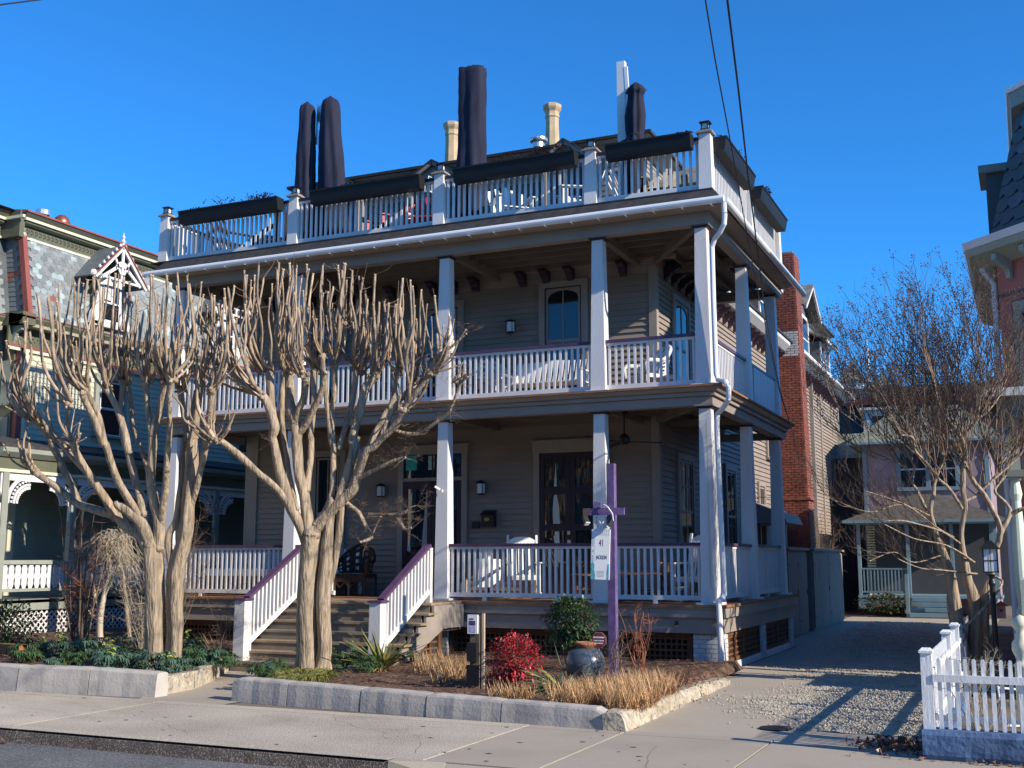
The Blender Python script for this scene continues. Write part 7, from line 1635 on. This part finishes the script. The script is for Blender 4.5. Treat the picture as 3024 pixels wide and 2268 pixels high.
# ================================================================ GROUND PLANTS
def leaf(mb, base, d, l, w_, droop=.3, fold=.15):
    """pointed leaf blade of two halves, bent"""
    d = d.normalized(); s = d.cross(Vector((0, 0, 1))); s = s.normalized() if s.length > .01 else Vector((1, 0, 0)); up = s.cross(d).normalized()
    i = len(mb.v); c1 = base + d * l * .35 + up * l * .03; c2 = base + d * l * .7 - Vector((0, 0, l * droop * .35)); tp = base + d * l - Vector((0, 0, l * droop))
    mb.v += [tuple(base), tuple(c1 + s * w_ + up * fold * w_), tuple(c1 - s * w_ + up * fold * w_), tuple(c2 + s * w_ * .8), tuple(c2 - s * w_ * .8), tuple(tp), tuple(c1), tuple(c2)]
    mb.f += [(i, i + 6, i + 1), (i, i + 2, i + 6), (i + 1, i + 6, i + 7, i + 3), (i + 6, i + 2, i + 4, i + 7), (i + 3, i + 7, i + 5), (i + 7, i + 4, i + 5)]
def hellebore(kind, s=1.0):
    """clump in local coordinates: palmate leaves, optional lime flower heads"""
    lf = MB(); fl = MB()
    for k in range(30):
        a = U(0, 2 * pi); r = U(.02, .17) * s; h = U(.08, .25) * s; c = Vector((cos(a) * r, sin(a) * r, h)); out = Vector((cos(a), sin(a), U(-.1, .5)))
        lf.tube([Vector((0, 0, 0)), c * .6 + Vector((0, 0, .02)), c], [.004, .003, .003], 3, False)
        for j in range(7):
            b = a + (j - 3) * .42; leaf(lf, c, Vector((cos(b), sin(b), U(-.15, .25))), U(.07, .12) * s, U(.009, .014) * s, U(.2, .8))
    if kind >= 2:
        for k in range(9 if kind == 2 else 14):
            a = U(0, 2 * pi); r = U(0, .10) * s; c = Vector((cos(a) * r, sin(a) * r, U(.22, .34) * s))
            for j in range(6): b = j * 1.05 + U(-.3, .3); leaf(fl, c, Vector((cos(b), sin(b), U(-.5, .5))), U(.03, .05) * s, .013 * s, .2)
    return lf, fl
protos = []
for kind in (0, 1, 2, 3):
    for v in range(2):
        lf, fl = hellebore(kind, 1.0 if kind else .8); protos.append((kind, lf.mesh('foliage', 'leaf' if kind in (0, 1) and v == 0 else 'leafb'), fl.mesh('flower_heads', 'leafy') if fl.v else None))
ORD = ['leftmost', 'second from left', 'third from left', 'fourth from left', 'fifth from left', 'sixth from left', 'seventh from left', 'eighth from left', 'ninth from left']
HELL.sort(); _hc = {}
where = {0: 'low dark hellebore clump', 1: 'dark green hellebore clump', 2: 'hellebore clump with few lime flower heads', 3: 'hellebore clump full of lime flower heads'}
def spot(x, y):
    if x < -10: return 'at the far left end of the left bed'
    if x < -8.3: return 'below the weeping tree'
    if x < -7.35: return 'just left of the forked tree'
    if x < -6.6: return 'around the roots of the forked tree'
    if x < -5.8: return 'at the edge of the front path'
    if x < -4.9: return 'left of the double trunk in the right bed'
    return 'between the double trunk and the yucca'
for i, (x, y, k) in enumerate(HELL):
    ks = [p for p in protos if p[0] == k]; p = ks[i % 2]; s = U(.95, 1.35) if x < -5.9 else U(.85, 1.1)
    hl = where[k] + ' ' + spot(x, y); _hc[hl] = _hc.get(hl, 0) + 1; n_same = sum(1 for q in HELL if where[q[2]] + ' ' + spot(q[0], q[1]) == hl)
    if n_same > 1: hl = (ORD[_hc[hl] - 1] + ' ' + hl)
    t = thing('hellebore', (x, y, .17), hl, 'plant', 'hellebore clumps in the planting beds', True, U(0, 6)); t.scale = (s, s, s)
    ob('foliage', p[1], t)
    if p[2]: ob('flower_heads', p[2], t)
def blades(mb, c, n, l0, l1, w_, spread, droop, upmin=.2, base=.03):
    for _ in range(n):
        a = U(0, 2 * pi); e = U(upmin, 1); d = Vector((cos(a) * spread, sin(a) * spread, e)).normalized(); L = U(l0, l1); s = d.cross(Vector((0, 0, 1))); s = s.normalized() * w_ if s.length > .01 else Vector((w_, 0, 0))
        p = Vector(c) + Vector((U(-base, base), U(-base, base), 0)); i = len(mb.v); n_ = 5
        for k in range(n_ + 1):
            f = k / n_; q = p + d * L * f - Vector((0, 0, droop * L * f * f)); wd = s * (1 - f ** 1.6) * (1 if k else .7); mb.v += [tuple(q - wd), tuple(q + wd + Vector((0, 0, w_ * .3)))]
        for k in range(n_): a_ = i + 2 * k; mb.f.append((a_, a_ + 1, a_ + 3, a_ + 2))
t = thing('yucca', (-4.21, -3.24, .17), 'spiky yellow green yucca in front of the right stair post', 'plant'); m1 = MB(); blades(m1, (-4.21, -3.24, .17), 70, .5, 1.0, .02, .75, .12, .25, .05); m1.build('blades', 'grassy', t)
m1 = MB(); blades(m1, (-4.21, -3.24, .17), 50, .45, .95, .017, .9, .25, .1, .05); m1.build('blades', 'leafb', t); m1 = MB(); blades(m1, (-4.21, -3.24, .15), 30, .2, .5, .012, 1, .5, .0, .05); m1.build('dead_blades', 'straw', t)
t = thing('yucca', (-.69, -4.69, .17), 'low green striped yucca spreading in front of the urn', 'plant'); m1 = MB(); blades(m1, (-.69, -4.95, .20), 60, .45, .78, .017, 1.1, .28, .1, .04); m1.build('blades', 'leafb', t)
m1 = MB(); blades(m1, (-.69, -4.95, .20), 30, .45, .75, .014, 1.1, .26, .1, .04); m1.build('blades', 'grassy', t); m1 = MB(); blades(m1, (-.69, -4.69, .18), 7, .5, .75, .010, .5, .0, .6, .03); m1.build('blades', 'leafb', t)
t = thing('grass_clump', (-4.45, -4.8, .17), 'mop of arching yellow green grass around the foot of the double trunk', 'grass'); m1 = MB(); m2 = MB()
for x, y, _ in OTHER['lir']: blades(m1, (x - .06, y + .05, .2), 120, .18, .36, .0055, .9, .75, .35, .07); blades(m2, (x - .06, y + .05, .2), 45, .15, .33, .0055, .9, .8, .35, .07)
for x, y in ((-5.3, -4.6), (-5.1, -4.8), (-4.95, -4.95), (-5.25, -4.2)): blades(m2, (x, y, .19), 60, .15, .28, .005, .9, .7, .35, .07); blades(m1, (x, y, .19), 60, .15, .28, .005, .9, .7, .35, .07)
m1.build('blades', 'grassy', t, kind='stuff'); m2.build('green_blades', 'leaf', t, kind='stuff')
m1 = MB()
for x, y in ((-7.0, -5.3), (-6.7, -5.4), (-6.4, -5.6), (-6.2, -5.7), (-6.1, -5.5), (-7.3, -5.2)): blades(m1, (x, y, .2), 60, .1, .22, .005, .9, .7, .35, .08)
o = m1.build('grass_clump', 'straw', kind='stuff'); tag(o, 'dry and green grass tufts at the foot of the forked tree by the path', 'grass')
def straw(pts, label, l0, l1, dens, up=.8):
    m1 = MB(); m2 = MB()
    for x, y, *_ in pts:
        blades(m1, (x, y, .16), dens, l0, l1, .0045, .42, .05, up, .13); blades(m1, (x, y, .16), dens // 2, l0 * .6, l1 * .8, .004, 1, .3, .2, .13); blades(m2, (x, y, .16), dens // 2, l0, l1 * .8, .0045, .6, .2, .5, .13)
    o = m1.build('straw_grass', 'straw', kind='stuff'); tag(o, label, 'grass'); o = m2.build('brown_grass', 'deadbrown', kind='stuff'); tag(o, label.replace('straw coloured', 'brown withered'), 'grass')
straw(OTHER['straw1'] + [(-3.1, -3.3), (-2.8, -3.4)], 'straw coloured cut back grass between the stairs and the flyer post', .15, .42, 110)
straw(OTHER['straw2'][2:15] + [(.2, -5.2), (.0, -5.2), (.25, -5.0), (-.1, -5.9), (-.3, -5.95)], 'straw coloured clipped grasses filling the corner of the mulch bed', .16, .38, 150)
straw(OTHER['straw2'][:2] + OTHER['straw2'][15:] + [(-2.5, -4.6), (-1.2, -5.6), (-2.2, -4.3)], 'straw coloured grass tufts around the flyer post', .10, .26, 80)
def leafball(name, label, c, rx, ry, rz_, n, l, w_, mats, cat='shrub', stem='twig', holes=.35):
    t = thing(name, (c[0], c[1], .15), label, cat); mbs = [MB() for _ in mats]; tw = MB(); sed = U(0, 50)
    for _ in range(n):
        v = Vector((random.gauss(0, 1), random.gauss(0, 1), random.gauss(0, 1))).normalized(); rr = R() ** .35
        if noise.noise(v * 2.3 + Vector((sed, 0, 0))) + rr * .3 < -holes * .5: continue
        k = 1 + .30 * noise.noise(v * 3 + Vector((0, sed, 0))); p = Vector((c[0] + v.x * rx * rr * k, c[1] + v.y * ry * rr * k, c[2] + v.z * rz_ * rr * k))
        if p.z < .17: continue
        d = (v + Vector((U(-.8, .8), U(-.8, .8), U(-.4, .9)))).normalized(); leaf(mbs[random.choices(range(len(mats)), [mm[1] for mm in mats])[0]], p, d, l * U(.7, 1.3), w_, U(0, .5))
    for _ in range(16):
        v = Vector((U(-1, 1), U(-1, 1), U(.1, 1))).normalized(); e = Vector((c[0] + v.x * rx * .9, c[1] + v.y * ry * .9, c[2] + v.z * rz_ * .9)); b = Vector((c[0] + U(-.05, .05), c[1], .12)); tw.tube([b, b.lerp(e, .5) + Vector((U(-.05, .05), 0, .05)), e], [.010, .007, .004], 5)
    tw.build('stems', stem, t, kind='stuff')
    for (m, _), mb in zip(mats, mbs): mb.build('foliage', m, t, kind='stuff')
    return t
leafball('red_shrub', 'round bright red leafed shrub right of the flyer post', (-1.42, -4.66, .52), .34, .31, .31, 2900, .052, .012, [('leafr', 5), (('deadbrown'), 1)])
leafball('red_shrub_low', 'small low patch of red leaves left of the round red shrub', (-1.66, -4.75, .27), .14, .12, .10, 260, .05, .012, [('leafr', 3), ('deadbrown', 1)])
leafball('green_shrub', 'upright glossy dark green shrub behind the urn', (-1.68, -2.1, .84), .42, .36, .36, 2000, .085, .016, [('leaf', 6), ('leafb', 1), ('grassy', .35)])
leafball('green_shrub', 'dark evergreen shrub at the left edge below the carved porch rail', (-12.6, -2.6, .55), .9, .6, .45, 2600, .07, .018, [('leaf', 6), ('grassy', .8)])
leafball('variegated_shrub', 'yellowish orange tinged evergreen shrub behind the forked tree', (-8.35, -3.25, .62), .30, .28, .40, 1100, .07, .014, [('leaf', 3), ('grassy', 2), ('leafy', .5)])
leafball('ivy_column', 'pale green leafy climber at the left edge of the photo', (-12.35, -4.6, 1.4), .16, .16, .5, 900, .05, .015, [('leafy', 2), ('leaf', 2)])
stems('bare_shrub', -.55, -2.3, .15, 16, .95, .42, 'redstem', 'leggy brown bare shrub right of the purple sign post', r=.007, tw_n=3, tw_l=.2)
stems('bare_shrub', -.40, -3.9, .15, 12, .75, .38, 'twig', 'thorny bare stems in front of the purple sign post', r=.007, tw_n=4, tw_l=.25)
t = thing('withered_plant', (-7.45, -2.7, .1), 'withered tan stalks at the left foot of the stairs', 'plant'); m1 = MB(); blades(m1, (-7.65, -2.72, .15), 70, .25, .62, .006, .55, .05, .5, .08); m1.build('stalks', 'straw', t, kind='stuff'); m1 = MB(); blades(m1, (-7.6, -2.7, .15), 90, .15, .45, .007, .9, .5, .2, .1); m1.build('dead_leaves', 'deadbrown', t, kind='stuff')
m1 = MB()
for x, y, _ in OTHER['rust']: 
    for _ in range(130): leaf(m1, Vector((x + random.gauss(0, .13), y + random.gauss(0, .16), .16 + R() * .14)), Vector((U(-1, 1), U(-1, 1), U(-.2, .6))), U(.03, .06), .014, .4)
o = m1.build('dead_foliage', 'deadbrown', kind='stuff'); tag(o, 'rusty brown withered foliage beside the corner brick pier', 'plant')
# pink house garden plants behind the picket fence
for x, y, lb in ((4.05, -6.3, 'pale bare rose stems behind the front picket fence, near its corner'), (4.5, -6.0, 'pale bare rose stems behind the front picket fence, farther right'), (3.95, -4.6, 'dry brown hydrangea stems behind the driveway fence')):
    stems('bare_shrub', x, y, .1, 12, .75, .3, 'twigl', lb, r=.006, tw_n=4, tw_l=.2)
m1 = MB()
for _ in range(40): blades(m1, (U(3.75, 5), U(-6.6, -1), .0), 8, .06, .16, .004, .8, .5, .3, .05)
o = m1.build('garden_grass', 'leaf', kind='stuff'); tag(o, 'sparse grass tufts behind the picket fence', 'grass')
leafball('dark_bush', 'dark low bush beside the steps of the lilac house', (.4, 19.2, .35), .9, .4, .32, 1200, .12, .03, [('leaf', 5), ('deadbrown', 3)])
stems('climbing_shrub', -1.0, 16.6, .1, 16, 3.0, .5, 'twig', 'bare bush behind the bin enclosures at the rear wall', r=.012, tw_n=10, tw_l=.6)
# orange brick edging far left
t = thing('brick_edging', (-11.5, -3.9, .1), 'orange brick edging at the far left of the bed', 'edging')
for k in range(5): MB().box(-11.95 + k * .25, -11.72 + k * .25, -3.95, -3.7, .15, .36).build('brick', mat('orange_brick', (.42, .17, .06), .85, .2, 6, .4) if k == 0 else bpy.data.materials['orange_brick'], t)
import sys, OpenImageIO as oiio, numpy as np
b=oiio.ImageBuf('/workdir/render_main.png'); a=(b.get_pixels(oiio.FLOAT)[:,:,:3]*255).astype(int)
sc=a.shape[1]/1024
for n,(x,y) in dict(skyTL=(50,60),skyTM=(400,30),skyR=(930,60),skyL=(60,180),skyLow=(880,340),wallup=(500,370),walllow=(500,480),colshade=(457,300),colfront=(447,380),fascia=(600,590),sidewalk=(300,710),road=(60,750),sideShade=(822,500),columnR=(714,300)).items():
    x=int(x*sc);y=int(y*sc); print(n,a[y-2:y+3,x-2:x+3].mean((0,1)).astype(int))
